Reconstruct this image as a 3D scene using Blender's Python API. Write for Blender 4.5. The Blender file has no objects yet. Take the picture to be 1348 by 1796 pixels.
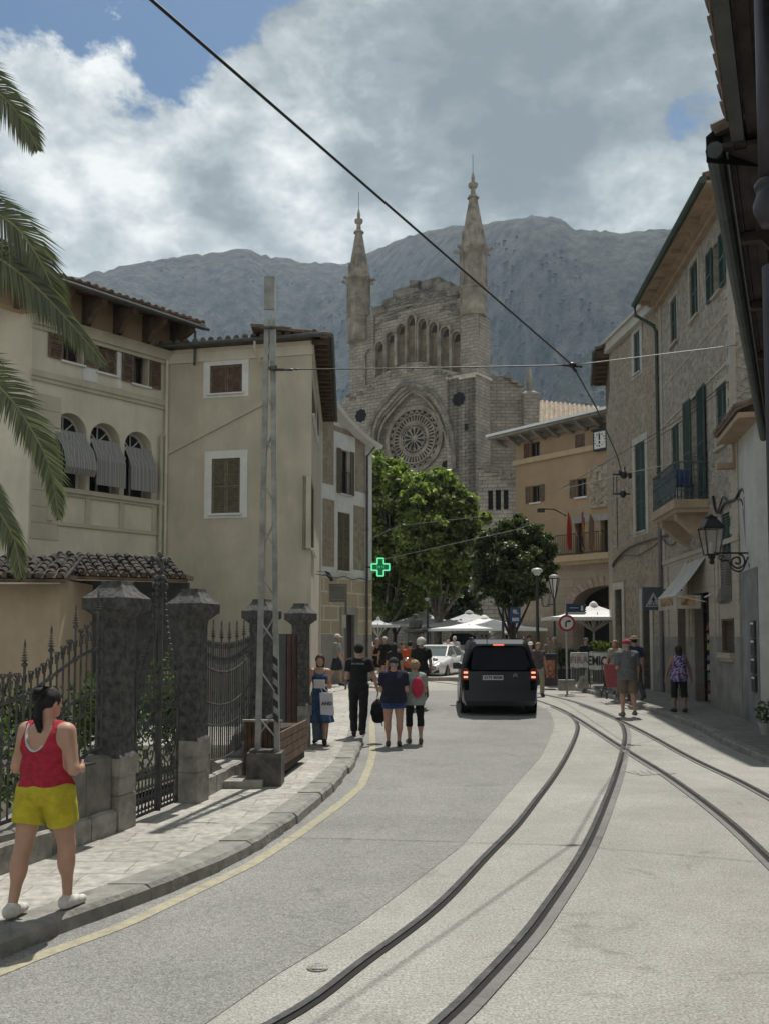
import bpy,bmesh,math,random
import numpy as np
from mathutils import Vector,Matrix,noise
R=math.radians
random.seed(7)
RNG=np.random.default_rng(11)
sc=bpy.context.scene
COL=sc.collection
# camera
F,CX,CY,PITCH,EYE=1650.0,674.0,1019.0,R(3.4),2.1
cam_d=bpy.data.cameras.new('camera')
cam=bpy.data.objects.new('camera',cam_d)
COL.objects.link(cam)
cam.location=(0,0,EYE)
cam.rotation_euler=(R(90)+PITCH,0,0)
cam_d.sensor_fit='HORIZONTAL'
cam_d.sensor_width=36.0
cam_d.lens=36.0*F/1348.0
cam_d.shift_y=(CY-898.0)/1348.0
cam_d.clip_start=0.05
cam_d.clip_end=20000
sc.camera=cam
sc.view_settings.view_transform='Standard'
sc.view_settings.look='None'
sc.view_settings.gamma=1.0
sc.view_settings.exposure=0.0
sc.cycles.use_denoising=True
sc.cycles.max_bounces=6
sc.cycles.volume_bounces=0
sc.cycles.sample_clamp_indirect=6
# sun and sky
SUN_AZ,SUN_EL=R(13),R(65)
S=Vector((math.sin(SUN_AZ)*math.cos(SUN_EL),math.cos(SUN_AZ)*math.cos(SUN_EL),math.sin(SUN_EL)))
sun_d=bpy.data.lights.new('sun','SUN')
sun_d.energy=4.8
sun_d.angle=R(0.6)
sun_d.color=(1.0,0.955,0.88)
sun=bpy.data.objects.new('sun',sun_d)
sun.rotation_euler=S.to_track_quat('Z','Y').to_euler()
sun.location=(20,40,60)
COL.objects.link(sun)
def N(nt,t,loc=None,**kw):
 n=nt.nodes.new(t)
 for k,v in kw.items():
  if k in('operation','blend_type','data_type','noise_dimensions','feature','sky_type','sun_disc','sun_elevation','sun_rotation','interpolation','wave_type','distance','vector_type','offset','offset_frequency','clamp','normalize','noise_type'):
   setattr(n,k,v)
  else:
   n.inputs[k.replace('_',' ')].default_value=v
 return n
def L(nt,a,b):
 nt.links.new(a,b)
def math_(nt,op,a,b=None,clamp=False):
 n=nt.nodes.new('ShaderNodeMath')
 n.operation=op
 n.use_clamp=clamp
 for i,v in enumerate((a,b)):
  if v is None:continue
  if isinstance(v,(int,float)):n.inputs[i].default_value=v
  else:nt.links.new(v,n.inputs[i])
 return n.outputs[0]
def ramp(nt,src,pts):
 n=nt.nodes.new('ShaderNodeValToRGB')
 e=n.color_ramp.elements
 while len(e)>len(pts):e.remove(e[-1])
 while len(e)<len(pts):e.new(1.0)
 for i,(p,c)in enumerate(pts):
  e[i].position=p
  e[i].color=(c,c,c,1)if isinstance(c,(int,float))else(c[0],c[1],c[2],1)
 nt.links.new(src,n.inputs[0])
 return n.outputs[0]
def ray(px,py):
 u,v=(px-CX)/F,(CY-py)/F
 return Vector((u,math.cos(PITCH)-v*math.sin(PITCH),math.sin(PITCH)+v*math.cos(PITCH)))
def make_world():
 w=bpy.data.worlds.new('World')
 sc.world=w
 w.use_nodes=True
 nt=w.node_tree
 nt.nodes.clear()
 out=nt.nodes.new('ShaderNodeOutputWorld')
 bg=nt.nodes.new('ShaderNodeBackground')
 bg.inputs[1].default_value=0.108
 sky=N(nt,'ShaderNodeTexSky',sky_type='NISHITA',sun_disc=False,sun_elevation=SUN_EL,sun_rotation=SUN_AZ)
 sky.air_density=1.0;sky.dust_density=1.2
 tc=nt.nodes.new('ShaderNodeTexCoord')
 d=tc.outputs['Generated']
 def blob(px,py,width,amp):
  v=ray(px,py).normalized()
  dp=nt.nodes.new('ShaderNodeVectorMath');dp.operation='DOT_PRODUCT'
  L(nt,d,dp.inputs[0]);dp.inputs[1].default_value=v
  a=math_(nt,'SUBTRACT',1.0,dp.outputs['Value'])
  q=math_(nt,'DIVIDE',a,1-math.cos(width/F))
  g=math_(nt,'POWER',2.718,math_(nt,'MULTIPLY',q,-1.0))
  return math_(nt,'MULTIPLY',g,amp)
 def blobv(v,width,amp):
  dp=nt.nodes.new('ShaderNodeVectorMath');dp.operation='DOT_PRODUCT'
  L(nt,d,dp.inputs[0]);dp.inputs[1].default_value=Vector(v).normalized()
  q=math_(nt,'DIVIDE',math_(nt,'SUBTRACT',1.0,dp.outputs['Value']),1-math.cos(R(width)))
  return math_(nt,'MULTIPLY',math_(nt,'POWER',2.718,math_(nt,'MULTIPLY',q,-1.0)),amp)
 def acc(lst):
  s=lst[0]
  for x in lst[1:]:s=math_(nt,'ADD',s,x)
  return s
 mp=nt.nodes.new('ShaderNodeMapping');mp.inputs['Scale'].default_value=(1,1,1.5)
 L(nt,d,mp.inputs['Vector'])
 n1=N(nt,'ShaderNodeTexNoise',Scale=4.6,Detail=10.0,Roughness=0.58,Distortion=0.15)
 L(nt,mp.outputs[0],n1.inputs['Vector'])
 n2=N(nt,'ShaderNodeTexNoise',Scale=12.0,Detail=10.0,Roughness=0.62,Distortion=0.15)
 L(nt,mp.outputs[0],n2.inputs['Vector'])
 gaps=acc([blob(265,25,125,0.66),blob(320,90,55,0.42),blob(40,-20,90,0.3),blob(1165,252,34,0.06),blob(410,0,70,0.35),blobv((-.6,-.2,1),22,.35)])
 fill=acc([blob(850,200,430,0.25),blob(200,330,200,0.25),blob(90,190,75,.38)])
 cov=math_(nt,'ADD',math_(nt,'SUBTRACT',math_(nt,'ADD',math_(nt,'MULTIPLY',math_(nt,'SUBTRACT',n1.outputs['Fac'],0.5),2.0),0.62),gaps),fill)
 cov=math_(nt,'ADD',cov,math_(nt,'MULTIPLY',math_(nt,'SUBTRACT',n2.outputs['Fac'],0.5),1.15))
 cm=ramp(nt,cov,[(0.34,0.0),(0.50,1.0)])
 n3=N(nt,'ShaderNodeTexNoise',Scale=6.5,Detail=9.0,Roughness=0.56,Distortion=0.15)
 mp2=nt.nodes.new('ShaderNodeMapping');mp2.inputs['Location'].default_value=(3.1,0.4,1.7);mp2.inputs['Scale'].default_value=(1,1,1.9)
 L(nt,d,mp2.inputs['Vector']);L(nt,mp2.outputs[0],n3.inputs['Vector'])
 dark=acc([blob(900,130,250,0.30),blob(1150,80,230,.22),blob(640,330,150,.10),blob(260,250,70,0.10),blob(420,340,120,.12),blob(960,310,110,.12)])
 lite=acc([blob(110,190,130,0.34),blob(380,170,110,0.25),blob(560,110,90,0.18),blob(1130,330,100,0.30),blob(110,380,120,0.2),blob(640,420,120,0.16),blob(470,250,80,.12)])
 br=math_(nt,'ADD',math_(nt,'SUBTRACT',math_(nt,'ADD',math_(nt,'MULTIPLY',math_(nt,'SUBTRACT',n3.outputs['Fac'],0.5),1.5),0.46),dark),lite)
 br=math_(nt,'ADD',br,math_(nt,'MULTIPLY',math_(nt,'SUBTRACT',n2.outputs['Fac'],0.5),1.6))
 cc=ramp(nt,br,[(0.0,(2.4,2.85,3.15)),(0.3,(3.3,3.8,4.15)),(0.62,(5.6,6.2,6.5)),(0.95,(9.2,9.5,9.6))])
 wm=nt.nodes.new('ShaderNodeMix');wm.data_type='RGBA';wm.blend_type='MULTIPLY';L(nt,blobv((0,-1,.5),75,1.0),wm.inputs[0]);L(nt,cc,wm.inputs[6]);wm.inputs[7].default_value=(1.18,1.06,.88,1);wm.clamp_factor=True;cc=wm.outputs[2]
 mx=nt.nodes.new('ShaderNodeMix');mx.data_type='RGBA'
 skyc=nt.nodes.new('ShaderNodeMix');skyc.data_type='RGBA';skyc.blend_type='MULTIPLY';skyc.inputs[0].default_value=1.0
 L(nt,sky.outputs[0],skyc.inputs[6]);skyc.inputs[7].default_value=(0.50,0.64,0.74,1)
 L(nt,cm,mx.inputs[0]);L(nt,skyc.outputs[2],mx.inputs[6]);L(nt,cc,mx.inputs[7])
 L(nt,mx.outputs[2],bg.inputs[0]);L(nt,bg.outputs[0],out.inputs[0])
make_world()
# placing helpers
def g(y):
 """height of the street at distance y: it climbs a little towards the square"""
 t=min(1.0,max(0.0,(y-15.0)/13.0))
 return 0.28*t*t*(3-2*t)
def P(px,py,Y):
 r=ray(px,py)
 k=Y/r.y
 return Vector((r.x*k,Y,EYE+r.z*k))
def G(px,py,dz=0.0):
 """where the ground seen at a photo pixel lies"""
 r=ray(px,py)
 y=12.0
 for _ in range(40):
  z=g(y)+dz
  y2=r.y*(z-EYE)/r.z if r.z<-1e-4 else 200
  y=y+0.6*(y2-y)
 k=y/r.y
 return Vector((r.x*k,y,g(y)+dz))
def V(*a):return Vector(a)
# materials
MATS={}
def mat(name,col,rough=0.85,var=0.12,scale=2.5,bump=0.15,bscale=30.0,metal=0.0,emit=None,col2=None,mixs=None,detail=6.0,spec=None,dirt=0.0):
 if name in MATS:return MATS[name]
 m=bpy.data.materials.new(name);m.use_nodes=True
 nt=m.node_tree
 b=nt.nodes['Principled BSDF']
 tc=nt.nodes.new('ShaderNodeTexCoord')
 n=N(nt,'ShaderNodeTexNoise',Scale=scale,Detail=detail,Roughness=0.6)
 L(nt,tc.outputs['Object'],n.inputs['Vector'])
 c2=col2 if col2 else tuple(max(0,c*(1-2.2*var))for c in col)
 c1=col if col2 else tuple(min(1,c*(1+1.4*var))for c in col)
 lo,hi=mixs if mixs else(0.35,0.68)
 c=ramp(nt,n.outputs['Fac'],[(lo,c2),(hi,c1)])
 if dirt:
  n4=N(nt,'ShaderNodeTexNoise',Scale=0.7,Detail=8.0,Roughness=0.7)
  mp=nt.nodes.new('ShaderNodeMapping');mp.inputs['Scale'].default_value=(1.6,1.6,0.35)
  L(nt,tc.outputs['Object'],mp.inputs['Vector']);L(nt,mp.outputs[0],n4.inputs['Vector'])
  f=ramp(nt,n4.outputs['Fac'],[(0.42,1.0),(0.72,1.0-dirt)])
  mx=nt.nodes.new('ShaderNodeMix');mx.data_type='RGBA';mx.blend_type='MULTIPLY';mx.inputs[0].default_value=1
  L(nt,c,mx.inputs[6]);L(nt,f,mx.inputs[7]);c=mx.outputs[2]
 L(nt,c,b.inputs['Base Color'])
 b.inputs['Roughness'].default_value=rough
 b.inputs['Metallic'].default_value=metal
 if spec is not None:b.inputs['Specular IOR Level'].default_value=spec
 if bump:
  n2=N(nt,'ShaderNodeTexNoise',Scale=bscale,Detail=5.0,Roughness=0.6)
  L(nt,tc.outputs['Object'],n2.inputs['Vector'])
  bp=nt.nodes.new('ShaderNodeBump');bp.inputs['Strength'].default_value=bump;bp.inputs['Distance'].default_value=0.02
  L(nt,n2.outputs['Fac'],bp.inputs['Height']);L(nt,bp.outputs[0],b.inputs['Normal'])
 if emit:
  b.inputs['Emission Color'].default_value=(*emit[0],1);b.inputs['Emission Strength'].default_value=emit[1]
 MATS[name]=m
 return m
def mat_block(name,col,col2,mortar,bw,bh,ms=0.02,bump=0.5,var=0.2,warp=0.03,rough=0.9,msmooth=0.3,stain=0.0):
 """coursed masonry / slabs laid out on the face's own metres"""
 if name in MATS:return MATS[name]
 m=bpy.data.materials.new(name);m.use_nodes=True
 nt=m.node_tree;b=nt.nodes['Principled BSDF']
 tc=nt.nodes.new('ShaderNodeTexCoord')
 nw=N(nt,'ShaderNodeTexNoise',Scale=2.2,Detail=3.0)
 L(nt,tc.outputs['UV'],nw.inputs['Vector'])
 sub=nt.nodes.new('ShaderNodeVectorMath');sub.operation='SUBTRACT';sub.inputs[1].default_value=(0.5,0.5,0.5)
 L(nt,nw.outputs['Color'],sub.inputs[0])
 sc_=nt.nodes.new('ShaderNodeVectorMath');sc_.operation='SCALE';sc_.inputs['Scale'].default_value=warp
 L(nt,sub.outputs[0],sc_.inputs[0])
 ad=nt.nodes.new('ShaderNodeVectorMath');L(nt,tc.outputs['UV'],ad.inputs[0]);L(nt,sc_.outputs[0],ad.inputs[1])
 br=nt.nodes.new('ShaderNodeTexBrick')
 br.inputs['Scale'].default_value=1.0
 br.inputs['Brick Width'].default_value=bw;br.inputs['Row Height'].default_value=bh
 br.inputs['Mortar Size'].default_value=ms;br.inputs['Mortar Smooth'].default_value=msmooth
 br.inputs['Color1'].default_value=(*col,1);br.inputs['Color2'].default_value=(*col2,1);br.inputs['Mortar'].default_value=(*mortar,1)
 L(nt,ad.outputs[0],br.inputs['Vector'])
 n=N(nt,'ShaderNodeTexNoise',Scale=9.0,Detail=7.0,Roughness=0.65);L(nt,tc.outputs['Object'],n.inputs['Vector'])
 n3=N(nt,'ShaderNodeTexNoise',Scale=0.5,Detail=6.0,Roughness=0.65);L(nt,tc.outputs['Object'],n3.inputs['Vector'])
 f=ramp(nt,n.outputs['Fac'],[(0.3,1-var),(0.7,1+var*0.6)])
 f3=ramp(nt,n3.outputs['Fac'],[(0.35,1-stain),(0.65,1.0)])
 mx=nt.nodes.new('ShaderNodeMix');mx.data_type='RGBA';mx.blend_type='MULTIPLY';mx.inputs[0].default_value=1
 L(nt,br.outputs['Color'],mx.inputs[6]);L(nt,f,mx.inputs[7])
 mx2=nt.nodes.new('ShaderNodeMix');mx2.data_type='RGBA';mx2.blend_type='MULTIPLY';mx2.inputs[0].default_value=1
 L(nt,mx.outputs[2],mx2.inputs[6]);L(nt,f3,mx2.inputs[7])
 L(nt,mx2.outputs[2],b.inputs['Base Color'])
 b.inputs['Roughness'].default_value=rough
 hgt=math_(nt,'SUBTRACT',math_(nt,'MULTIPLY',n.outputs['Fac'],0.5),br.outputs['Fac'])
 bp=nt.nodes.new('ShaderNodeBump');bp.inputs['Strength'].default_value=bump;bp.inputs['Distance'].default_value=0.03
 L(nt,hgt,bp.inputs['Height']);L(nt,bp.outputs[0],b.inputs['Normal'])
 MATS[name]=m
 return m
def mat_rubble(name,col,col2,mortar,sx=3.0,sy=4.5,bump=0.6,mw=0.06,var=0.25):
 """random rubble masonry"""
 if name in MATS:return MATS[name]
 m=bpy.data.materials.new(name);m.use_nodes=True
 nt=m.node_tree;b=nt.nodes['Principled BSDF']
 tc=nt.nodes.new('ShaderNodeTexCoord')
 mp=nt.nodes.new('ShaderNodeMapping');mp.inputs['Scale'].default_value=(sx,sy,1)
 L(nt,tc.outputs['UV'],mp.inputs['Vector'])
 ve=N(nt,'ShaderNodeTexVoronoi',feature='DISTANCE_TO_EDGE',Scale=1.0);L(nt,mp.outputs[0],ve.inputs['Vector'])
 vc=N(nt,'ShaderNodeTexVoronoi',Scale=1.0);L(nt,mp.outputs[0],vc.inputs['Vector'])
 sep=nt.nodes.new('ShaderNodeSeparateColor');L(nt,vc.outputs['Color'],sep.inputs[0])
 cs=ramp(nt,sep.outputs[0],[(0.1,col),(0.9,col2)])
 n=N(nt,'ShaderNodeTexNoise',Scale=7.0,Detail=8.0,Roughness=0.7);L(nt,tc.outputs['Object'],n.inputs['Vector'])
 f=ramp(nt,n.outputs['Fac'],[(0.3,1-var),(0.7,1+var*0.5)])
 mx=nt.nodes.new('ShaderNodeMix');mx.data_type='RGBA'
 edge=ramp(nt,ve.outputs['Distance'],[(mw*0.4,1.0),(mw*1.6,0.0)])
 L(nt,edge,mx.inputs[0]);L(nt,cs,mx.inputs[6]);mx.inputs[7].default_value=(*mortar,1)
 mu=nt.nodes.new('ShaderNodeMix');mu.data_type='RGBA';mu.blend_type='MULTIPLY';mu.inputs[0].default_value=1
 L(nt,mx.outputs[2],mu.inputs[6]);L(nt,f,mu.inputs[7])
 L(nt,mu.outputs[2],b.inputs['Base Color']);b.inputs['Roughness'].default_value=0.92
 h=math_(nt,'ADD',math_(nt,'MINIMUM',ve.outputs['Distance'],0.18),math_(nt,'MULTIPLY',n.outputs['Fac'],0.12))
 bp=nt.nodes.new('ShaderNodeBump');bp.inputs['Strength'].default_value=bump;bp.inputs['Distance'].default_value=0.12
 L(nt,h,bp.inputs['Height']);L(nt,bp.outputs[0],b.inputs['Normal'])
 MATS[name]=m
 return m
def mat_leaf(name,c1,c2,trans=0.35,rough=0.55):
 if name in MATS:return MATS[name]
 m=bpy.data.materials.new(name);m.use_nodes=True
 nt=m.node_tree;b=nt.nodes['Principled BSDF'];out=nt.nodes['Material Output']
 ge=nt.nodes.new('ShaderNodeNewGeometry')
 c=ramp(nt,ge.outputs['Random Per Island'],[(0.0,c1),(1.0,c2)])
 L(nt,c,b.inputs['Base Color']);b.inputs['Roughness'].default_value=rough
 tr=nt.nodes.new('ShaderNodeBsdfTranslucent')
 mu=nt.nodes.new('ShaderNodeMix');mu.data_type='RGBA';mu.blend_type='MULTIPLY';mu.inputs[0].default_value=1
 L(nt,c,mu.inputs[6]);mu.inputs[7].default_value=(1.3,1.55,0.6,1);L(nt,mu.outputs[2],tr.inputs[0])
 ms=nt.nodes.new('ShaderNodeMixShader');ms.inputs[0].default_value=trans
 L(nt,b.outputs[0],ms.inputs[1]);L(nt,tr.outputs[0],ms.inputs[2]);L(nt,ms.outputs[0],out.inputs[0])
 MATS[name]=m
 return m
# mesh builder
class MB:
 def __init__(s):s.v=[];s.f=[]
 def add(s,vs,fs):
  o=len(s.v)
  s.v.extend([tuple(v)for v in vs]);s.f.extend([tuple(i+o for i in f)for f in fs])
  return s
 def quad(s,a,b,c,d):return s.add([a,b,c,d],[(0,1,2,3)])
 def poly(s,pts):return s.add(pts,[tuple(range(len(pts)))])
 def hexa(s,p):
  """eight corners: bottom ring 0-3, top ring 4-7"""
  return s.add(p,[(0,3,2,1),(4,5,6,7),(0,1,5,4),(1,2,6,5),(2,3,7,6),(3,0,4,7)])
 def box(s,c,size,rz=0.0):
  x,y,z=size[0]/2,size[1]/2,size[2]/2
  ca,sa=math.cos(rz),math.sin(rz)
  pts=[]
  for dz in(-z,z):
   for dx,dy in((-x,-y),(x,-y),(x,y),(-x,y)):
    pts.append((c[0]+dx*ca-dy*sa,c[1]+dx*sa+dy*ca,c[2]+dz))
  return s.hexa(pts)
 def bar(s,a,b,w,h=None,up=Vector((0,0,1))):
  """a square bar from a to b"""
  a,b=Vector(a),Vector(b);h=h or w
  d=(b-a).normalized()
  if abs(d.dot(up))>0.98:up=Vector((0,1,0))
  r=d.cross(up).normalized()*(w/2);u=r.cross(d).normalized()*(h/2)
  return s.hexa([a-r-u,a+r-u,a+r+u,a-r+u,b-r-u,b+r-u,b+r+u,b-r+u])
 def tube(s,pts,r,n=6,cap=True,rs=None):
  pts=[Vector(p)for p in pts]
  vs=[];fs=[]
  up=Vector((0,0,1))
  k=len(pts)
  for i,p in enumerate(pts):
   d=(pts[min(i+1,k-1)]-pts[max(i-1,0)])
   if d.length<1e-9:d=Vector((0,0,1))
   d.normalize()
   q=up if abs(d.dot(up))<0.95 else Vector((0,1,0))
   a=d.cross(q).normalized();b=a.cross(d)
   rr=rs[i]if rs else r
   for j in range(n):
    t=2*math.pi*j/n
    vs.append(p+(a*math.cos(t)+b*math.sin(t))*rr)
  for i in range(k-1):
   for j in range(n):
    fs.append((i*n+j,i*n+(j+1)%n,(i+1)*n+(j+1)%n,(i+1)*n+j))
  if cap:
   fs.append(tuple(range(n-1,-1,-1)));fs.append(tuple(range((k-1)*n,k*n)))
  return s.add(vs,fs)
 def lathe(s,prof,c=(0,0,0),n=12,axis=2,rot=0.0):
  """prof: (radius, height) pairs"""
  vs=[];fs=[]
  for r,h in prof:
   for j in range(n):
    t=2*math.pi*j/n+rot
    p=[r*math.cos(t),r*math.sin(t),h]
    if axis==1:p=[p[0],p[2],p[1]]
    if axis==0:p=[p[2],p[0],p[1]]
    vs.append((c[0]+p[0],c[1]+p[1],c[2]+p[2]))
  m=len(prof)
  for i in range(m-1):
   for j in range(n):
    fs.append((i*n+j,i*n+(j+1)%n,(i+1)*n+(j+1)%n,(i+1)*n+j))
  if prof[0][0]>1e-4:fs.append(tuple(range(n-1,-1,-1)))
  if prof[-1][0]>1e-4:fs.append(tuple(range((m-1)*n,m*n)))
  return s.add(vs,fs)
 def prism(s,pts,vec):
  """extrude a planar outline by vec"""
  n=len(pts);vec=Vector(vec)
  vs=[Vector(p)for p in pts]+[Vector(p)+vec for p in pts]
  fs=[tuple(range(n-1,-1,-1)),tuple(range(n,2*n))]
  for i in range(n):fs.append((i,(i+1)%n,n+(i+1)%n,n+i))
  return s.add(vs,fs)
 def ell(s,c,r,n=10,m=7,rz=0.0):
  prof=[(math.sin(math.pi*i/m),-math.cos(math.pi*i/m))for i in range(m+1)]
  o=len(s.v);s.lathe([(max(a,0.0),b)for a,b in prof],n=n)
  ca,sa=math.cos(rz),math.sin(rz)
  for i in range(o,len(s.v)):
   x,y,z=s.v[i];x,y=x*r[0],y*r[1]
   s.v[i]=(c[0]+x*ca-y*sa,c[1]+x*sa+y*ca,c[2]+z*r[2])
  return s
 def merge(s,o):return s.add(o.v,o.f)
ORG={}
def mesh_from(name,vs,fs,m,smooth=False,uv=True):
 me=bpy.data.meshes.new(name)
 me.from_pydata([tuple(v)for v in vs],[],[tuple(f)for f in fs])
 if uv and len(me.polygons)<60000:
  lay=me.uv_layers.new(name='metres')
  nl=len(me.loops)
  co=np.empty(len(me.vertices)*3);me.vertices.foreach_get('co',co);co=co.reshape(-1,3)
  li=np.empty(nl,int);me.loops.foreach_get('vertex_index',li)
  npol=len(me.polygons)
  nr=np.empty(npol*3);me.polygons.foreach_get('normal',nr);nr=nr.reshape(-1,3)
  tot=np.empty(npol,int);me.polygons.foreach_get('loop_total',tot)
  ln=np.repeat(nr,tot,axis=0);cc=co[li]
  flat=np.abs(ln[:,2])>0.8
  hl=np.maximum(np.hypot(ln[:,0],ln[:,1]),1e-6)
  tx,ty=-ln[:,1]/hl,ln[:,0]/hl
  sg=np.where(np.abs(tx)>np.abs(ty),np.sign(tx),np.sign(ty));tx,ty=tx*sg,ty*sg
  u=np.where(flat,cc[:,0],cc[:,0]*tx+cc[:,1]*ty)
  v=np.where(flat,cc[:,1],cc[:,2])
  lay.data.foreach_set('uv',np.stack([u,v],1).ravel())
 if m is not None:me.materials.append(m)
 if smooth:me.polygons.foreach_set('use_smooth',[True]*len(me.polygons))
 me.update()
 return me
def thing(name,label,cat,loc,group=None,rz=0.0,local=False,kind=None):
 o=bpy.data.objects.new(name,None);COL.objects.link(o)
 o.empty_display_size=0.3
 o.location=loc;o.rotation_euler=(0,0,rz)
 o['label']=label;o['category']=cat
 if group:o['group']=group
 if kind:o['kind']=kind
 ORG[o.name]=Vector((0,0,0))if local else Vector(loc)
 return o
def part(name,mb,m,parent,smooth=False,label=None,kind=None,uv=True):
 org=ORG[parent.name]
 vs=[(v[0]-org[0],v[1]-org[1],v[2]-org[2])for v in mb.v]
 me=mesh_from(name,vs,mb.f,m,smooth,uv)
 o=bpy.data.objects.new(name,me);COL.objects.link(o)
 o.parent=parent
 ORG[o.name]=org
 if label:o['label']=label
 if kind:o['kind']=kind
 return o
def solo(name,mb,m,label=None,cat=None,group=None,kind=None,smooth=False,loc=None,uv=True):
 """a thing that is one mesh"""
 if loc is None:
  xs=[v[0]for v in mb.v];ys=[v[1]for v in mb.v];zs=[v[2]for v in mb.v]
  loc=((min(xs)+max(xs))/2,(min(ys)+max(ys))/2,min(zs))
 vs=[(v[0]-loc[0],v[1]-loc[1],v[2]-loc[2])for v in mb.v]
 me=mesh_from(name,vs,mb.f,m,smooth,uv)
 o=bpy.data.objects.new(name,me);COL.objects.link(o);o.location=loc
 ORG[o.name]=Vector(loc)
 if label:o['label']=label
 if cat:o['category']=cat
 if group:o['group']=group
 if kind:o['kind']=kind
 return o
def tree_copy(root,loc,rz=None,label=None):
 """a copy of a thing with its parts and their sub-parts"""
 def cp(o,par):
  c=o.copy();COL.objects.link(c);c.parent=par
  ORG[c.name]=ORG[o.name]
  for ch in[x for x in bpy.data.objects if x.parent==o]:cp(ch,c)
  return c
 c=cp(root,None);c.location=loc
 if rz is not None:c.rotation_euler=(0,0,rz)
 if label:c['label']=label
 return c
def text_mb(txt,size,origin,t,n,up=Vector((0,0,1)),depth=0.004,bold=0.0,center=True,shear=0.0):
 """letters as real geometry; t runs along the writing, n faces the reader"""
 cu=bpy.data.curves.new('letters','FONT');cu.body=txt;cu.size=size;cu.extrude=depth/2
 cu.offset=bold;cu.resolution_u=2;cu.shear=shear
 if center:cu.align_x='CENTER';cu.align_y='CENTER'
 o=bpy.data.objects.new('letters',cu)
 me=o.to_mesh()
 mb=MB()
 vs=[Vector(origin)+t*v.co.x+up*v.co.y+n*(v.co.z+depth/2)for v in me.vertices]
 mb.add(vs,[tuple(p.vertices)for p in me.polygons])
 o.to_mesh_clear();bpy.data.objects.remove(o);bpy.data.curves.remove(cu)
 return mb
# walls
class Wall:
 """an upright wall plane from p0 to p1; u runs along it, z is height, o is distance in front"""
 def __init__(s,p0,p1,z0=0.0,z1=5.0,flip=False):
  s.p0=Vector((p0[0],p0[1]));s.p1=Vector((p1[0],p1[1]))
  d=s.p1-s.p0;s.L=d.length;s.t=d/s.L
  s.n=Vector((s.t.y,-s.t.x))
  if s.n.dot(-s.p0)<0:s.n=-s.n
  if flip:s.n=-s.n
  s.z0,s.z1=z0,z1;s.holes=[]
  s.t3=Vector((s.t.x,s.t.y,0));s.n3=Vector((s.n.x,s.n.y,0))
 def P(s,u,z,o=0.0):
  q=s.p0+s.t*u+s.n*o
  return Vector((q.x,q.y,z))
 def px(s,x,y,o=0.0):
  r=ray(x,y);p=s.p0+s.n*o
  k=p.dot(s.n)/(r.x*s.n.x+r.y*s.n.y)
  h=Vector((r.x*k,r.y*k))
  return(h-s.p0).dot(s.t),EYE+r.z*k
 def rect(s,x0,y0,x1,y1,o=0.0):
  a,b=s.px(x0,y0,o),s.px(x1,y1,o)
  return min(a[0],b[0]),max(a[0],b[0]),min(a[1],b[1]),max(a[1],b[1])
 def box(s,mb,u0,u1,z0,z1,o0,o1):
  return mb.hexa([s.P(u0,z0,o0),s.P(u1,z0,o0),s.P(u1,z0,o1),s.P(u0,z0,o1),s.P(u0,z1,o0),s.P(u1,z1,o0),s.P(u1,z1,o1),s.P(u0,z1,o1)])
 def hole(s,u0,u1,z0,z1,arch=False):s.holes.append((u0,u1,z0,z1,arch))
 def mesh(s,mb,depth=0.25,z0=None,z1=None,u0=0.0,u1=None,o=0.0):
  z0=s.z0 if z0 is None else z0;z1=s.z1 if z1 is None else z1;u1=s.L if u1 is None else u1
  hs=[h for h in s.holes if h[1]>u0 and h[0]<u1 and h[3]>z0 and h[2]<z1]
  us=sorted({u0,u1,*[min(max(h[i],u0),u1)for h in hs for i in(0,1)]})
  zs=sorted({z0,z1,*[min(max(h[i],z0),z1)for h in hs for i in(2,3)]})
  for a,b in zip(us,us[1:]):
   for c,d in zip(zs,zs[1:]):
    if b-a<1e-5 or d-c<1e-5:continue
    mu,mz=(a+b)/2,(c+d)/2
    if any(h[0]<mu<h[1]and h[2]<mz<h[3]for h in hs):continue
    mb.quad(s.P(a,c,o),s.P(b,c,o),s.P(b,d,o),s.P(a,d,o))
  for(a,b,c,d,arch)in hs:
   D=o-depth
   r=(b-a)/2;zt=d-r if arch else d
   if c>z0+1e-4:mb.quad(s.P(a,c,o),s.P(b,c,o),s.P(b,c,D),s.P(a,c,D))
   mb.quad(s.P(a,c,o),s.P(a,zt,o),s.P(a,zt,D),s.P(a,c,D))
   mb.quad(s.P(b,c,o),s.P(b,zt,o),s.P(b,zt,D),s.P(b,c,D))
   if not arch:mb.quad(s.P(a,d,o),s.P(b,d,o),s.P(b,d,D),s.P(a,d,D))
   else:
    m=(a+b)/2;n=16
    arc=[(m-r*math.cos(math.pi*i/n),zt+r*math.sin(math.pi*i/n))for i in range(n+1)]
    for(x0,y0),(x1,y1)in zip(arc,arc[1:]):
     mb.quad(s.P(x0,y0,o),s.P(x1,y1,o),s.P(x1,y1,D),s.P(x0,y0,D))
     mb.quad(s.P(x0,y0,o),s.P(x1,y1,o),s.P(x1,d,o),s.P(x0,d,o))
  return mb
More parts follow.
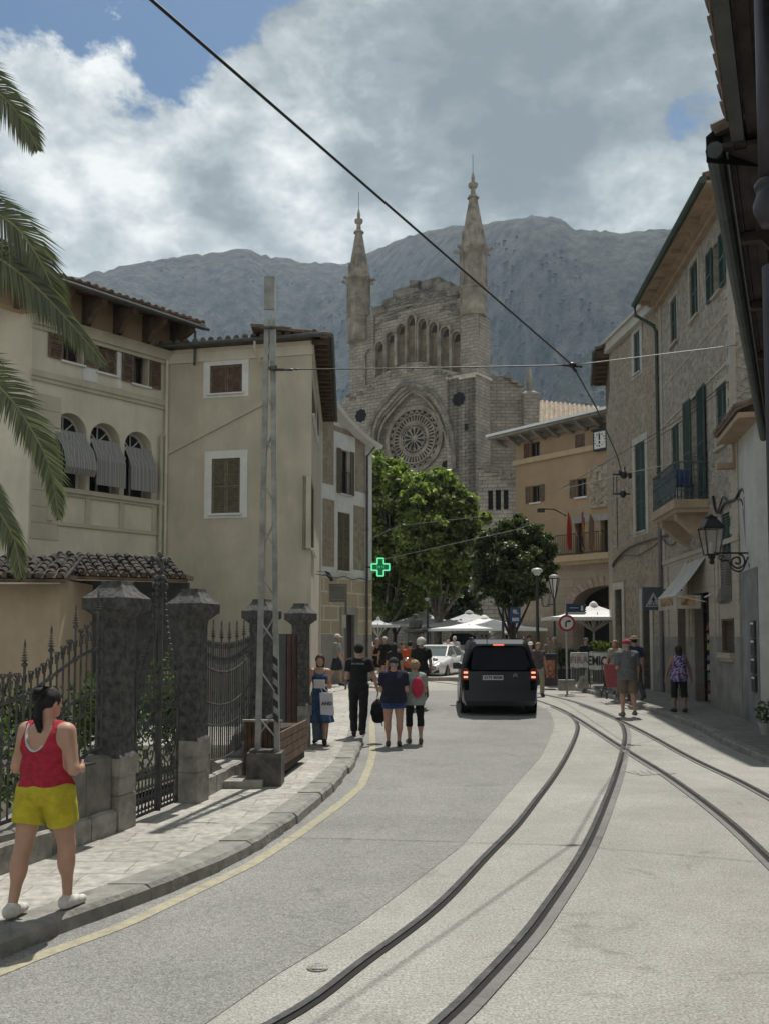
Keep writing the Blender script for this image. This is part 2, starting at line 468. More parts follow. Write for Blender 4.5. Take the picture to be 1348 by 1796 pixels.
def louvres(mb,W,u0,u1,z0,z1,o,rail=0.055,pitch=0.065,mids=1,th=0.035):
 """one louvred shutter leaf standing at offset o in front of wall W"""
 W.box(mb,u0,u0+rail,z0,z1,o,o+th);W.box(mb,u1-rail,u1,z0,z1,o,o+th)
 ks=[z0,z1-rail]+[z0+(z1-z0)*(i+1)/(mids+1)-rail/2 for i in range(mids)]
 for k in ks:W.box(mb,u0+rail,u1-rail,k,k+rail,o+0.002,o+th-0.002)
 n=max(3,int((z1-z0)/pitch))
 a,b=u0+rail,u1-rail
 for i in range(n):
  z=z0+(i+0.5)*(z1-z0)/n
  h=(z1-z0)/n*0.75
  mb.hexa([W.P(a,z-h*.55,o+th-.004),W.P(b,z-h*.55,o+th-.004),W.P(b,z-h*.25,o+th-.001),W.P(a,z-h*.25,o+th-.001),W.P(a,z+h*.25,o+.003),W.P(b,z+h*.25,o+.003),W.P(b,z+h*.55,o+.006),W.P(a,z+h*.55,o+.006)])
 W.box(mb,a,b,z0+rail,z1-rail,o-0.002,o+0.002)
def tiles(mb,e0,e1,up,length,sp=0.24,r=0.085,steps=1,jitter=0.01):
 """barrel tiles from the eave e0-e1 running up the slope"""
 e0,e1,up=Vector(e0),Vector(e1),Vector(up).normalized()
 t=(e1-e0);Ln=t.length;t/=Ln
 nrm=t.cross(up).normalized()
 if nrm.z<0:nrm=-nrm
 n=max(1,int(Ln/sp))
 seg=5
 for i in range(n):
  base=e0+t*((i+0.5)*Ln/n)
  for k in range(steps):
   l0,l1=length*k/steps,length*(k+1)/steps+(0.04 if steps>1 else 0)
   j=random.uniform(-jitter,jitter);jz=random.uniform(-jitter,jitter)
   ra,rb=r,r*(0.82 if steps>1 else 1.0)
   vs=[]
   for l,rr,dz in((l0,ra,0.018),(l1,rb,0.0)):
    for q in range(seg+1):
     a=math.pi*q/seg
     vs.append(base+up*l+t*(j-rr*math.cos(a))+nrm*(rr*math.sin(a)+0.02+dz+jz))
   m=seg+1
   fs=[(q,q+1,m+q+1,m+q)for q in range(seg)]
   fs.append(tuple(range(m)))
   mb.add(vs,fs)
 mb.hexa([e0-nrm*.03,e1-nrm*.03,e1+up*length-nrm*.03,e0+up*length-nrm*.03,e0+nrm*.02,e1+nrm*.02,e1+up*length+nrm*.02,e0+up*length+nrm*.02])
 return mb
# shared colours
M_PLASTER=mat('cream_plaster',(0.52,0.475,0.375),0.9,0.05,1.2,0.2,30,dirt=0.20)
M_PLASTER2=mat('pale_cream_plaster',(0.65,0.60,0.485),0.9,0.05,1.0,0.2,30,dirt=0.20)
M_WHITE=mat('white_limewash',(0.70,0.70,0.68),0.9,0.04,3,0.1,50,dirt=0.12)
M_GREYWALL=mat('grey_render',(0.34,0.33,0.30),0.95,0.08,1.5,0.2,40,dirt=0.2)
M_BROWNSH=mat('brown_shutter_paint',(0.15,0.10,0.065),0.6,0.2,8,0.1,60)
M_OLIVESH=mat('olive_brown_shutter_paint',(0.15,0.125,0.08),0.6,0.15,8,0.1,60)
M_GREENSH=mat('dark_green_shutter_paint',(0.035,0.075,0.065),0.55,0.15,8,0.1,60)
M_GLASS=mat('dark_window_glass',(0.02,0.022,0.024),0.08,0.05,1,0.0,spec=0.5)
M_TILE=mat('weathered_clay_tiles',(0.22,0.15,0.105),0.95,0.3,5,0.4,30,col2=(0.07,0.06,0.05),mixs=(0.35,0.7))
M_WOOD=mat('brown_eave_wood',(0.12,0.08,0.05),0.8,0.2,4,0.2,40)
M_ZINC=mat('grey_green_gutter_metal',(0.06,0.075,0.07),0.5,0.15,4,0.05,40)
M_IRON=mat('weathered_iron',(0.085,0.085,0.08),0.6,0.25,10,0.2,60)
M_BLACK=mat('black_metal',(0.012,0.012,0.013),0.45,0.1,5,0.0)
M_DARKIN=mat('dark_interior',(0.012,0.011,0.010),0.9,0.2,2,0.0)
M_ASHLAR=mat_block('church_ashlar',(0.45,0.41,0.345),(0.35,0.315,0.265),(0.23,0.205,0.17),1.1,0.42,0.04,0.9,0.45,0.03,stain=0.35)
M_CHURCHPLAIN=mat('dressed_church_stone',(0.30,0.265,0.215),0.9,0.2,0.8,0.6,3,dirt=0.35)
M_CHURCHDARK=mat('weathered_grey_church_stone',(0.25,0.23,0.20),0.95,0.25,0.7,0.8,3,dirt=0.4)
M_RUBBLE=mat_rubble('pale_rubble_masonry',(0.41,0.365,0.30),(0.29,0.26,0.22),(0.37,0.34,0.295),3.8,6.0,bump=1.0,var=.4)
M_RUBBLE2=mat_rubble('ochre_rubble_masonry',(0.40,0.32,0.23),(0.30,0.245,0.185),(0.36,0.32,0.26),4.0,5.6,bump=1.0,var=.4)
M_RUBBLER=mat_rubble('reddish_rubble_masonry',(0.30,0.235,0.17),(0.37,0.31,0.235),(0.34,0.29,0.23),3.6,4.2)
M_DRESSED=mat_block('dressed_house_stone',(0.44,0.40,0.33),(0.38,0.34,0.28),(0.30,0.27,0.22),0.8,0.42,0.008,0.25,0.15,0.01)
M_SOOT=mat('rough_dark_limestone',(0.15,0.146,0.136),0.95,0.3,14,1.0,26,col2=(0.03,0.03,0.028),mixs=(0.3,0.72))  # stone mottle, its light specks raised to stand in for sun on side faces
M_LIMESTONE=mat('pale_worn_limestone',(0.37,0.355,0.32),0.95,0.3,5,1.0,18,col2=(0.15,0.14,0.125),mixs=(0.25,0.6))
# the street
def mat_ground(name,col,col2,speck=0.35,crack=False,rough=0.95,fine=160.0,patch=0.25,blotch=2.2):
 m=bpy.data.materials.new(name);m.use_nodes=True
 nt=m.node_tree;b=nt.nodes['Principled BSDF']
 tc=nt.nodes.new('ShaderNodeTexCoord')
 def no(scale,detail=6.0,ro=0.6,d=0.0):
  n=N(nt,'ShaderNodeTexNoise',Scale=scale,Detail=detail,Roughness=ro,Distortion=d);L(nt,tc.outputs['Object'],n.inputs['Vector']);return n.outputs['Fac']
 big=ramp(nt,no(blotch,7,0.65,0.4),[(0.3,col2),(0.7,col)])
 huge=ramp(nt,no(0.22,5,0.6,0.6),[(0.35,1-patch),(0.62,1.0)])
 spk=ramp(nt,no(fine,2,0.7),[(0.3,1-speck),(0.72,1+speck)])
 mid=ramp(nt,no(22.0,5,0.7),[(0.3,1-speck*0.45),(0.7,1+speck*0.2)])
 mps=nt.nodes.new('ShaderNodeMapping');mps.inputs['Scale'].default_value=(2.2,11,1);mps.inputs['Rotation'].default_value=(0,0,.25);L(nt,tc.outputs['Object'],mps.inputs['Vector'])
 ns=N(nt,'ShaderNodeTexNoise',Scale=2.6,Detail=7.0,Roughness=.72);L(nt,mps.outputs[0],ns.inputs['Vector'])
 strk=ramp(nt,ns.outputs['Fac'],[(0.30,1-speck*1.0),(0.42,1.0),(0.60,1.0),(0.75,1+speck*.4)])
 stain=ramp(nt,no(1.1,6,.7,1.2),[(0.28,1-patch*1.6),(0.40,1.0)])
 c=big
 for q in(huge,spk,mid,strk,stain):
  mx=nt.nodes.new('ShaderNodeMix');mx.data_type='RGBA';mx.blend_type='MULTIPLY';mx.inputs[0].default_value=1
  L(nt,c,mx.inputs[6]);L(nt,q,mx.inputs[7]);c=mx.outputs[2]
 if crack:
  wn=N(nt,'ShaderNodeTexNoise',Scale=1.3,Detail=5.0);L(nt,tc.outputs['Object'],wn.inputs['Vector'])
  mpv=nt.nodes.new('ShaderNodeMapping');mpv.inputs['Scale'].default_value=(0.45,0.75,1);L(nt,tc.outputs['Object'],mpv.inputs['Vector'])
  ad=nt.nodes.new('ShaderNodeVectorMath');L(nt,mpv.outputs[0],ad.inputs[0])
  s2=nt.nodes.new('ShaderNodeVectorMath');s2.operation='SCALE';s2.inputs['Scale'].default_value=0.5;L(nt,wn.outputs['Color'],s2.inputs[0]);L(nt,s2.outputs[0],ad.inputs[1])
  vo=N(nt,'ShaderNodeTexVoronoi',feature='DISTANCE_TO_EDGE',Scale=0.8);L(nt,ad.outputs[0],vo.inputs['Vector'])
  ln=ramp(nt,vo.outputs['Distance'],[(0.0,0.6),(0.006,1.0)])
  gate=ramp(nt,no(0.9,3),[(0.52,0.0),(0.66,0.8)])
  mx=nt.nodes.new('ShaderNodeMix');mx.data_type='RGBA';mx.blend_type='MULTIPLY';L(nt,gate,mx.inputs[0]);L(nt,c,mx.inputs[6]);L(nt,ln,mx.inputs[7]);c=mx.outputs[2]
 L(nt,c,b.inputs['Base Color']);b.inputs['Roughness'].default_value=rough;b.inputs['Specular IOR Level'].default_value=0.25
 bp=nt.nodes.new('ShaderNodeBump');bp.inputs['Strength'].default_value=0.35;bp.inputs['Distance'].default_value=0.01
 L(nt,math_(nt,'ADD',no(fine*0.7,2),math_(nt,'MULTIPLY',no(9,5),1.2)),bp.inputs['Height']);L(nt,bp.outputs[0],b.inputs['Normal'])
 MATS[name]=m
 return m
M_CONC=mat_ground('worn_concrete_paving',(0.40,0.39,0.36),(0.34,0.33,0.30),0.42,True,fine=58,patch=0.2)
M_ASPH=mat_ground('old_grey_asphalt',(0.30,0.30,0.282),(0.245,0.246,0.236),0.5,True,fine=75,patch=0.2,blotch=1.2)
M_YELLOW=mat_ground('worn_yellow_paint',(0.47,0.43,0.30),(0.30,0.285,0.23),0.35,False,fine=130,patch=0.1,blotch=9)
M_SLAB=mat_block('pavement_slabs',(0.47,0.455,0.41),(0.38,0.365,0.33),(0.29,0.28,0.25),0.62,0.40,0.007,0.6,0.40,0.09,stain=0.20)
M_KERB=mat('kerb_limestone',(0.30,0.29,0.265),0.95,0.3,5,0.8,26,col2=(0.16,0.155,0.14),mixs=(0.3,0.65))
def interp(pts,y):
 if y<=pts[0][0]:
  (a,b),(c,d)=pts[0],pts[1]
  return b+(y-a)*(d-b)/(c-a)
 for(a,b),(c,d)in zip(pts,pts[1:]):
  if y<=c:return b+(y-a)*(d-b)/max(c-a,1e-6)
 return pts[-1][1]
def smooth_pts(pts,it=2):
 for _ in range(it):
  pts=[pts[0]]+[((pts[i-1][0]+2*pts[i][0]+pts[i+1][0])/4,(pts[i-1][1]+2*pts[i][1]+pts[i+1][1])/4)for i in range(1,len(pts)-1)]+[pts[-1]]
 return pts
def edge_from_px(px,dz=0.0):
 out=[]
 for x,y in px:
  p=G(x,y,dz);out.append((p.y,p.x))
 out.sort()
 return out
YS=[i*0.5 for i in range(-20,401)]
def strip(mb,xl,xr,ya,yb,dz,n=1,step=0.5):
 """a sheet between two edges x(y), following the street's slope"""
 k=int(round((yb-ya)/step));rows=[]
 for i in range(k+1):
  y=ya+(yb-ya)*i/k
  a,b=xl(y),xr(y)
  rows.append([(a+(b-a)*j/n,y,g(y)+dz)for j in range(n+1)])
 o=len(mb.v)
 for r_ in rows:mb.v.extend(r_)
 m=n+1
 for i in range(k):
  for j in range(n):mb.f.append((o+i*m+j,o+i*m+j+1,o+(i+1)*m+j+1,o+(i+1)*m+j))
 return mb
def curbface(mb,xf,ya,yb,z0,z1,step=0.25):
 k=int(round((yb-ya)/step))
 for i in range(k):
  a,b=ya+(yb-ya)*i/k,ya+(yb-ya)*(i+1)/k
  mb.quad((xf(a),a,g(a)+z0),(xf(b),b,g(b)+z0),(xf(b),b,g(b)+z1),(xf(a),a,g(a)+z1))
mb=MB()
ys=[-60,-40,-20,-10,0,5,10]+[12+0.5*i for i in range(40)]+[35,45,60,90,140,220,400]
for a,b in zip(ys,ys[1:]):
 xs=[-300,-100,-40,-20,-8,0,8,20,40,100,300]
 for c,d in zip(xs,xs[1:]):
  mb.quad((c,a,g(a)),(d,a,g(a)),(d,b,g(b)),(c,b,g(b)))
solo('ground',mb,M_CONC,kind='structure',loc=(0,0,0))
KL=edge_from_px([(0,1681),(62,1655),(125,1634),(208,1601),(291,1569.5),(363,1541),(441,1502),(519,1452.7),(597,1385),(626,1340),(637,1308),(640,1280),(641,1255),(643,1235)])
KL=smooth_pts(KL,1)+[(30.0,-0.7),(34,-1.3)]
xkl=lambda y:interp(KL,y)
ASPHR=edge_from_px([(362,1796),(482,1713),(611,1635.6),(694.6,1573),(809,1485),(923,1355),(946.5,1329.5),(962,1300),(972,1272),(965,1250),(940,1236),(900,1222),(820,1207)])
xar=lambda y:interp(ASPHR,y)
mb=MB();strip(mb,lambda y:xkl(y)+0.0,xar,-8,32.0,0.004,4)
solo('road',mb,M_ASPH,kind='structure',loc=(0,0,0))
YL=edge_from_px([(0,1707),(83,1673),(208,1629),(311.5,1580),(441,1517.6),(519,1468),(597,1411),(633,1380),(648,1345),(654,1320),(653,1295),(652,1270),(655,1255)])
xyl=lambda y:interp(YL,y)
def off(fn,d):
 def f(y):
  e=0.3;s_=(fn(y+e)-fn(y-e))/(2*e)
  return fn(y)+d*math.sqrt(1+s_*s_)
 return f
mb=MB();strip(mb,off(xyl,-0.06),off(xyl,0.06),-4,YL[-1][0],0.008,1,0.25)
solo('road_marking',mb,M_YELLOW,kind='structure',loc=(0,0,0))
FENCE=[(-3.95,5.2),(-2.72,9.55),(-2.24,11.25),(-1.83,14.5),(-1.47,16.8)]
PL=[(-8,-8.0),(5.2,-4.1),(9.55,-2.85),(11.25,-2.35),(14.5,-2.0),(16.8,-1.6),(18.0,-1.75),(19.0,-2.25),(23.0,-3.2),(26,-3.3),(34,-3.4)]
xpl=lambda y:interp(PL,y)
mb=MB();strip(mb,xpl,off(xkl,-0.30),-8,34,0.125,3)
solo('pavement',mb,M_SLAB,kind='structure',loc=(0,0,0))
mb=MB()
ks=[]
random.seed(3)
y=-6.0
while y<33.5:
 l=random.uniform(0.55,0.95);y1=min(33.5,y+l-0.012)
 top=0.128+random.uniform(-0.006,0.008);o=random.uniform(-0.012,0.012)
 q=max(2,int(l/0.2));prev=None
 for i in range(q+1):
  yy=y+(y1-y)*i/q;j=random.uniform(-0.012,0.012)
  e=off(xkl,o+j)(yy);inn=off(xkl,-0.31)(yy);e2=off(xkl,o+j-0.03-random.uniform(0,.02))(yy)
  ring=[(inn,yy,g(yy)+top),(e2,yy,g(yy)+top),(e,yy,g(yy)+top-0.035),(e+0.012,yy,g(yy)-0.02)]
  if prev:
   for a in range(3):mb.quad(prev[a],prev[a+1],ring[a+1],ring[a])
  if i in(0,q):mb.poly(ring+[(inn,yy,g(yy)-0.02)])
  prev=ring
 y+=l
solo('kerb',mb,M_KERB,kind='structure',loc=(0,0,0))
KR=edge_from_px([(988,1201),(1010,1212),(1073,1226),(1113,1240),(1159,1256),(1226,1281),(1265.6,1305),(1348,1342)])
KR=[(4.0,6.05),(9.0,6.25)]+[p for p in KR if p[0]>9.5]
xkr=lambda y:interp(KR,y)
KRE=KR[-1][0]
mb=MB()
strip(mb,off(xkr,0.16),lambda y:12.5,-8,KRE,0.125,3)
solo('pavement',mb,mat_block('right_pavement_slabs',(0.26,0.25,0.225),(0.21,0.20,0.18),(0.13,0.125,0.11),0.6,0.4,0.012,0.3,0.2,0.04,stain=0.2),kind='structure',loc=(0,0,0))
mb=MB();y=-6.0
while y<KRE:
 l=random.uniform(0.7,1.1);y1=min(KRE,y+l-0.012);top=0.13+random.uniform(-0.008,0.006);q=3;prev=None
 for i in range(q+1):
  yy=y+(y1-y)*i/q;j=random.uniform(-0.01,0.01)
  ring=[(off(xkr,.17)(yy),yy,g(yy)+top),(off(xkr,j+.02)(yy),yy,g(yy)+top),(off(xkr,j)(yy),yy,g(yy)+top-.03),(off(xkr,j-.01)(yy),yy,g(yy)-.02)]
  if prev:
   for a in range(3):mb.quad(prev[a],prev[a+1],ring[a+1],ring[a])
  if i in(0,q):mb.poly(ring+[(off(xkr,.17)(yy),yy,g(yy)-.02)])
  prev=ring
 y+=l
xe=xkr(KRE)
for i in range(8):
 mb.box((xe+0.45+i*0.9,KRE+0.04,g(KRE)+0.05),(0.88,0.16,0.15))
solo('kerb',mb,M_KERB,kind='structure',loc=(0,0,0))
mb=MB()
mb.box((20,62,0.34),(60,46,0.18))
solo('square_paving',mb,mat_block('square_slabs',(0.40,0.38,0.34),(0.32,0.30,0.27),(0.2,0.19,0.17),0.9,0.6,0.02,0.2,0.2,0.02),kind='structure',loc=(0,0,0))
M_RAIL=mat('worn_rail_steel',(0.20,0.20,0.20),0.32,0.15,6,0.15,40,metal=0.85)
M_GROOVE=mat('black_flange_groove',(0.012,0.011,0.010),0.9,0.2,9,0.2,40)
M_LIP=mat_ground('patched_grout',(0.25,0.245,0.235),(0.19,0.185,0.18),0.25,False,fine=90,patch=0.2)
def catmull(pts,n=6):
 out=[]
 for i in range(len(pts)-1):
  p0,p1,p2,p3=pts[max(i-1,0)],pts[i],pts[i+1],pts[min(i+2,len(pts)-1)]
  for k in range(n):
   t=k/n
   out.append(0.5*((2*p1)+(p2-p0)*t+(2*p0-5*p1+4*p2-p3)*t*t+(3*p1-p0-3*p2+p3)*t**3))
 out.append(pts[-1]);return out
def sm3(pts,it):
 for _ in range(it):pts=[pts[0]]+[(pts[i-1]+pts[i]*2+pts[i+1])/4 for i in range(1,len(pts)-1)]+[pts[-1]]
 return pts
def ribbon(mb,pts,a,b,z0,z1):
 vs=[]
 for i,p in enumerate(pts):
  d=pts[min(i+1,len(pts)-1)]-pts[max(i-1,0)];d.z=0;d.normalize()
  s_=Vector((d.y,-d.x,0));gz=g(p.y)
  A,B=p+s_*a,p+s_*b
  vs.append([(A.x,A.y,gz+z0),(A.x,A.y,gz+z1),(B.x,B.y,gz+z1),(B.x,B.y,gz+z0)])
 for p,q in zip(vs,vs[1:]):
  for i in range(3):mb.quad(p[i],p[i+1],q[i+1],q[i])
def rail(px,label,ext0=None,side=1,lip=0.0,lift=0.0):
 pts=[G(x,y)for x,y in px]
 if ext0:pts=[Vector((a,b,0))for a,b in ext0]+pts
 pts=sm3(catmull(pts,5),6)
 r=thing('tram_rail',label,'rail',(pts[0].x,pts[0].y,0),'tram rails set in the street')
 m1=MB();ribbon(m1,pts,-0.024,0.024,-.01,0.016+lift);part('rail_head',m1,M_RAIL,r)
 m2=MB();ribbon(m2,pts,0.025*side,(0.025+0.042)*side,-.01,0.006+lift);part('groove',m2,M_GROOVE,r)
 if lip:
  m3=MB();ribbon(m3,pts,(0.068)*side,(0.08+lip)*side,-.01,0.008+lift);part('grout_strip',m3,M_LIP,r)
 return r
far_l=[(943,1230),(900,1217),(850,1208),(800,1201),(742,1194)]
far_r=[(943,1217),(880,1206),(800,1196),(742,1189)]
rail([(497,1791),(611.5,1703),(715,1630),(783,1573),(850,1500.6),(900,1452),(933,1409),(966.5,1366),(993,1323),(1008,1290),(1011,1273),(1003,1260),(990,1248),(966,1238)]+far_l,'left rail of the near curving tram track, next to the asphalt lane',[(-2.6,2.4),(-1.6,3.9)],1)
rail([(767,1794),(819,1744.6),(912.7,1646),(950,1595.5),(999.7,1525.6),(1033,1466),(1056,1412.6),(1076,1363),(1088,1319.6),(1094,1293),(1089.5,1273),(1076,1260),(1049.6,1248),(1029.6,1240),(986,1226.5)]+far_r,'right rail of the near curving tram track with a wide grey strip beside it',[(-1.4,2.4),(-0.45,3.9)],1,0.065,0.002)
rail([(1450,1600),(1348,1504),(1315.5,1472.5),(1265.6,1429),(1199,1379.5),(1149,1346),(1086,1308),(1033,1273),(993,1249),(972,1240)],'rail of the branch track that crosses the near track and leaves at the lower right',None,-1,0.05,0.004)
rail([(1500,1480),(1348,1397.7),(1299,1371),(1249,1348),(1199,1323),(1149,1294.7),(1099.5,1269.7),(1049.6,1248),(1020,1237)],'rail of the branch track nearest the right pavement',None,-1,0.03,0.006)
def cover(px,py,r,label,name='manhole_cover',sq=None):
 p=G(px,py);z=g(p.y);t=thing(name,label,'cover',(p.x,p.y,z))
 q=MB()
 if sq:q.box((p.x,p.y,z+.002),(sq[0],sq[1],.012),sq[2])
 else:q.lathe([(r,z-.02),(r,z+.009),(r*.9,z+.009),(r*.9,z+.005),(.01,z+.006)],(p.x,p.y,0),24)
 part('rim',q,mat('dusty_iron_cover',(.31,.30,.28),.8,.2,20,.3,80),t)
 q=MB()
 for k in range(5):
  d=(k-2)*(sq[0]*.18 if sq else r*.32);q.box((p.x+d,p.y,z+(.012 if sq else .010)),(.02,(sq[1]*.8 if sq else r*1.2),.006))
 part('ribs',q,mat('dusty_iron_cover',(0,)*3),t)
cover(557,1699,.07,'small round iron cover left of the near left rail')
cover(1140,1356,.2,'rectangular iron cover between the crossing tracks, right of the junction','drain_cover',(.62,.42,.3))
# windows
def zline(px,py,z):
 r=ray(px,py);k=(z-EYE)/r.z
 return Vector((r.x*k,r.y*k,z))
def window(b,W,tl,br,kind='closed',ms=None,surround=0.0,msur=None,leaves=(1,1),sill=0.05,depth=0.22,mids=1,arch=False,label=None,o=0.0,pitch=0.065,rail=0.0,lw=None,mpane=None):
 u0,u1,z0,z1=W.rect(tl[0],tl[1],br[0],br[1])
 W.hole(u0,u1,z0,z1,arch)
 f=MB();fw=0.045
 if surround:
  s_=surround
  W.box(f,u0-s_,u0,z0-s_*.6,z1+s_,0.002,0.022);W.box(f,u1,u1+s_,z0-s_*.6,z1+s_,0.002,0.022)
  W.box(f,u0,u1,z1,z1+s_,0.002,0.022);W.box(f,u0,u1,z0-s_*.6,z0,0.002,0.022)
  par=part('window',f,msur or M_WHITE,b,label=label)
  f=MB()
 else:par=None
 d=-depth+0.03
 W.box(f,u0,u0+fw,z0,z1,d,d+.05);W.box(f,u1-fw,u1,z0,z1,d,d+.05)
 W.box(f,u0+fw,u1-fw,z0,z0+fw,d,d+.05);W.box(f,u0+fw,u1-fw,z1-fw,z1,d,d+.05)
 m_=(u0+u1)/2;W.box(f,m_-.025,m_+.025,z0+fw,z1-fw,d,d+.05)
 fr=part('frame' if par else 'window',f,ms or M_BROWNSH,par or b,label=None if par else label)
 top=par or fr
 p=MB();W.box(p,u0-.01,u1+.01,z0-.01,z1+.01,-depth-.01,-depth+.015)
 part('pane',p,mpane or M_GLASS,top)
 if sill:
  q=MB();W.box(q,u0-.07,u1+.07,z0-sill,z0+0.004,0.003,0.085);part('sill',q,msur or M_WHITE,top)
 if kind=='closed':
  for a,c in((u0+.012,m_-.004),(m_+.004,u1-.012)):
   l=MB();louvres(l,W,a,c,z0+.012,z1-.012,-0.06,mids=mids,pitch=pitch);part('shutter',l,ms,top)
 if kind=='open':
  w_=lw or(u1-u0)/2
  if leaves[0]:
   l=MB();louvres(l,W,u0-w_-.02,u0-.02,z0,z1,0.03,mids=mids,pitch=pitch);part('shutter',l,ms,top)
  if leaves[1]:
   l=MB();louvres(l,W,u1+.02,u1+w_+.02,z0,z1,0.03,mids=mids,pitch=pitch);part('shutter',l,ms,top)
 if rail:
  q=MB()
  for zz in(z0+.03,z0+rail):W.box(q,u0,u1,zz,zz+.02,.01,.03)
  n=max(3,int((u1-u0)/.11))
  for i in range(n+1):
   uu=u0+(u1-u0)*i/n;W.box(q,uu-.006,uu+.006,z0,z0+rail,.015,.027)
  part('railing',q,M_BLACK,top)
 return u0,u1,z0,z1,top
def pipe_on(b,pts,r,m,name='drainpipe'):
 q=MB();q.tube(pts,r,8)
 for i,p in enumerate(pts[1:-1]):q.ell(p,(r*1.15,)*3,8,5)
 a,c=Vector(pts[-2]),Vector(pts[-1])
 n=max(1,int((a-c).length/1.8))
 for i in range(1,n+1):
  z=a+(c-a)*i/(n+1);q.lathe([(r*1.25,-.03),(r*1.25,.03)],z,8)
 return part(name,q,m,b,smooth=False)
# cream villa (left)
Bc=(-6.37,27.0);A_=(-9.02,23.7)
W1=Wall(A_,Bc,0.0,10.95)
villa=thing('villa','cream villa with three arched windows under striped awnings','building',(-8,26,0))
T1=W1.t3;N1=W1.n3
window(villa,W1,(111,574),(145,641),'open',M_BROWNSH,0.0,lw=.42,mids=1,depth=.35,pitch=.07,label='window with open brown shutters, left')
window(villa,W1,(172,600),(205,660),'closed',M_BROWNSH,0.0,mids=1,depth=.2,label='window with closed brown shutters')
window(villa,W1,(234,617),(260,679),'open',M_BROWNSH,0.0,lw=.38,mids=1,depth=.35,label='window with open brown shutters, right')
M_AWN=bpy.data.materials.new('striped_awning_cloth');M_AWN.use_nodes=True
nt=M_AWN.node_tree;b_=nt.nodes['Principled BSDF'];tc=nt.nodes.new('ShaderNodeTexCoord')
wv=N(nt,'ShaderNodeTexWave',wave_type='BANDS',Scale=5.2,Distortion=0.3);L(nt,tc.outputs['UV'],wv.inputs['Vector'])
L(nt,ramp(nt,wv.outputs['Fac'],[(0.35,(0.20,0.195,0.19)),(0.6,(0.31,0.30,0.285))]),b_.inputs['Base Color']);b_.inputs['Roughness'].default_value=0.95
arches=[((96,724),(150,871)),((159,742),(209,885)),((219,757),(265,898))]
for i,(tl,br)in enumerate(arches):
 ua,zt=W1.px((tl[0]+br[0])/2,tl[1])
 u0,_,_,_=W1.rect(tl[0],tl[1],br[0],br[1]);u1=W1.px(br[0],br[1])[0]
 z0=W1.px((tl[0]+br[0])/2,(tl[1]+br[1])/2+(br[1]-tl[1])/2-3)[1];z0=6.02
 W1.hole(u0,u1,z0,zt,True)
 r=(u1-u0)/2;m=(u0+u1)/2;zs=zt-r;D=-0.42
 fb=MB()
 for a,c in((u0,u0+.05),(u1-.05,u1),(m-.02,m+.02)):W1.box(fb,a,c,z0,zs,D,D+.05)
 W1.box(fb,u0,u1,zs-.04,zs+.04,D,D+.07)
 for k in range(12):
  t0,t1=math.pi*k/12,math.pi*(k+1)/12
  fb.hexa([W1.P(m+q*math.cos(t),zs+q*math.sin(t),D+oo)for oo in(0.0,.05)for q,t in((r*.88,t0),(r*.995,t0),(r*.995,t1),(r*.88,t1))])
 for t in(R(45),R(90),R(135)):fb.bar(W1.P(m,zs,D+.03),W1.P(m+r*.9*math.cos(t),zs+r*.9*math.sin(t),D+.03),.03)
 w_=part('arched_window',fb,M_WHITE,villa)
 q=MB();W1.box(q,u0-.02,u1+.02,z0,zt,D-.03,D-.005);part('pane',q,M_GLASS,w_)
 q=MB();hang=0.42 if i==0 else 0.30;zb=z0+(.30 if i==0 else .14)
 prof=[(zs+.0,-0.02),(zs-.22,.08),(zs-.48,hang*.8),(zs-.62,hang),(zb+.32,hang+(.10 if i==0 else 0)),(zb+.16,hang+(.12 if i==0 else 0)),(zb,hang+(.0 if i==0 else .0))]
 n=14
 for(za,oa),(zc,oc)in zip(prof,prof[1:]):
  for k in range(n):
   f0,f1=k/n,(k+1)/n
   s0,s1=0.012*math.sin(f0*40),0.012*math.sin(f1*40)
   uu0,uu1=u0+.02+(u1-u0-.04)*f0,u0+.02+(u1-u0-.04)*f1
   q.quad(W1.P(uu0,za,oa+s0),W1.P(uu1,za,oa+s1),W1.P(uu1,zc,oc+s1),W1.P(uu0,zc,oc+s0))
 part('awning',q,M_AWN,w_)
wb=MB();W1.mesh(wb,0.42)
W1r=Wall((A_[0]-3.6,A_[1]+.55),A_,0.0,11.25)
W1r.mesh(wb);
part('wall',wb,M_PLASTER2,villa)
q=MB();W1.box(q,.9,W1.L-.05,8.98,10.05,.003,.012)
for(a,c)in((111,145),(172,205),(234,260)):pass
tr=MB()
W1.box(tr,-.05,W1.L-.02,8.78,8.94,0.0,0.10);W1.box(tr,-.05,W1.L-.02,8.68,8.78,0.0,0.06)
W1.box(tr,-.05,W1.L+.05,10.02,10.12,0.0,0.07)
for k in range(8):
 a0,a1=math.pi/2*k/8,math.pi/2*(k+1)/8
 W1.box(tr,-.05,W1.L+.1,10.12+.22*math.sin(a0),10.12+.22*math.sin(a1)+.002,0.0,0.10+.20*(1-math.cos(a1))+.05)
W1.box(tr,.8,W1.L-.08,5.88,6.0,0.0,0.12);W1.box(tr,.8,W1.L-.08,5.80,5.88,0.0,0.06)
ub=[W1.px(x,800)[0]for x in(88,154.5,214,271)]
for u in ub:W1.box(tr,u-.07,u+.07,5.1,5.80,0.0,0.05)
for u in ub:W1.box(tr,u-.11,u+.11,7.0,7.1,0.0,0.03)
W1.box(tr,.8,W1.L,5.0,5.1,0.0,0.05)
for k in range(15):
 z=4.6+k*.42
 if z<8.3:W1.box(tr,.05,.86,z,z+.40,0.0,0.018)
part('mouldings',tr,M_PLASTER,villa)
for a,c in((145.5,171.5),(205.5,214),(162,171)):
 u0=W1.px(a,640)[0];u1=W1.px(c,640)[0];wt=MB();W1.box(wt,u0,u1,8.98,10.0,.003+.001*(a==162),.014+.002*(a==162));part('white_band',wt,M_WHITE,villa)
OH=1.1;ze=11.0
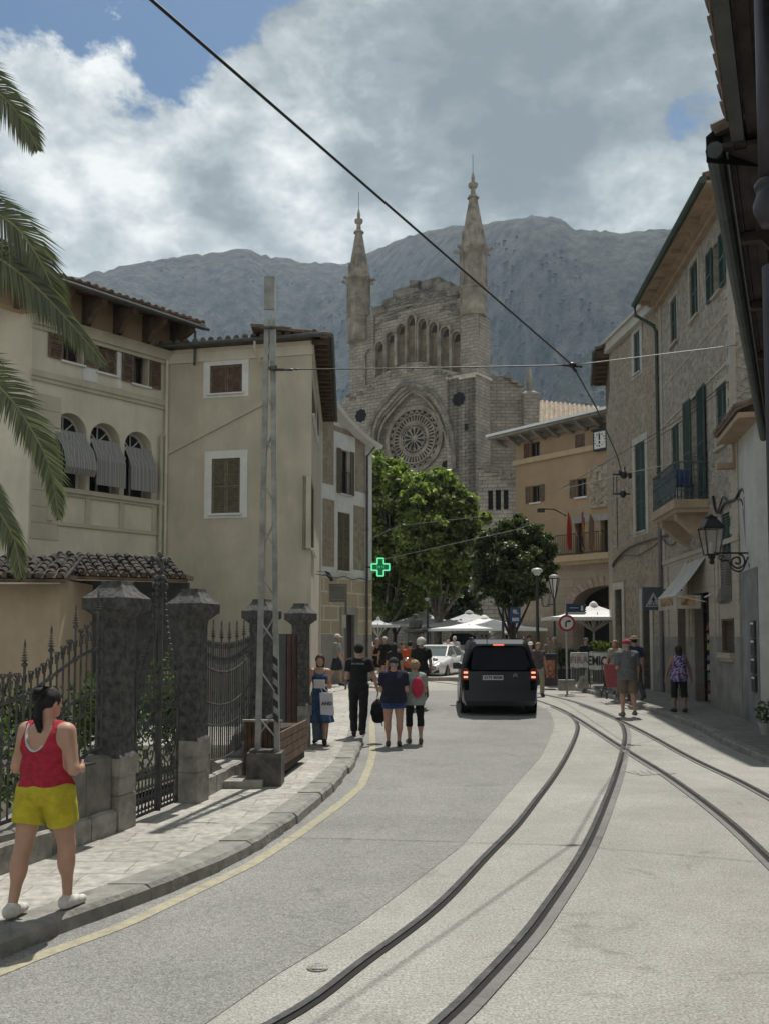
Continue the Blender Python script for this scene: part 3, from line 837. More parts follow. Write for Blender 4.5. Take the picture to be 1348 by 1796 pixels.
e0=W1.P(-4.0,ze,OH);e1=W1.P(W1.L+.55,ze,OH)
up=(-N1*math.cos(R(19))+Vector((0,0,math.sin(R(19)))))
rf=MB();tiles(rf,e0+Vector((0,0,.09)),e1+Vector((0,0,.09)),up,5.0,.235,.09,6)
roof=part('roof',rf,M_TILE,villa)
sf=MB()
s0,s1,s2,s3=W1.P(-4,ze,OH),W1.P(W1.L+.5,ze,OH),W1.P(W1.L+.5,ze+.28,0),W1.P(-4,ze+.28,0)
sf.hexa([s0,s1,s2,s3,s0+V(0,0,.07),s1+V(0,0,.07),s2+V(0,0,.07),s3+V(0,0,.07)])
W1.box(sf,-4,W1.L+.5,ze-.06,ze+.10,OH-.02,OH+.02)
k=0
uu=-3.4
while uu<W1.L+.45:
 pts=[W1.P(uu,ze+.02,OH-.12),W1.P(uu,ze+.24,.0),W1.P(uu,10.38,.0),W1.P(uu,10.46,.25),W1.P(uu,10.72,.5),W1.P(uu,ze-.14,OH-.16)]
 sf.prism([Vector(p)-T1*.08 for p in pts],T1*.16)
 uu+=.98
part('eave',sf,M_WOOD,roof)
gm=MB();gm.tube([W1.P(-4,ze+.03,OH+.05),W1.P(W1.L+.62,ze-.01,OH+.05)],.055,8);part('gutter',gm,M_ZINC,roof)
pn=MB();W1.box(pn,-4,W1.L+.45,10.4,11.45,-.3,.012);part('frieze',pn,mat('ochre_plaster',(0.36,0.26,0.16),.9,.06,2,.05),roof)
pipe_on(villa,[W1.P(W1.L-.08,7.9,.1),W1.P(W1.L-.2,7.85,.12),W1.P(W1.L-.2,.3,.12)],.055,M_PLASTER)
pipe_on(villa,[W1.P(W1.L+.3,10.9,.95),W1.P(W1.L+.28,9.9,.95)],.035,M_ZINC,'downpipe')
Wc=Wall((-12.0,19.2),(-6.55,19.05),0.0,3.1)
M_MOSS=mat('mossy_dark_tiles',(0.085,0.072,0.06),1.0,.3,3,.6,20,col2=(0.018,0.018,0.017),mixs=(.4,.66))
out=thing('outhouse','low peach-coloured outhouse with a mossy dark tiled roof in front of the cream villa','outhouse',(-8,20,0))
q=MB();Wp=Wall((-12,19.6),Wall((0,0),(1,0)).P(0,0).xy if False else(P(105,1050,19.6).x,19.6),0,3.2);Wp.mesh(q)
q.quad((Wp.p1.x,19.6,0),(Wp.p1.x,26,0),(Wp.p1.x,26,3.3),(Wp.p1.x,19.6,3.3))
part('wall',q,mat('peach_plaster',(0.50,0.39,0.27),.9,.05,1.5,.08,50,dirt=.12),out)
q=MB();xa=P(105,1050,21.2).x;xb=P(335,1010,22.4).x
Wg=Wall((xa,21.6),(xb-.1,22.6),0,3.4);Wg.mesh(q);part('glazed_front',q,mat('dark_grey_panels',(0.075,0.075,0.07),.6,.2,2,.05),out)
q=MB()
for f in(0,.16,.36,.56,.76,1):Wg.box(q,Wg.L*f-.03,Wg.L*f+.03,.2,3.4,.0,.05)
Wg.box(q,0,Wg.L,2.6,2.66,.0,.05);part('glazing_bars',q,mat('dull_green_frame',(0.10,0.105,0.095),.6,.1),out)
q=MB();u0,u1,z0,z1=Wg.rect(107,1088,139,1200);Wg.box(q,u0,u1,.2,z1,.02,.07)
for a,c in((u0+.06,(u0+u1)/2-.03),((u0+u1)/2+.03,u1-.06)):
 for zz in(.4,1.4):Wg.box(q,a,c,zz,zz+.8,.07,.085)
part('door',q,mat('worn_oak_door',(0.20,0.125,0.07),.7,.2,4,.2,30),out)
ce0,ce1=P(150,1015,20.3),P(330,1003,21.6)
ce0=Vector((ce0.x-0.4,ce0.y,3.42));ce1=Vector((ce1.x,ce1.y,3.42))
tt=(ce1-ce0).normalized();upc=Vector((-tt.y,tt.x,0))*math.cos(R(20))+V(0,0,math.sin(R(20)))
q=MB();tiles(q,ce0,ce1,upc,1.7,.22,.085,6,.018)
r1=part('canopy_roof',q,M_MOSS,out)
ce2,ce3=P(-60,1020,19.0),P(115,1018,19.2)
ce2.z=ce3.z=3.28
q=MB();tt=(ce3-ce2).normalized();up2=Vector((-tt.y,tt.x,0))*math.cos(R(20))+V(0,0,math.sin(R(20)))
tiles(q,ce2,ce3,up2,1.6,.22,.085,6,.018);part('roof',q,M_MOSS,out)
q=MB()
for a,c,m in((ce0,ce1,12),(ce2,ce3,9)):
 d=c-a
 for i in range(m):
  p=a+d*(i+.5)/m;q.box((p.x,p.y+.45,p.z-.03+.1),(.09,1.0,.1))
 q.bar(a+V(0,-.03,-.04),c+V(0,-.03,-.04),.05,.07)
part('rafters',q,M_WOOD,out)
# beige house with the white-framed windows
C2=(-2.03,26.0);C3=(-2.42,36.0)
W2=Wall(Bc,C2,0.0,10.4);W3=Wall(C2,C3,0.0,10.4,flip=False)
if W3.n.x<0:W3.n=-W3.n;W3.n3=-W3.n3
bh=thing('plastered_house','plain beige plastered house corner with two white-framed shuttered windows','building',(-4,28,0))
window(bh,W2,(369,642),(425,688),'closed',M_BROWNSH,0.20,M_WHITE,mids=0,sill=.04,label='small upper window with closed brown shutters')
window(bh,W2,(372,805),(421,900),'closed',M_OLIVESH,0.22,M_WHITE,mids=1,sill=.05,label='tall window with closed olive shutters')
for(tl,br)in(((547.5,663),(555,775)),((546,835),(551,975)),((556.5,700),(560,790))):
 window(bh,W3,tl,br,'closed',M_OLIVESH,0.0,mids=1,sill=.04)
q=MB();W2.mesh(q);W3.mesh(q)
q.quad((*Bc,0),(*Bc,10.4),(-7.5,37,10.4),(-7.5,37,0));q.quad((-7.5,37,0),(-7.5,37,10.4),(*C3,10.4),(*C3,0))
part('wall',q,M_PLASTER,bh)
q=MB()
W2.box(q,0,W2.L+.02,10.02,10.40,.0,.05);W3.box(q,.0,W3.L,10.05,10.4,.0,.05)
W2.box(q,.02,W2.L,10.30,10.40,.05,.09)
part('cornice',q,M_PLASTER2,bh)
q=MB();a,c=W2.px(295,795),W2.px(463,707)
q.bar(W2.P(a[0],a[1],.03),W2.P(c[0],c[1],.03),.05,.10);part('sloping_moulding',q,M_PLASTER,bh)
N2=W2.n3;N3=W3.n3
e0,e1=W2.P(-.35,10.50,.34),W2.P(W2.L+.30,10.50,.34)
q=MB();tiles(q,e0,e1,W3.t3*math.cos(R(9))+V(0,0,math.sin(R(9))),4.6,.25,.09,5)
e2,e3=W3.P(-.3,10.50,.52),W3.P(W3.L,10.50,.52)
tiles(q,e2,e3,-N3*math.cos(R(6))+V(0,0,math.sin(R(6))),2.2,.25,.09,4)
rf=part('roof',q,M_TILE,bh)
q=MB()
W2.box(q,-.35,W2.L+.3,10.42,10.47,0,.36);W3.box(q,-.3,W3.L,10.42,10.47,0,.5)
n=int(W3.L/.5)
for i in range(n):W3.box(q,i*.5-.1,i*.5,10.30,10.42,0,.46)
part('eave',q,M_WOOD,rf)
q=MB();q.tube([W2.P(-.35,10.45,.40),W2.P(W2.L+.40,10.45,.40)],.06,8);q.tube([W3.P(-.38,10.45,.56),W3.P(W3.L,10.45,.56)],.06,8)
part('gutter',q,M_ZINC,rf)
pipe_on(bh,[W2.P(.05,10.3,.1),W2.P(.09,10.1,.08),W2.P(.09,.3,.08)],.045,M_PLASTER2)
u=W2.px(462,630)[0]
pipe_on(bh,[W2.P(u-.12,10.42,.38),W2.P(u-.12,10.15,.38),W2.P(u-.02,9.85,.2),W2.P(u+.05,9.75,.06),W2.P(u+.05,.4,.06)],.04,M_PLASTER)
# white-banded stone house
C4=(-0.52,39.26)
W4=Wall(C3,C4,0.0,10.3)
wh=thing('stone_house','narrow stone house with white bands and a white swept eave beside the trees','building',(-1.5,38,0))
window(wh,W4,(597,787),(613,869),'open',M_OLIVESH,0,lw=.26,sill=.03,rail=.9,mids=0,label='upper window with shutters folded back')
window(wh,W4,(592.5,897),(614,1003),'closed',M_OLIVESH,0,sill=.05,mids=3,label='lower window with closed olive shutters')
u0,u1,z0,z1=W4.rect(604,1078,620,1150);W4.hole(u0,u1,.3,z1)
dq=MB();W4.box(dq,u0,u1,.3,z1,-.14,-.1);W4.box(dq,u0+.08,u1-.08,1.4,z1-.12,-.1,-.08)
part('door',dq,mat('dark_door_paint',(0.03,0.03,0.033),.4,.1),wh)
dq=MB();W4.box(dq,u0-.32,u0,.3,z1+.3,.003,.05);W4.box(dq,u1,u1+.28,.3,z1+.3,.003,.05);W4.box(dq,u0,u1,z1,z1+.3,.003,.05)
part('door_surround',dq,M_GREYWALL,wh)
q=MB();W4.mesh(q,z0=4.4)
q.quad((*C4,0),(*C4,10.3),(-3.0,44.5,10.3),(-3.0,44.5,0))
q.quad(W4.P(0,10.3),W4.P(W4.L,10.3),W4.P(1.6,10.75),W4.P(0,11.35))
part('wall',q,M_WHITE,wh)
q=MB();W4.mesh(q,z0=2.2,z1=4.4,o=.006);part('blockwork',q,mat_block('tan_rusticated_blocks',(0.46,0.39,0.27),(0.42,0.36,0.26),(0.62,0.58,0.48),1.0,.55,.04,.3,.12,.005),wh)
q=MB();W4.mesh(q,z0=0.0,z1=2.2,o=.004);part('dado',q,M_GREYWALL,wh)
q=MB()
def panel(W,mb,x0,y0,x1,y1,zt=None,zb=None,o=.012):
 u0,u1,a,c=W.rect(x0,y0,x1,y1)
 W.box(mb,u0,u1,zb if zb is not None else a,zt if zt is not None else c,.002,o)
za=8.05;zb_=W4.px(586,878)[1];zc=W4.px(586,995)[1]
panel(W4,q,566,800,585,860,10.9,za);panel(W4,q,623,800,640,860,10.25,za);panel(W4,q,585,700,623,760,10.45,W4.px(600,760)[1])
panel(W4,q,566,878,586,995,zb_,zc);panel(W4,q,620,892,639,1001,zb_,zc)
part('rubble_panels',q,M_RUBBLER,wh)
q=MB()
pr=[(0.0,11.5),(.6,11.2),(1.3,10.85),(2.2,10.52),(3.1,10.30),(3.95,10.18)]
for(ua,za),(ub,zb)in zip(pr,pr[1:]):
 q.hexa([W4.P(ua,za-.22,-.3),W4.P(ub,zb-.22,-.3),W4.P(ub,zb-.16,.38),W4.P(ua,za-.16,.38),W4.P(ua,za+.05,-.3),W4.P(ub,zb+.05,-.3),W4.P(ub,zb-.04,.45),W4.P(ua,za-.04,.45)])
rf=part('eave',q,M_WHITE,wh)
q=MB();e=[W4.P(u,z+.04,.3)for u,z in pr]
for a,c in zip(e,e[1:]):
 back=-W4.n3*4
 q.quad(a,c,c+back+V(0,0,.6),a+back+V(0,0,.6))
part('roof',q,M_TILE,wh)
u=W4.px(640.5,900)[0]
pipe_on(wh,[W4.P(u+.25,10.0,.3),W4.P(u,9.6,.09),W4.P(u,.4,.09)],.05,mat('brown_grey_pipe',(0.10,0.085,0.08),.6,.15))
q=MB();pts=[W4.P(u0_,4.45+.05*math.sin(u0_*5),.04)for u0_ in[i*.25 for i in range(16)]];q.tube(pts,.018,5)
part('cable',q,M_BLACK,wh)
# right: long stone house with balcony
R_A,R_B=(8.61,29.0),(8.06,21.26)
W5=Wall(R_A,R_B,0.0,12.6)
if W5.n.x>0:W5.n=-W5.n;W5.n3=-W5.n3
rh=thing('stone_house','tall rubble stone house with dark green shutters and an iron balcony on the right','building',(10,25,0))
window(rh,W5,(1175,531),(1187.6,595),'closed',M_GREENSH,.10,M_DRESSED,sill=.06,mids=1)
window(rh,W5,(1208.8,471.6),(1224.7,548),'closed',M_GREENSH,.12,M_DRESSED,sill=.06,mids=1)
window(rh,W5,(1250,433),(1264,506),'open',M_GREENSH,.0,M_DRESSED,lw=.5,sill=.06,mids=1,mpane=mat('pale_curtain',(0.40,0.40,0.38),.9,.05))
window(rh,W5,(1177,752),(1192.5,840),'closed',M_GREENSH,.10,M_DRESSED,sill=.06,mids=1)
window(rh,W5,(1255,683),(1276,775),'closed',M_GREENSH,.12,M_DRESSED,sill=.07,mids=1)
u0,u1,_,z1=W5.rect(1211,697,1225,800);W5.hole(u0,u1,5.6,z1)
q=MB();W5.box(q,u0,u1,5.6,z1,-.22,-.2);dr=part('balcony_door',q,mat('pale_curtain',(0.40,0.40,0.38)),rh)
for uu,du,w_ in((u0,-.62,.07),(u1,.85,.07)):
 a,c=W5.P(uu,0,0.03),W5.P(uu+du,0,w_)
 Wl=Wall((a.x,a.y),(c.x,c.y),5.65,z1)
 l=MB();louvres(l,Wl,0,Wl.L,5.65,z1-.02,-.017,mids=1);part('shutter',l,M_GREENSH,dr)
door1=W5.rect(1217,1043,1247,1243);W5.hole(door1[0],door1[1],.3,door1[3])
door2=W5.rect(1188,1046,1205,1230);W5.hole(door2[0],door2[1],.3,door2[3])
wn=W5.rect(1266.5,1086,1289,1146);W5.hole(*wn)
gw=W5.rect(1264.5,904,1284,1052);W5.hole(*gw)
q=MB();W5.mesh(q,.35,z0=4.35)
q.quad(W5.P(W5.L,0),W5.P(W5.L,12.6),Vector((15,20.5,12.6)),Vector((15,20.5,0)))
q.quad(Vector((*R_A,0)),Vector((*R_A,12.6)),Vector((15,30,12.6)),Vector((15,30,0)))
part('wall',q,M_RUBBLE,rh)
q=MB();W5.mesh(q,.35,z0=2.1,z1=4.35,o=.012);part('stone_base',q,M_DRESSED,rh)
q=MB();W5.mesh(q,.35,z0=0.0,z1=2.1,o=.018);part('dado',q,mat('grey_stained_dado',(0.27,0.26,0.235),.95,.12,2,.25,30,dirt=.25),rh)
q=MB()
for x in(1171,1207,1212.5,1253,1259,1296):
 u=W5.px(x,1000)[0];W5.box(q,u-.10,u+.10,2.15,4.2,.012,.05)
W5.box(q,0,W5.L,4.30,4.42,.012,.05)
W5.box(q,W5.L-.45,W5.L+.02,4.42,12.55,.004,.035);W5.box(q,0.02,.35,4.42,12.55,.004,.03)
W5.box(q,0.35,W5.L-.45,8.55,8.62,.003,.02);W5.box(q,.35,W5.L-.45,9.75,9.80,.003,.016)
for k in range(20):
 z=4.5+k*.4
 W5.box(q,W5.L-.65,W5.L-.45,z,z+.19,.004,.03)
part('dressed_trim',q,M_DRESSED,rh)
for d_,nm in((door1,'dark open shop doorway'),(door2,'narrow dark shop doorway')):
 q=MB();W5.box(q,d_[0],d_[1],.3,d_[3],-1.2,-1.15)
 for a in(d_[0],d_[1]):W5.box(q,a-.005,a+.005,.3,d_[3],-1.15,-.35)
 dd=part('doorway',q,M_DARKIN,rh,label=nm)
 f=MB();W5.box(f,d_[0],d_[0]+.08,.3,d_[3],-.30,-.22);W5.box(f,d_[1]-.08,d_[1],.3,d_[3],-.3,-.22)
 W5.box(f,d_[0],d_[1],2.75,2.83,-.3,-.22);W5.box(f,(d_[0]+d_[1])/2-.03,(d_[0]+d_[1])/2+.03,.3,2.75,-.3,-.24)
 part('frame',f,M_BLACK,dd)
colr=[(0.35,.28,.2),(.3,.08,.07),(.1,.2,.12),(.42,.4,.36),(.12,.16,.3),(.4,.3,.08)]
rack=thing('display_rack','tall rack of small coloured goods standing in the dark shop doorway','rack',W5.P(door1[1]-.45,.3,-.25))
q=MB();uu=door1[1]-.38
for i in range(8):W5.box(q,uu-.16,uu+.16,.45+i*.26,.465+i*.26,-.22,-.02)
for a in(uu-.16,uu+.16):W5.box(q,a-.012,a+.012,.3,2.5,-.22,-.19)
part('shelf_frame',q,M_BLACK,rack)
random.seed(5)
for i in range(8):
 q=MB()
 for j in range(4):W5.box(q,uu-.15+j*.075,uu-.09+j*.075,.467+i*.26,.467+i*.26+random.uniform(.1,.2),-.16,-.06)
 part('goods',q,mat('goods_%s'%'abcdef'[i%6],colr[i%6],.6,.2),rack)
q=MB();W5.box(q,gw[0],gw[1],gw[2],gw[3],-.34,-.32);gwin=part('window',q,M_GLASS,rh,label='tall window behind a woven iron grille')
zm=W5.px(1275,972)[1]
l=MB();m_=(gw[0]+gw[1])/2
louvres(l,W5,gw[0]+.01,m_,zm,gw[3]-.02,-.05,mids=0);louvres(l,W5,m_+.005,gw[1]-.01,zm,gw[3]-.02,-.05,mids=0);part('shutter',l,M_GREENSH,gwin)
q=MB();n=8;H_=zm-gw[2]
for i in range(n+1):
 f=i/n;uu=gw[0]+(gw[1]-gw[0])*f;W5.box(q,uu-.009,uu+.009,gw[2]-.05,zm,.03,.048)
 pts=[W5.P(uu,gw[2]+.35,.04),W5.P(uu,gw[2]+.15,.12),W5.P(uu,gw[2]+.0,.16),W5.P(uu,gw[2]-.08,.06)];q.tube(pts,.009,4)
m=18
for i in range(m):zz=gw[2]+H_*(i+.5)/m;W5.box(q,gw[0],gw[1],zz-.008,zz+.008,.026,.052)
part('grille',q,mat('pale_woven_iron',(0.20,0.20,0.19),.6,.2),gwin)
q=MB();W5.box(q,wn[0]-.06,wn[1]+.06,wn[2]-.12,wn[2],.02,.14);W5.box(q,wn[0]-.03,wn[1]+.03,wn[2]-.2,wn[2]-.12,.02,.09);nw=part('niche_window',q,M_DRESSED,rh)
q=MB();W5.box(q,wn[0],wn[1],wn[2],wn[3],-.34,-.3);part('pane',q,M_DARKIN,nw)
q=MB()
for a,c,d,e in((wn[0],wn[0]+.05,wn[2],wn[3]),(wn[1]-.05,wn[1],wn[2],wn[3]),(wn[0],wn[1],wn[3]-.05,wn[3]),(wn[0],wn[1],wn[2],wn[2]+.05)):W5.box(q,a,c,d,e,-.06,.03)
part('frame',q,M_WOOD,nw)
q=MB();mm=W5.P((wn[0]+wn[1])/2,wn[2],-.15);q.lathe([(.05,0),(.03,.15),(.045,.25),(.02,.4),(.04,.48),(0,.55)],mm,8);part('figurine',q,M_WHITE,nw)
W5n=W5.n3;OHr=.62;zr=12.62
q=MB();W5.box(q,-.15,W5.L+.1,zr-.02,zr+.05,0,OHr)
W5.box(q,-.15,W5.L+.1,zr-.25,zr-.02,0,.14);W5.box(q,-.15,W5.L+.1,zr-.12,zr-.02,.14,.3)
for i in range(8):W5.box(q,i*1.0,i*1.0+.09,zr-.12,zr-.02,.3,OHr-.06)
rf=part('roof',q,mat('ochre_eave_plaster',(0.36,0.27,0.18),.9,.1,2,.1),rh)
q=MB();e0,e1=W5.P(-.2,zr+.12,OHr+.02),W5.P(W5.L+.2,zr+.12,OHr+.02)
tiles(q,e0,e1,-W5n*math.cos(R(18))+V(0,0,math.sin(R(18))),5.5,.25,.09,5);part('roof_tiles',q,M_TILE,rf)
q=MB();q.tube([W5.P(-.28,zr+.02,OHr+.09),W5.P(W5.L+.2,zr+.02,OHr+.09)],.09,9);part('gutter',q,mat('green_gutter_paint',(0.03,0.055,0.04),.5,.15),rf)
pipe_on(rh,[W5.P(-.22,zr,OHr+.08),W5.P(-.20,zr-.35,OHr+.06),W5.P(-.05,zr-.75,.16),W5.P(-.02,zr-.95,.09),W5.P(-.02,5.7,.09)],.055,mat('green_gutter_paint',(0,0,0)))
pipe_on(rh,[W5.P(-.02,5.75,.09),W5.P(-.02,5.6,.09),W5.P(-.02,.4,.09)],.06,mat('mauve_grey_pipe',(0.17,0.155,0.17),.6,.1),'lower_pipe')
M_BAL=mat('blue_green_iron_paint',(0.075,0.11,0.115),.5,.2,6,.1)
ba0,ba1=R_A[1]-26.4,R_A[1]-23.7
bl=MB();M_PEACH=mat('peach_balcony_stone',(0.42,0.32,0.23),.9,.1,3,.15,dirt=.2)
W5.box(bl,ba0,ba1,5.38,5.6,.0,.88);W5.box(bl,ba0+.06,ba1-.06,5.28,5.38,.0,.80)
for uu in(ba0+.5,ba1-.5):
 pts=[W5.P(uu,5.28,0),W5.P(uu,5.28,.75),W5.P(uu,5.12,.72),W5.P(uu,4.95,.5),W5.P(uu,4.80,.38),W5.P(uu,4.65,.12),W5.P(uu,4.6,0)]
 bl.prism([p-W5.t3*.16 for p in pts],W5.t3*.32)
bal=part('balcony',bl,M_PEACH,rh)
q=MB()
def railing(q,pa,pb,z0,h,n,fancy=False):
 pa,pb=Vector(pa),Vector(pb)
 for zz,w_ in((z0+.05,.02),(z0+h,.035),(z0+h*.8,.018),(z0+h*.24,.018)):
  q.bar((pa.x,pa.y,zz),(pb.x,pb.y,zz),w_,w_)
 for i in range(n+1):
  p=pa+(pb-pa)*i/n
  q.tube([(p.x,p.y,z0),(p.x,p.y,z0+h)],.0085,5)
  if i%2==0:q.ell((p.x,p.y,z0+.09),(.025,.025,.035),6,5);q.ell((p.x,p.y,z0+h*.62),(.018,.018,.04),6,4)
zf=5.61
c0,c1,c2,c3=W5.P(ba0+.04,0,0),W5.P(ba0+.04,0,.83),W5.P(ba1-.04,0,.83),W5.P(ba1-.04,0,0)
railing(q,c1,c2,zf,.95,26);railing(q,c2,c3,zf,.95,7);railing(q,c0,c1,zf,.95,7)
part('railing',q,M_BAL,bal)
q=MB()
for i in range(5):
 zz=zf+.22+i*.125;W5.box(q,ba0+.06,ba1-.06,zz,zz+.10,.80,.812)
part('screen_slats',q,mat('grey_blue_reed_screen',(0.19,0.21,0.22),.7,.1),bal)
pf=W5.P(ba1-.55,zf,.45)
ch=thing('garden_chair','small blue chair standing on the iron balcony','chair',pf)
q=MB();q.box((pf.x,pf.y,zf+.42),(.38,.38,.03));part('seat',q,mat('blue_plastic',(.05,.08,.22),.5),ch)
q=MB();q.box((pf.x,pf.y+.18,zf+.65),(.38,.03,.42));part('backrest',q,mat('blue_plastic',(0,0,0)),ch)
for a in(-.16,.16):
 for c in(-.16,.16):
  q=MB();q.tube([(pf.x+a,pf.y+c,zf),(pf.x+a,pf.y+c,zf+.41)],.014,6);part('leg',q,M_BLACK,ch)
tA,tB=W5.px(1202,986),W5.px(1237.4,976)
ua,ub=tA[0],tB[0];zt=4.15;zl=3.18;oo=.75
aw=thing('shop_awning','small faded white shop awning with an orange printed valance over the doorway','awning',W5.P((ua+ub)/2,3,.3))
q=MB();n=10
for i in range(n):
 f0,f1=i/n,(i+1)/n
 s0,s1=-.05*math.sin(math.pi*f0),-.05*math.sin(math.pi*f1)
 q.quad(W5.P(ua,zt+(zl-zt)*f0+s0,.02+oo*f0),W5.P(ub,zt+(zl-zt)*f0+s0,.02+oo*f0),W5.P(ub,zt+(zl-zt)*f1+s1,.02+oo*f1),W5.P(ua,zt+(zl-zt)*f1+s1,.02+oo*f1))
part('cloth',q,mat('faded_awning_canvas',(0.50,0.49,0.46),.9,.08,3,.1),aw)
q=MB()
W5.box(q,ua,ub,zl-.36,zl,oo+.02,oo+.026)
q.quad(W5.P(ub,zl,oo+.02),W5.P(ub,zl-.36,oo+.02),W5.P(ub,zl-.36,oo*.2),W5.P(ub,zl-.02,oo*.2))
va=part('valance',q,mat('valance_canvas',(0.42,0.38,0.32),.9,.1),aw)
q=MB();W5.box(q,ua+.3,ub-.3,zl-.26,zl-.06,oo+.027,oo+.03)
q.quad(W5.P(ub+.004,zl-.07,oo-.1),W5.P(ub+.004,zl-.27,oo-.1),W5.P(ub+.004,zl-.27,oo*.4),W5.P(ub+.004,zl-.07,oo*.4));part('print',q,mat('faded_orange_print',(0.36,0.22,0.12),.9,.3,8),va)
q=MB();q.tube([W5.P(ua,zl,oo+.02),W5.P(ub,zl,oo+.02)],.018,6);q.tube([W5.P(ub,zl-.03,oo),W5.P(ub,3.0,.03)],.012,5);q.tube([W5.P(ua,zl-.03,oo),W5.P(ua,3.0,.03)],.012,5)
q.tube([W5.P(ub,3.12,.05),W5.P(W5.px(1250,1040)[0],3.15,.06)],.022,6);part('frame',q,M_WHITE,aw)
cab=thing('facade_cables','sagging black cable bundle looping along the stone houses under the balcony','cable',W5.P(3,4.5,0))
def cable(px,W,r,o=.05,sag=.0):
 pts=[]
 for x,y in px:
  u,z=W.px(x,y,o);pts.append(W.P(u,z,o))
 q=MB();q.tube(sm3(catmull(pts,5),2),r,6);return q
# right: gabled stone house beyond
R_C,R_D=(8.2,33.8),(9.1,38.2)
W6=Wall(R_C,R_A,0.0,10.6);W6b=Wall(R_D,R_C,0.0,10.6)
if W6b.n.x>0:W6b.n=-W6b.n;W6b.n3=-W6b.n3
gh=thing('gabled_house','gabled rubble stone house beyond the one with the balcony, tall green door-window','building',(11,34,0))
M_PALE=mat('pale_plaster_surround',(0.47,0.45,0.40),.9,.06,3,.1,dirt=.15)
window(gh,W6,(1111,587),(1122.5,650),'closed',M_GREENSH,.22,M_PALE,sill=.05,mids=1)
window(gh,W6,(1112.6,781),(1133,929),'closed',M_GREENSH,.22,M_PALE,sill=.05,mids=2)
window(gh,W6,(1079.5,835),(1083.5,958),'closed',M_GREENSH,.0,M_PALE,sill=.03,mids=2)
d1=W6.rect(1127,1046,1143,1200);W6.hole(d1[0],d1[1],.35,d1[3])
d2=W6.rect(1079,1035,1094,1200);W6.hole(d2[0],d2[1],.35,d2[3])
q=MB();W6.mesh(q,.25,z1=12.75);W6b.mesh(q,z1=11.2)
gy=W6.P(0,10.6)
part('wall',q,M_RUBBLE2,gh)
q=MB();W6.mesh(q,.25,z0=0,z1=2.1,o=.014);part('dado',q,mat('grey_stained_dado',(0,0,0)),gh)
for d_ in(d1,d2):
 q=MB();W6.box(q,d_[0],d_[1],.35,d_[3],-.22,-.18);W6.box(q,d_[0]+.1,d_[1]-.1,.6,1.5,-.18,-.165);W6.box(q,d_[0]+.1,d_[1]-.1,1.7,d_[3]-.15,-.18,-.165)
 dd=part('door',q,mat('grey_door_paint',(0.12,0.125,0.12),.6,.1),gh)
 q=MB();W6.box(q,d_[0]-.22,d_[0],.35,d_[3]+.25,.015,.05);W6.box(q,d_[1],d_[1]+.22,.35,d_[3]+.25,.015,.05);W6.box(q,d_[0],d_[1],d_[3],d_[3]+.25,.015,.05)
 part('surround',q,M_PALE,dd)
q=MB();a_=W6.px(1076,527);b2=W6.px(1121,512)
W6.box(q,-.1,W6.L,12.45,12.75,.0,.18);W6.box(q,-.1,W6.L,12.75,12.85,-.3,.28);rf=part('verge',q,M_PALE,gh)
q=MB()
e0,e1=W6b.P(-.1,11.25,.55),W6b.P(W6b.L+.0,12.62,.55)
e0=W6b.P(0,12.6,.5);e1=W6b.P(W6b.L+.15,12.6,.5)
tiles(q,e0,e1,-W6b.n3*math.cos(R(15))+V(0,0,math.sin(R(15))),4,.25,.09,3);r_=part('roof',q,M_TILE,gh)
q=MB();W6b.box(q,0,W6b.L,12.48,12.56,0,.5);W6b.box(q,0,W6b.L,11.1,12.5,-.2,0.0)
for i in range(6):W6b.box(q,i*.68+.2,i*.68+.3,12.38,12.48,0,.45)
part('eave',q,M_WOOD,r_)
q=MB();q.tube([W6b.P(0,12.5,.56),W6b.P(W6b.L+.1,12.5,.56)],.06,8);part('gutter',q,M_ZINC,r_)
part('cable_bundle',cable([(1074,993),(1078,983),(1100,962),(1130,950),(1158,942)],W6,.035),M_BLACK,cab)
part('cable_loop',cable([(1074,996),(1090,975),(1115,975),(1140,962),(1158,948)],W6,.018),M_BLACK,cab)
part('cable_bundle',cable([(1160,941),(1185,934),(1203,929),(1211,925)],W5,.035),M_BLACK,cab)
part('cable_loop',cable([(1161,945),(1170,955),(1180,955),(1195,940),(1203,928)],W5,.02),M_BLACK,cab)
part('cable_bundle',cable([(1250,870),(1254,896),(1262,899),(1268,885),(1276,880),(1288,877),(1296,862),(1302,858),(1306,870),(1308,930),(1312,985)],W5,.032),M_BLACK,cab)
part('cable_loop',cable([(1258,900),(1266,874),(1270,872),(1277,882),(1290,876),(1300,878),(1304,900),(1309,985)],W5,.02),M_BLACK,cab)
# right: low white house
R_E=(7.71,19.4);R_F=(8.1,17.6)
W7=Wall(R_B,R_E,0.0,6.6)
if W7.n.x>0:W7.n=-W7.n;W7.n3=-W7.n3
lw_=thing('white_house','low whitewashed house front with a small tiled eave beside the wall lantern','building',(9,20,0))
q=MB();W7.mesh(q,z0=3.55);q.quad(W7.P(W7.L,0),W7.P(W7.L,6.6),Vector((R_F[0]+1.2,R_F[1],6.6)),Vector((R_F[0]+1.2,R_F[1],0)));part('wall',q,mat('aged_whitewash',(.50,.50,.475),.9,.06,2,.15,40,dirt=.25),lw_)
q=MB();W7.mesh(q,z0=0,z1=3.55,o=.012);part('dado',q,mat('blue_grey_render',(0.22,0.225,0.225),.95,.12,2,.2,dirt=.25),lw_)
q=MB();W7.box(q,-.28,W7.L+.6,6.55,6.66,0,.42);W7.box(q,-.2,-.06,6.0,6.55,.0,.1);W7.box(q,-.25,-.03,5.95,6.08,0,.45);rf=part('eave',q,mat('ochre_eave_plaster',(0,0,0)),lw_)
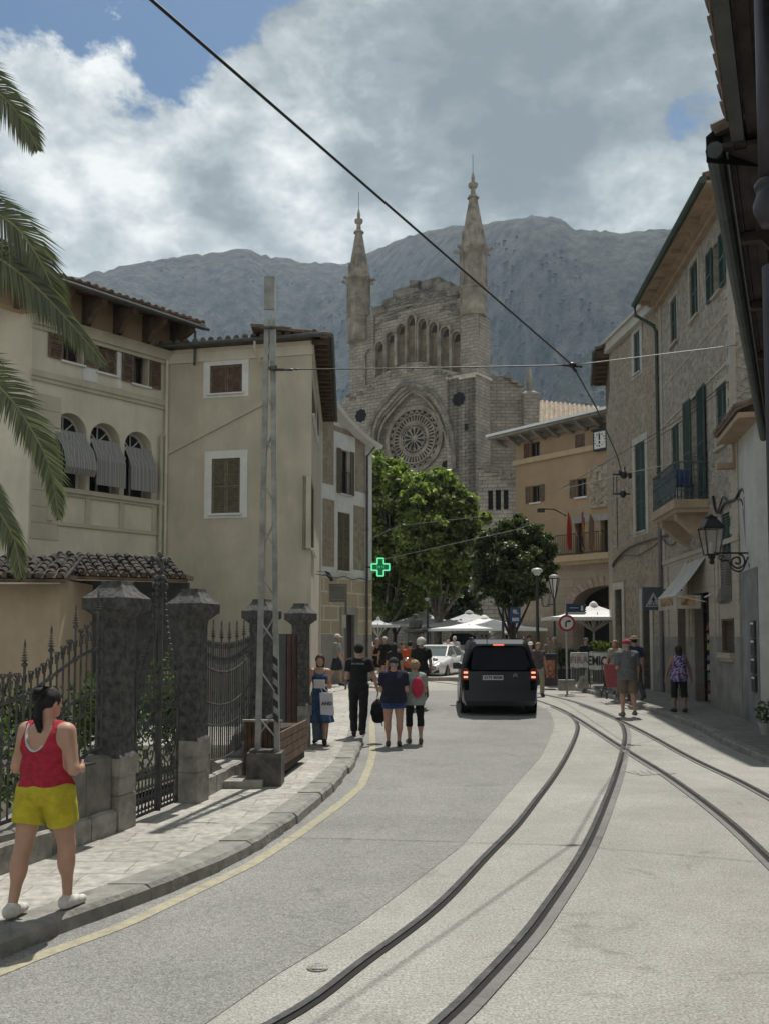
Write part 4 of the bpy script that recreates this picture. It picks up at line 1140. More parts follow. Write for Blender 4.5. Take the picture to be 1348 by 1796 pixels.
q=MB();tiles(q,W7.P(-.3,6.74,.46),W7.P(W7.L+.6,6.74,.46),-W7.n3*math.cos(R(20))+V(0,0,math.sin(R(20))),3,.22,.085,3);part('roof_tiles',q,M_TILE,rf)
ug=W7.px(1318,1100)[0]
sgn=thing('wall_sign','grey fish-shaped hanging board with faded letters on the white house','sign',W7.P(.5,3.2,.2))
s0=P(1313,987,20.6);s1=P(1346,985,20.3)
q=MB()
pl=[(1313,989),(1346,984),(1352,986),(1352,1033),(1328,1034),(1316,1006)]
q.prism([P(x,y,20.2)for x,y in pl],(0,.05,0));part('board',q,mat('blue_grey_board',(0.17,0.19,0.19),.7,.15),sgn)
q=MB();q.box((P(1335,990,20.2).x,20.19,P(1335,992,20.2).z),(.42,.03,.07));q.box((P(1340,1031,20.2).x,20.19,P(1335,1030,20.2).z),(.25,.03,.05));part('border',q,mat('pale_board_trim',(0.30,0.32,0.31),.7),sgn)
part('letters',text_mb('Ca M',.27,P(1334,1012,20.185),V(1,0,0),V(0,-1,0),bold=.004),mat('faded_letters',(0.42,0.42,0.40),.8),sgn)
mbd=thing('menu_board','dark green stack of menu boards fixed to the low white house wall','board',W7.P(1.2,1,.1))
for i in range(4):
 zz=.95+i*.38
 q=MB();W7.box(q,W7.L-.62,W7.L-.22,zz,zz+.34,.02,.06);bb=part('panel',q,mat('dark_green_board',(0.03,0.045,0.045),.4,.2,6),mbd)
 q=MB();W7.box(q,W7.L-.58,W7.L-.28,zz+.27,zz+.31,.061,.066);part('heading',q,M_WHITE,bb)
# near right: dark eaves overhead
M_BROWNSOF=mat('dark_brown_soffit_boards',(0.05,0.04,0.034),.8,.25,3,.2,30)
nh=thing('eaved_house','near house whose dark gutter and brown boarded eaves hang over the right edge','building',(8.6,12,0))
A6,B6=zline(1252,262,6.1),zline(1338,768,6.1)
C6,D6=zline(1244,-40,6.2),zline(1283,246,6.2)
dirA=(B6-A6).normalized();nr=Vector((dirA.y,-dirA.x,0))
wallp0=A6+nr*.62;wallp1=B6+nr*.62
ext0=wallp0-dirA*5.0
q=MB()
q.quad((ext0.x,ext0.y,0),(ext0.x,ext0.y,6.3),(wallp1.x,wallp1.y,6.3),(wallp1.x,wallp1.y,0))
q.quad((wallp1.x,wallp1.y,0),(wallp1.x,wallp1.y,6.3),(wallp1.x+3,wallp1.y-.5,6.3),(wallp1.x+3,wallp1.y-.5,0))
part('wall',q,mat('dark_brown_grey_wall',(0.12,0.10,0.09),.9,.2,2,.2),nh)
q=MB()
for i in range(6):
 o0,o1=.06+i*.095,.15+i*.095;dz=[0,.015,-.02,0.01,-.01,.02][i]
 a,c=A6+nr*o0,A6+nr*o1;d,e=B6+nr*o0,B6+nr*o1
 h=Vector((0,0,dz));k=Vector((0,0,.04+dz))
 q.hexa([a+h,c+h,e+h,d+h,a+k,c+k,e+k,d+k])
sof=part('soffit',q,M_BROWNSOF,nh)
q=MB();q.tube([A6,B6],.07,10);q.tube([A6-V(0,0,.05)+nr*.1,B6-V(0,0,.05)+nr*.1],.012,5);part('gutter',q,M_ZINC,nh)
for f in(.15,.32,.5,.7):
 p=A6+(B6-A6)*f
 q=MB();pts=[p+nr*.08+V(0,0,.0),p+nr*.6,p+nr*.6+V(0,0,-.4),p+nr*.42+V(0,0,-.26),p+nr*.3+V(0,0,-.1),p+nr*.12+V(0,0,-.09)]
 q.prism([x-dirA*.05 for x in pts],dirA*.10);part('bracket',q,M_BROWNSOF,sof)
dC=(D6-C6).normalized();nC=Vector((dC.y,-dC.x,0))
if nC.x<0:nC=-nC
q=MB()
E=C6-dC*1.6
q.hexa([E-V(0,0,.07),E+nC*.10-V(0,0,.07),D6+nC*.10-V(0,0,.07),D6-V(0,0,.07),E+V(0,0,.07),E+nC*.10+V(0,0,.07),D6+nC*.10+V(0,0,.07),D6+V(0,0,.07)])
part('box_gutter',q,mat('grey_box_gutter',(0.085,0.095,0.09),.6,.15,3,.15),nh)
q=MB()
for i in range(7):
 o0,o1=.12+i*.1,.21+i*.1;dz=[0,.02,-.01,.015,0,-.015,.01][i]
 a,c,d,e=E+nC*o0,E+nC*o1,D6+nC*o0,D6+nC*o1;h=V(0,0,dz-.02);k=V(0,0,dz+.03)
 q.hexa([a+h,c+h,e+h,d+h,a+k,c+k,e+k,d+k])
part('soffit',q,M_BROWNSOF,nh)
q=MB();tiles(q,D6+V(-.05,0,.16),D6+V(-.05,0,.16)-dC*4.4,nC*math.cos(R(18))+V(0,0,math.sin(R(18))),2.5,.22,.085,3)
tiles(q,A6+V(0,0,.16),B6+V(0,0,.16),nr*math.cos(R(18))+V(0,0,math.sin(R(18))),3,.24,.09,3)
part('roof',q,M_TILE,nh)
q=MB();q.hexa([D6+V(-.12,.02,-.1),D6+nC*.75+V(0,.02,-.1),A6+nr*.5+V(0,.3,-.1),A6+V(-.06,.02,-.1),D6+V(-.12,.02,.12),D6+nC*.75+V(0,.02,.12),A6+nr*.5+V(0,.3,.12),A6+V(-.06,.02,.12)]);part('fascia',q,M_BLACK,nh)
pp=P(1352,350,4.6);
dp=thing('iron_downpipe','dark violet cast iron downpipe with a bulging collar at the right edge','pipe',(pp.x,pp.y,.12))
q=MB();q.lathe([(.052,.12),(.052,3.95)],(pp.x,pp.y,0),14)
part('pipe',q,mat('dark_violet_iron',(0.035,0.03,0.04),.45,.2,4,.1),dp,smooth=False)
q=MB();zc=P(1352,350,4.6).z
q.lathe([(.052,zc-.13),(.062,zc-.11),(.085,zc-.06),(.088,zc-.02),(.070,zc+.03),(.066,zc+.05),(.078,zc+.06),(.080,zc+.085),(.066,zc+.10),(.052,zc+.10)],(pp.x,pp.y,0),16)
q.lathe([(.058,zc+.1),(.058,5.4)],(pp.x,pp.y,0),14)
part('collar',q,mat('dark_violet_iron',(0,0,0)),dp,smooth=True)
# church
WL,WR=Vector((-3.2,119.5)),Vector((10.4,110.0))
tC=(WR-WL).normalized()
W8=Wall(tuple(WL-tC*6),tuple(WR+tC*4),0,30)
church=thing('church','huge stone church front with two pinnacled turrets, a stepped gable and a big rose window','church',(4,118,0))
cn,ct=W8.n3,W8.t3
def cu(x,y=700):return W8.px(x,y)[0]
def cz(x,y):return W8.px(x,y)[1]
body=MB();plain=MB();darkst=MB();rough=MB()
uL0,uL1=cu(608),cu(650);uR0,uR1=cu(806),cu(834)
uC=cu(727)
out_px=[(608,556),(650,550),(650,539),(667,533),(667,525),(686,519),(686,508),(716,499),(732,494),(762,486),(763,497),(781,495),(782,505),(806,503),(806,548),(834,548),(834,700),(765,690),(714,670),(690,690),(665,718),(608,725)]
zt=60
outline=[]
for x,y in out_px:
 u,z=W8.px(x,y);outline.append((u,max(z,0)))
TH=2.4
body.prism([W8.P(u,z,-0.9)for u,z in outline],-cn*TH)
lo=[(600,1090),(600,700),(612,690),(628,684),(645,675),(662,660),(681,650),(700,642),(717,636),(737,634),(757,642),(776,647),(797,652),(834,657),(834,1090)]
W8.z1=40
arch_px=[(654,830),(655,766),(660,743),(670,724),(687,704),(700,690),(714,679),(732,683),(753,696),(767,715),(776,735),(784,760),(789,790),(791,831)]
archuz=[W8.px(x,y)for x,y in arch_px]
topuz=[W8.px(x,y)for x,y in lo]
def interp_u(pts,u):
 pts=sorted(pts)
 return interp(pts,u)
ua,ub=archuz[0][0],archuz[-1][0]
arch_top=lambda u:interp([(a,b)for a,b in sorted(archuz)],u)
top_line=lambda u:interp(sorted([(a,b)for a,b in topuz[1:-1]]),u)
uA,uB=W8.px(600,800)[0],W8.px(834,800)[0]
cols=[uA+(uB-uA)*i/90 for i in range(91)]
for a,b in zip(cols,cols[1:]):
 m=(a+b)/2
 if ua<m<ub:
  body.quad(W8.P(a,arch_top(a),.0),W8.P(b,arch_top(b),.0),W8.P(b,top_line(b),0),W8.P(a,top_line(a),0))
  for k,(o0,o1,sh)in enumerate(((0,-.35,0),(-.35,-.7,.35),(-.7,-1.3,.7))):
   f=lambda u,s_:arch_top(u)-s_
   plain.quad(W8.P(a,f(a,sh),o0),W8.P(b,f(b,sh),o0),W8.P(b,f(b,sh),o1),W8.P(a,f(a,sh),o1))
   if k<2:plain.quad(W8.P(a,f(a,sh),o1),W8.P(b,f(b,sh),o1),W8.P(b,f(b,sh+.35),o1),W8.P(a,f(a,sh+.35),o1))
 else:
  body.quad(W8.P(a,0,0),W8.P(b,0,0),W8.P(b,top_line(b),0),W8.P(a,top_line(a),0))
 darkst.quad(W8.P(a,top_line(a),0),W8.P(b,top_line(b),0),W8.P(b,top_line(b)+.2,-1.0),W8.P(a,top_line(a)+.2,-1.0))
for u in(ua,ub):
 body.quad(W8.P(u,0,0),W8.P(u,arch_top(u),0),W8.P(u,arch_top(u),-1.3),W8.P(u,0,-1.3))
W8.box(body,ua,ub,0,max(z for _,z in archuz),-1.5,-1.3)
hood=[W8.P(u+(-.5 if u<uC else .5)*(1 if abs(u-uC)>.8 else 0),z+.45,.12)for u,z in archuz]
rough.tube(sm3(catmull(hood,4),1),.26,6)
hood2=[W8.P(u+(.45 if u<uC else-.45)*(1 if abs(u-uC)>.8 else 0),z-.5,-.45)for u,z in archuz]
plain.tube(sm3(catmull(hood2,4),1),.17,6)
cap_=MB()
niches=[(644.6,613,677),(662,598,662),(681,582,651),(699.5,567,642),(717,552,636),(737,558,636),(756,564,642),(776.6,571.6,648),(796.5,580,653)]
hw=abs(cu(699.5,600)-cu(681,600))*.36
for x,yt,yb in niches:
 u,z1=W8.px(x,yt);z0=W8.px(x,yb)[1]
 for s_ in(-1,1):plain.box(W8.P(u+s_*hw*1.22,(z0+z1)/2-.3,-.62),(hw*.34,.6,z1-z0),math.atan2(ct.y,ct.x))
 n=8
 for k in range(n):
  a0,a1=math.pi*k/n,math.pi*(k+1)/n
  plain.hexa([W8.P(u+q*math.cos(a),z1-hw*.9+q*math.sin(a),oo)for oo in(-.9,-.35)for q,a in((hw,a0),(hw*1.35,a0),(hw*1.35,a1),(hw,a1))])
 cap_=MB();cap_.prism([W8.P(u+hw*.82*math.cos(math.pi*k/10),z1-hw*1.9+hw*1.6*math.sin(math.pi*k/10),-.87)for k in range(11)],cn*.02);part('niche_shade',cap_,mat('painted_niche_shade',(.045,.035,.025),.95,.2),church)  # dark half-disc paints the shade under each niche arch
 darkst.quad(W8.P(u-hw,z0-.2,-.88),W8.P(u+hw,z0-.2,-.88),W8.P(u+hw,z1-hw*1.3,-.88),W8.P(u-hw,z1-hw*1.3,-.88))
 n=8
random.seed(9)
for i in range(len(lo)-4):
 x,y=lo[i+2];u,z=W8.px(x,y)
 for k in range(3):rough.box(W8.P(u+random.uniform(-.9,.9),z-.25-k*.33+random.uniform(-.1,.1),.02),(random.uniform(.5,1.3),.26,.22),math.atan2(ct.y,ct.x))
for i in range(90):
 x=random.uniform(652,804);top=interp([(650,537),(667,524),(686,510),(716,494),(762,489),(782,502),(806,512)],x)
 y=top+random.uniform(9,42)
 if y>interp([(640,612),(717,545),(800,572)],x):continue
 u,z=W8.px(x,y);rough.box(W8.P(u,z,-.88),(random.uniform(.8,2.0),.24,.16),math.atan2(ct.y,ct.x))
crest=[(650,537),(667,530),(667,521),(686,516),(686,506),(716,496),(716,489),(762,487)]
for a,b in(((649,538),(668,532)),((667,524),(687,518)),((685,507),(732,493)),((715,489),(730,490)),((731,492),(762,483)),((762,494),(782,492)),((781,503),(804,499))):
 ua_,za_=W8.px(*a);ub_,zb_=W8.px(*b)
 rough.hexa([W8.P(ua_-.25,za_-.9,-3.3),W8.P(ub_+.1,zb_-.9,-3.3),W8.P(ub_+.1,zb_-.9,-.72),W8.P(ua_-.25,za_-.9,-.72),W8.P(ua_-.25,za_+.12,-3.3),W8.P(ub_+.1,zb_+.12,-3.3),W8.P(ub_+.1,zb_+.12,-.72),W8.P(ua_-.25,za_+.12,-.72)])
part('front',body,M_ASHLAR,church)
part('gallery_arcade',plain,M_CHURCHPLAIN,church)
part('rough_courses',rough,M_CHURCHDARK,church)
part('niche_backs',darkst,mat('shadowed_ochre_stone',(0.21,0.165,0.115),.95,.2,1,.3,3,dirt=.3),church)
ur,zr_=W8.px(726.4,770,-1.2);RR=abs(W8.px(771,770,-1.2)[0]-W8.px(682,770,-1.2)[0])/2
rb=MB();n=48
rb.prism([W8.P(ur+RR*1.02*math.cos(2*math.pi*k/n),zr_+RR*1.02*math.sin(2*math.pi*k/n),-1.28)for k in range(n)],cn*.03)
tr_=MB()
def ring(mb,r0,r1,o0,o1,n=48):
 for k in range(n):
  a0,a1=2*math.pi*k/n,2*math.pi*(k+1)/n
  mb.hexa([W8.P(ur+q*math.cos(a),zr_+q*math.sin(a),oo)for oo in(o0,o1)for q,a in((r0,a0),(r1,a0),(r1,a1),(r0,a1))])
ring(tr_,RR*.97,RR*1.12,-1.25,-.95);ring(tr_,RR*.78,RR*.83,-1.25,-1.05);ring(tr_,RR*.53,RR*.60,-1.25,-1.0);ring(tr_,0.01,RR*.05,-1.25,-1.05,12)
ring(tr_,RR*.47,RR*.53,-1.25,-1.12)
for k in range(40):
 a=2*math.pi*k/40;c,s_=math.cos(a),math.sin(a)
 tr_.bar(W8.P(ur+RR*.58*c,zr_+RR*.58*s_,-1.15),W8.P(ur+RR*.8*c,zr_+RR*.8*s_,-1.15),.19,.2)
for k in range(26):
 a=2*math.pi*k/26;a2=2*math.pi*(k+1)/26;am=(a+a2)/2
 pts=[W8.P(ur+RR*q*math.cos(t),zr_+RR*q*math.sin(t),-1.15)for q,t in((.98,a),(.82,am),(.98,a2))]
 tr_.tube(pts,.14,5);tr_.ell(W8.P(ur+RR*.90*math.cos(a),zr_+RR*.90*math.sin(a),-1.15),(.16,.16,.16),6,4)
for k in range(12):
 a=2*math.pi*k/12;c,s_=math.cos(a),math.sin(a)
 tr_.bar(W8.P(ur,zr_,-1.15),W8.P(ur+RR*.48*c,zr_+RR*.48*s_,-1.15),.13,.14)
 am=a+math.pi/12
 pts=[W8.P(ur+RR*q*math.cos(t),zr_+RR*q*math.sin(t),-1.15)for q,t in((.30,a),(.40,a+.14),(.43,am),(.40,am+.12),(.30,a+2*math.pi/12))]
 tr_.tube(pts,.11,5)
rose=part('rose_window',tr_,M_CHURCHPLAIN,church)
part('glass',rb,mat('dark_leaded_glass',(0.012,0.011,0.010),.4,.2),rose)
for(x,y,rr)in((804,700,.95),(633,729,.95),(776,818,1.15)):
 u,z=W8.px(x,y);q=MB();oo=.02 if rr<1 else-1.25
 for k in range(8):
  a=2*math.pi*k/8
  q.prism([W8.P(u+rr*.6*math.cos(a)+rr*.36*math.cos(t),z+rr*.6*math.sin(a)+rr*.36*math.sin(t),oo)for t in[2*math.pi*j/8 for j in range(8)]],cn*.03)
 q.prism([W8.P(u+rr*.3*math.cos(t),z+rr*.3*math.sin(t),oo)for t in[2*math.pi*j/8 for j in range(8)]],cn*.03)
 part('rosette',q,M_DARKIN,church)
q=MB()
for x,y in((817,749),(823,608),(819,572),(866,712),(880,690),(624,613)):
 u,z=W8.px(x,y)
 if x<834:W8.box(q,u-.22,u+.22,z-.4,z+.4,-.9 if y<640 else-.02,.05 if y>640 else-.86)
part('slit_openings',q,M_DARKIN,church)
def turret(cx_px,ytop,yc,yl,ybase,wpx,Y):
 """octagonal turret: finial tip, spire foot, ledge, base"""
 s_=F/Y;X=P(cx_px,yc,Y).x
 z=lambda y:P(cx_px,y,Y).z
 r=wpx/s_/2
 t=MB();rot=math.atan2(ct.y,ct.x)+math.pi/8
 c=(X,Y,0)
 t.lathe([(r*1.0,z(ybase)),(r*1.0,z(yl)-.3),(r*1.10,z(yl)-.15),(r*1.10,z(yl)),(r*.93,z(yl)+.2),(r*.93,z(yc)-.5),(r*1.15,z(yc)-.1),(r*1.18,z(yc))],c,8,rot=rot)
 ht=z(ytop)-z(yc)
 t.lathe([(r*1.08,z(yc)),(r*.86,z(yc)+ht*.14),(r*.62,z(yc)+ht*.36),(r*.30,z(yc)+ht*.655),(r*.28,z(yc)+ht*.66)],c,8,rot=rot)
 t.lathe([(r*.46,z(yc)+ht*.66),(r*.40,z(yc)+ht*.68),(r*.20,z(yc)+ht*.70),(r*.17,z(yc)+ht*.78),(r*.34,z(yc)+ht*.80),(r*.36,z(yc)+ht*.84),(r*.12,z(yc)+ht*.85),(r*.14,z(yc)+ht*.92),(.02,z(ytop))],c,8,rot=rot)
 tt=part('turret',t,M_CHURCHPLAIN,church)
 g_=MB()
 for k in range(8):
  a=rot+2*math.pi*(k+.5)/8;d=Vector((math.cos(a),math.sin(a),0));e=Vector((-d.y,d.x,0))
  p=Vector(c)+d*(r*.92*math.cos(math.pi/8));zb=z(yc)
  g_.prism([p+e*r*-.34+V(0,0,zb),p+e*r*.34+V(0,0,zb),p+V(0,0,zb+ht*.24)],-d*r*.5)
  q_=Vector(c)+d*r*1.12;a2=rot+2*math.pi*k/8;d2=Vector((math.cos(a2),math.sin(a2),0))
  g_.bar(Vector(c)+d2*r*1.0+V(0,0,zb-.1),Vector(c)+d2*r*1.42+V(0,0,zb+.12),.28,.3)
  p2=Vector(c)+d*(r*.93*math.cos(math.pi/8)+.0)
  g_.bar(Vector(c)+d2*r*.95+V(0,0,z(yl)+.2),Vector(c)+d2*r*.95+V(0,0,zb-.4),.16,.16)
 part('gablets',g_,M_CHURCHPLAIN,tt)
 lr=MB();lr.tube([(X,Y,z(ytop)-.2),(X,Y,z(ytop)+30/s_)],.035,5);part('lightning_rod',lr,M_IRON,tt)
turret(629,365,493,556,600,43,120.6)
turret(829.5,300,440,507,556,49,111.4)
fl=MB();rz=math.atan2(ct.y,ct.x)
WF=Wall(tuple(Vector(W8.P(cu(834),0,0).xy)),tuple(Vector((W8.P(cu(834),0,0)-cn*9).xy)),0,30)
if WF.n.x<0:WF.n=-WF.n;WF.n3=-WF.n3
u1f=3.4
zB1,zB2=W8.px(834,657)[1],W8.px(834,549)[1]
WF.box(fl,0,u1f,0,zB1,-4,0)
WF.box(fl,.9,3.6,zB1,zB2,-1.9,0.0)
W8.box(fl,uL0,uL1,cz(630,690),cz(630,556),-3,-.6)
W8.box(fl,uR0,uR1,cz(820,657),cz(820,549),-3,-.3)
part('buttress',fl,M_ASHLAR,church)
q=MB();WF.box(q,-.15,u1f+.2,zB1,zB1+.3,-4,.25);W8.box(q,cu(806),cu(834),zB1-.3,zB1,-.1,.3);part('string_course',q,mat('pale_coping',(.5,.46,.38),.9,.1),church)
def at_px(x,y,Y):return P(x,y,Y)
ai=MB();Ya=115.5
prof=[(840,658,884,664),(884,664,896,668),(896,672,906,680),(906,678,917,688)]
for x0,y0,x1,y1 in prof:
 a,b=P(x0,y0,Ya),P(x1,y1,Ya);zt_=a.z
 ai.hexa([(a.x,Ya,0),(b.x,Ya,0),(b.x,Ya+4,0),(a.x,Ya+4,0),(a.x,Ya,zt_),(b.x,Ya,zt_),(b.x,Ya+4,zt_),(a.x,Ya+4,zt_)])
a,b=P(917,690,Ya-1),P(946,690,Ya-1)
ai.hexa([(a.x,Ya-1,0),(b.x,Ya-1,0),(b.x,Ya+3,0),(a.x,Ya+3,0),(a.x,Ya-1,a.z),(b.x,Ya-1,a.z),(b.x,Ya+3,a.z),(a.x,Ya+3,a.z)])
part('aisle_wall',ai,M_ASHLAR,church)
pn=MB();c=((a.x+b.x)/2,Ya+.5,0);w_=(b.x-a.x)/2
pn.lathe([(w_*1.35,a.z),(w_*1.3,a.z+.25),(w_*.5,a.z+.7),(w_*.36,a.z+1.2),(w_*.3,a.z+3.0),(.04,a.z+3.9)],c,8,rot=math.pi/8)
for x0,y0,x1,y1 in prof[1:]:
 p,r_=P(x0,y0-2,Ya),P(x1,y0-2,Ya);pn.box(((p.x+r_.x)/2,Ya+1,p.z),(r_.x-p.x,3.0,.35))
part('pinnacle',pn,M_CHURCHPLAIN,church)
an=MB();Yn=103.0
WA=Wall((P(838,900,Yn).x,Yn),(P(912,900,Yn-1).x,Yn-1),0,20)
zt_=WA.px(850,817)[1]
for(x0,y0,x1,y1),nm in(((855,860,864,894),0),((868,859,878,894),1),((882,859,891,893),2)):
 u0,u1,z0,z1=WA.rect(x0,y0,x1,y1);WA.hole(u0,u1,z0,z1)
WA.mesh(an,.6,z0=0,z1=zt_-1.9)
for k,(x,y)in enumerate(((838,812),(852,818),(866,825),(880,832),(894,840))):
 u,z=WA.px(x,y);u2=WA.px(x+14,y)[0];WA.box(an,u,min(u2,WA.L),zt_-1.9,z,-1.5,0)
WA.box(an,0,.01,0,zt_,-6,0)
part('annex',an,M_ASHLAR,church)
q=MB();WA.box(q,0,WA.L,WA.px(860,896)[1],WA.px(860,856)[1],-.65,-.6);part('annex_window',q,M_DARKIN,church)
q=MB()
for k,(x,y)in enumerate(((838,812),(852,818),(866,825),(880,832),(894,840))):
 u,z=WA.px(x,y);WA.box(q,u-.1,u+.95,z,z+.25,-1.6,.15)
 WA.box(q,u-.2,u+.5,z-.6,z-.35,0,.3)
part('coping',q,M_CHURCHDARK,church)
q=MB()
for k in range(7):W8.box(q,cu(600+k*38,1000)-.25,cu(600+k*38,1000)+.25,0,12,0,.35)
part('pilasters',q,M_CHURCHDARK,church)
cr=thing('chapel','low tiled chapel roof showing between the church and the town hall eave','building',(20,100,0))
q=MB();a,b,c,d=P(945,745,98),P(1075,760,96),P(1022,726,104),P(946,704,104)
tiles(q,a,b,(d-a),(d-a).length,.5,.2,1);part('roof',q,mat('pale_chapel_tiles',(0.36,0.29,0.21),.95,.2,3,.3),cr)  # paler tile colour for the chapel roof
q=MB();q.hexa([(a.x,a.y,0),(b.x,b.y,0),(b.x,b.y+8,0),(a.x,a.y+8,0),(a.x,a.y,a.z-.2),(b.x,b.y,b.z-.2),(b.x,b.y+8,b.z),(a.x,a.y+8,a.z)]);part('wall',q,M_ASHLAR,cr)
# town hall
M_OCHRE=mat('ochre_town_hall_render',(0.40,0.28,0.175),.9,.05,.8,.08,30,dirt=.10)
H0,H1=Vector((7.16,51.0)),Vector((11.1,46.0))
W9=Wall(tuple(H0),tuple(H1+(H1-H0).normalized()*6),0,13.3)
th=thing('town_hall','ochre town hall with a square clock, flags on the balcony and a stone ground-floor arch','town hall',(10,52,0))
M_REDSH=mat('red_brown_shutter_paint',(0.13,0.055,0.035),.6,.15,6)
window(th,W9,(928,777),(946,805),'open',M_REDSH,0,leaves=(1,0),sill=.05,mids=0,pitch=.12)
window(th,W9,(1007.5,763),(1025,791),'closed',M_BROWNSH,0,sill=.05,mids=0,pitch=.12)
window(th,W9,(930,853),(946,880),'open',M_BROWNSH,0,leaves=(1,1),sill=.08,mids=0,pitch=.12)
window(th,W9,(1009,841),(1028,870),'open',M_BROWNSH,0,leaves=(1,0),sill=.08,mids=0,pitch=.12)
zb=W9.px(1010,978)[1]
for x0,x1,yt in((1007,1023,914),(1052,1070,909)):
 u0,u1,_,z1=W9.rect(x0,yt,x1,970);W9.hole(u0,u1,zb+.1,z1)
 q=MB();W9.box(q,u0,u1,zb+.1,z1,-.4,-.36)
 for k in range(3):W9.box(q,u0+.08+k*.4,u0+.34+k*.4,zb+.3,z1-.2,-.36,-.34)
 d_=part('balcony_door',q,mat('dark_brown_door',(0.035,0.02,0.014),.5,.2),th)
q=MB();u0,u1=W9.px(1002,905)[0],W9.px(1076,905)[0];W9.box(q,u0,u1,W9.px(1030,916)[1],W9.px(1030,904)[1],.0,.06);part('lintel_band',q,mat('mauve_grey_stone',(.36,.33,.32),.9,.08),th)
ar=[W9.px(x,y)for x,y in((1004,1062),(1073,1028))]
AC=W9.px(1062,1100)[0];AR=AC-W9.px(1004,1062)[0];AZ=W9.px(1004,1066)[1]
AR2=W9.px(1062,1027)[1]-AZ
W9.hole(AC-AR,AC+AR,.3,AZ)
q=MB();W9.mesh(q,.9,z0=zb-.0);W9.mesh
part('wall',q,M_OCHRE,th)
q=MB();W9.holes=[h for h in W9.holes if h[3]<=AZ+.01]
W9.mesh(q,.9,z0=0,z1=AZ,o=.05)
n=20
for k in range(n):
 a0,a1=math.pi*k/n,math.pi*(k+1)/n
 x0,y0,x1,y1=AC-AR*math.cos(a0),AZ+AR2*math.sin(a0),AC-AR*math.cos(a1),AZ+AR2*math.sin(a1)
 q.quad(W9.P(x0,y0,.05),W9.P(x1,y1,.05),W9.P(x1,zb,.05),W9.P(x0,zb,.05));q.quad(W9.P(x0,y0,.05),W9.P(x1,y1,.05),W9.P(x1,y1,-.85),W9.P(x0,y0,-.85))
W9.box(q,0,AC-AR,AZ,zb,-.3,.05);W9.box(q,AC+AR,W9.L,AZ,zb,-.3,.05)
part('stone_base',q,mat_block('warm_hall_ashlar',(0.40,0.33,0.25),(0.34,0.28,0.21),(.26,.22,.17),1.0,.42,.012,.25,.18,.01),th)
q=MB()
for k in range(n):
 a0,a1=math.pi*(k+.06)/n,math.pi*(k+.94)/n
 q.hexa([W9.P(AC-AR*s_*math.cos(a),AZ+(AR2+(s_-1)*AR)*math.sin(a),oo)for oo in(.05,.09)for s_,a in((1,a0),(1.22,a0),(1.22,a1),(1,a1))])
part('voussoirs',q,mat('pinkish_arch_stone',(0.42,0.33,0.26),.9,.12,3,.2),th)
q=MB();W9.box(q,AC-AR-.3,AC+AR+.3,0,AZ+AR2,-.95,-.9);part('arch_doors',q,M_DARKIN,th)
q=MB();e=Vector(W9.P(0,0,0));q.quad(e,e+V(0,0,13.3),Vector((12,66,13.3)),Vector((12,66,0)));part('side_wall',q,M_OCHRE,th)
q=MB();zc_=W9.px(905,812)[1];W9.box(q,-.1,W9.L,zc_-.15,zc_+.12,0,.16);part('cornice',q,mat('pale_ochre_trim',(.5,.38,.24),.9,.05),th)
ze_=W9.px(940,772)[1]+.5;q=MB()
ze_=12.9
W9.box(q,-1.0,W9.L,ze_,ze_+.12,0,1.15);W9.box(q,-.9,W9.L,ze_-.25,ze_,0,.3)
for i in range(14):
 uu=-.8+i*.95
 q.prism([W9.P(uu,ze_,1.0),W9.P(uu,ze_,0),W9.P(uu,ze_-.4,0),W9.P(uu,ze_-.35,.3),W9.P(uu,ze_-.12,.85)],W9.t3*.2)
rf=part('eave',q,M_CHURCHPLAIN,th)
q=MB();b0,b1=W9.P(-1.1,ze_+.14,1.2),W9.P(W9.L,ze_+.14,1.2)
q.hexa([b0,b1,b1-W9.n3*7+V(0,0,1.3),b0-W9.n3*7+W9.t3*2+V(0,0,1.3),b0+V(0,0,.14),b1+V(0,0,.14),b1-W9.n3*7+V(0,0,1.45),b0-W9.n3*7+W9.t3*2+V(0,0,1.45)])
part('roof_edge',q,mat('white_zinc_flashing',(0.75,0.76,0.76),.5,.03),rf)
u0,u1,z0,z1=W9.rect(1044.5,757.5,1069.5,788);cc,zz=(u0+u1)/2,(z0+z1)/2;hw_=(u1-u0)/2;hh=(z1-z0)/2
q=MB();W9.box(q,u0,u1,z0,z1,.0,.25);W9.box(q,u0-.08,u1+.08,z1,z1+.08,0,.32)
ck=part('clock',q,M_BLACK,th)
q=MB();W9.box(q,u0+.09,u1-.09,z0+.09,z1-.09,.25,.262);part('dial',q,mat('white_clock_dial',(.72,.72,.70),.5,.02),ck)
q=MB();rr=min(hw_,hh)*.78
for k in range(12):
 a=2*math.pi*k/12
 q.bar(W9.P(cc+rr*.78*math.sin(a),zz+rr*.78*math.cos(a),.27),W9.P(cc+rr*1.02*math.sin(a),zz+rr*1.02*math.cos(a),.27),.10 if k%3==0 else .07,.015)
part('hour_marks',q,M_BLACK,ck);q=MB();q.bar(W9.P(cc,zz-.06,.285),W9.P(cc+rr*.04,zz-rr*.55,.285),.10,.01);part('hand',q,M_BLACK,ck);q=MB();q.bar(W9.P(cc,zz,.29),W9.P(cc+rr*.0,zz+rr*.8,.29),.07,.01)
part('hand',q,M_BLACK,ck)
q=MB();random.seed(4)
u0,u1,z0,z1=W9.rect(1036,822,1068,888)
W9.box(q,u0,u1,z0,z1,.0,.05)
for i in range(70):
 uu,z_=random.uniform(u0,u1),random.uniform(z0,z1);q.ell(W9.P(uu,z_,.07),(.15,.09,random.uniform(.08,.2)),6,4)
for a in(0,1):W9.box(q,u0+.1,u1-.1,z0+a*(z1-z0-.15),z0+.15+a*(z1-z0-.15),.05,.14)
part('carved_relief',q,mat('pale_carved_stone',(.42,.36,.28),.9,.15,4,.3),th)
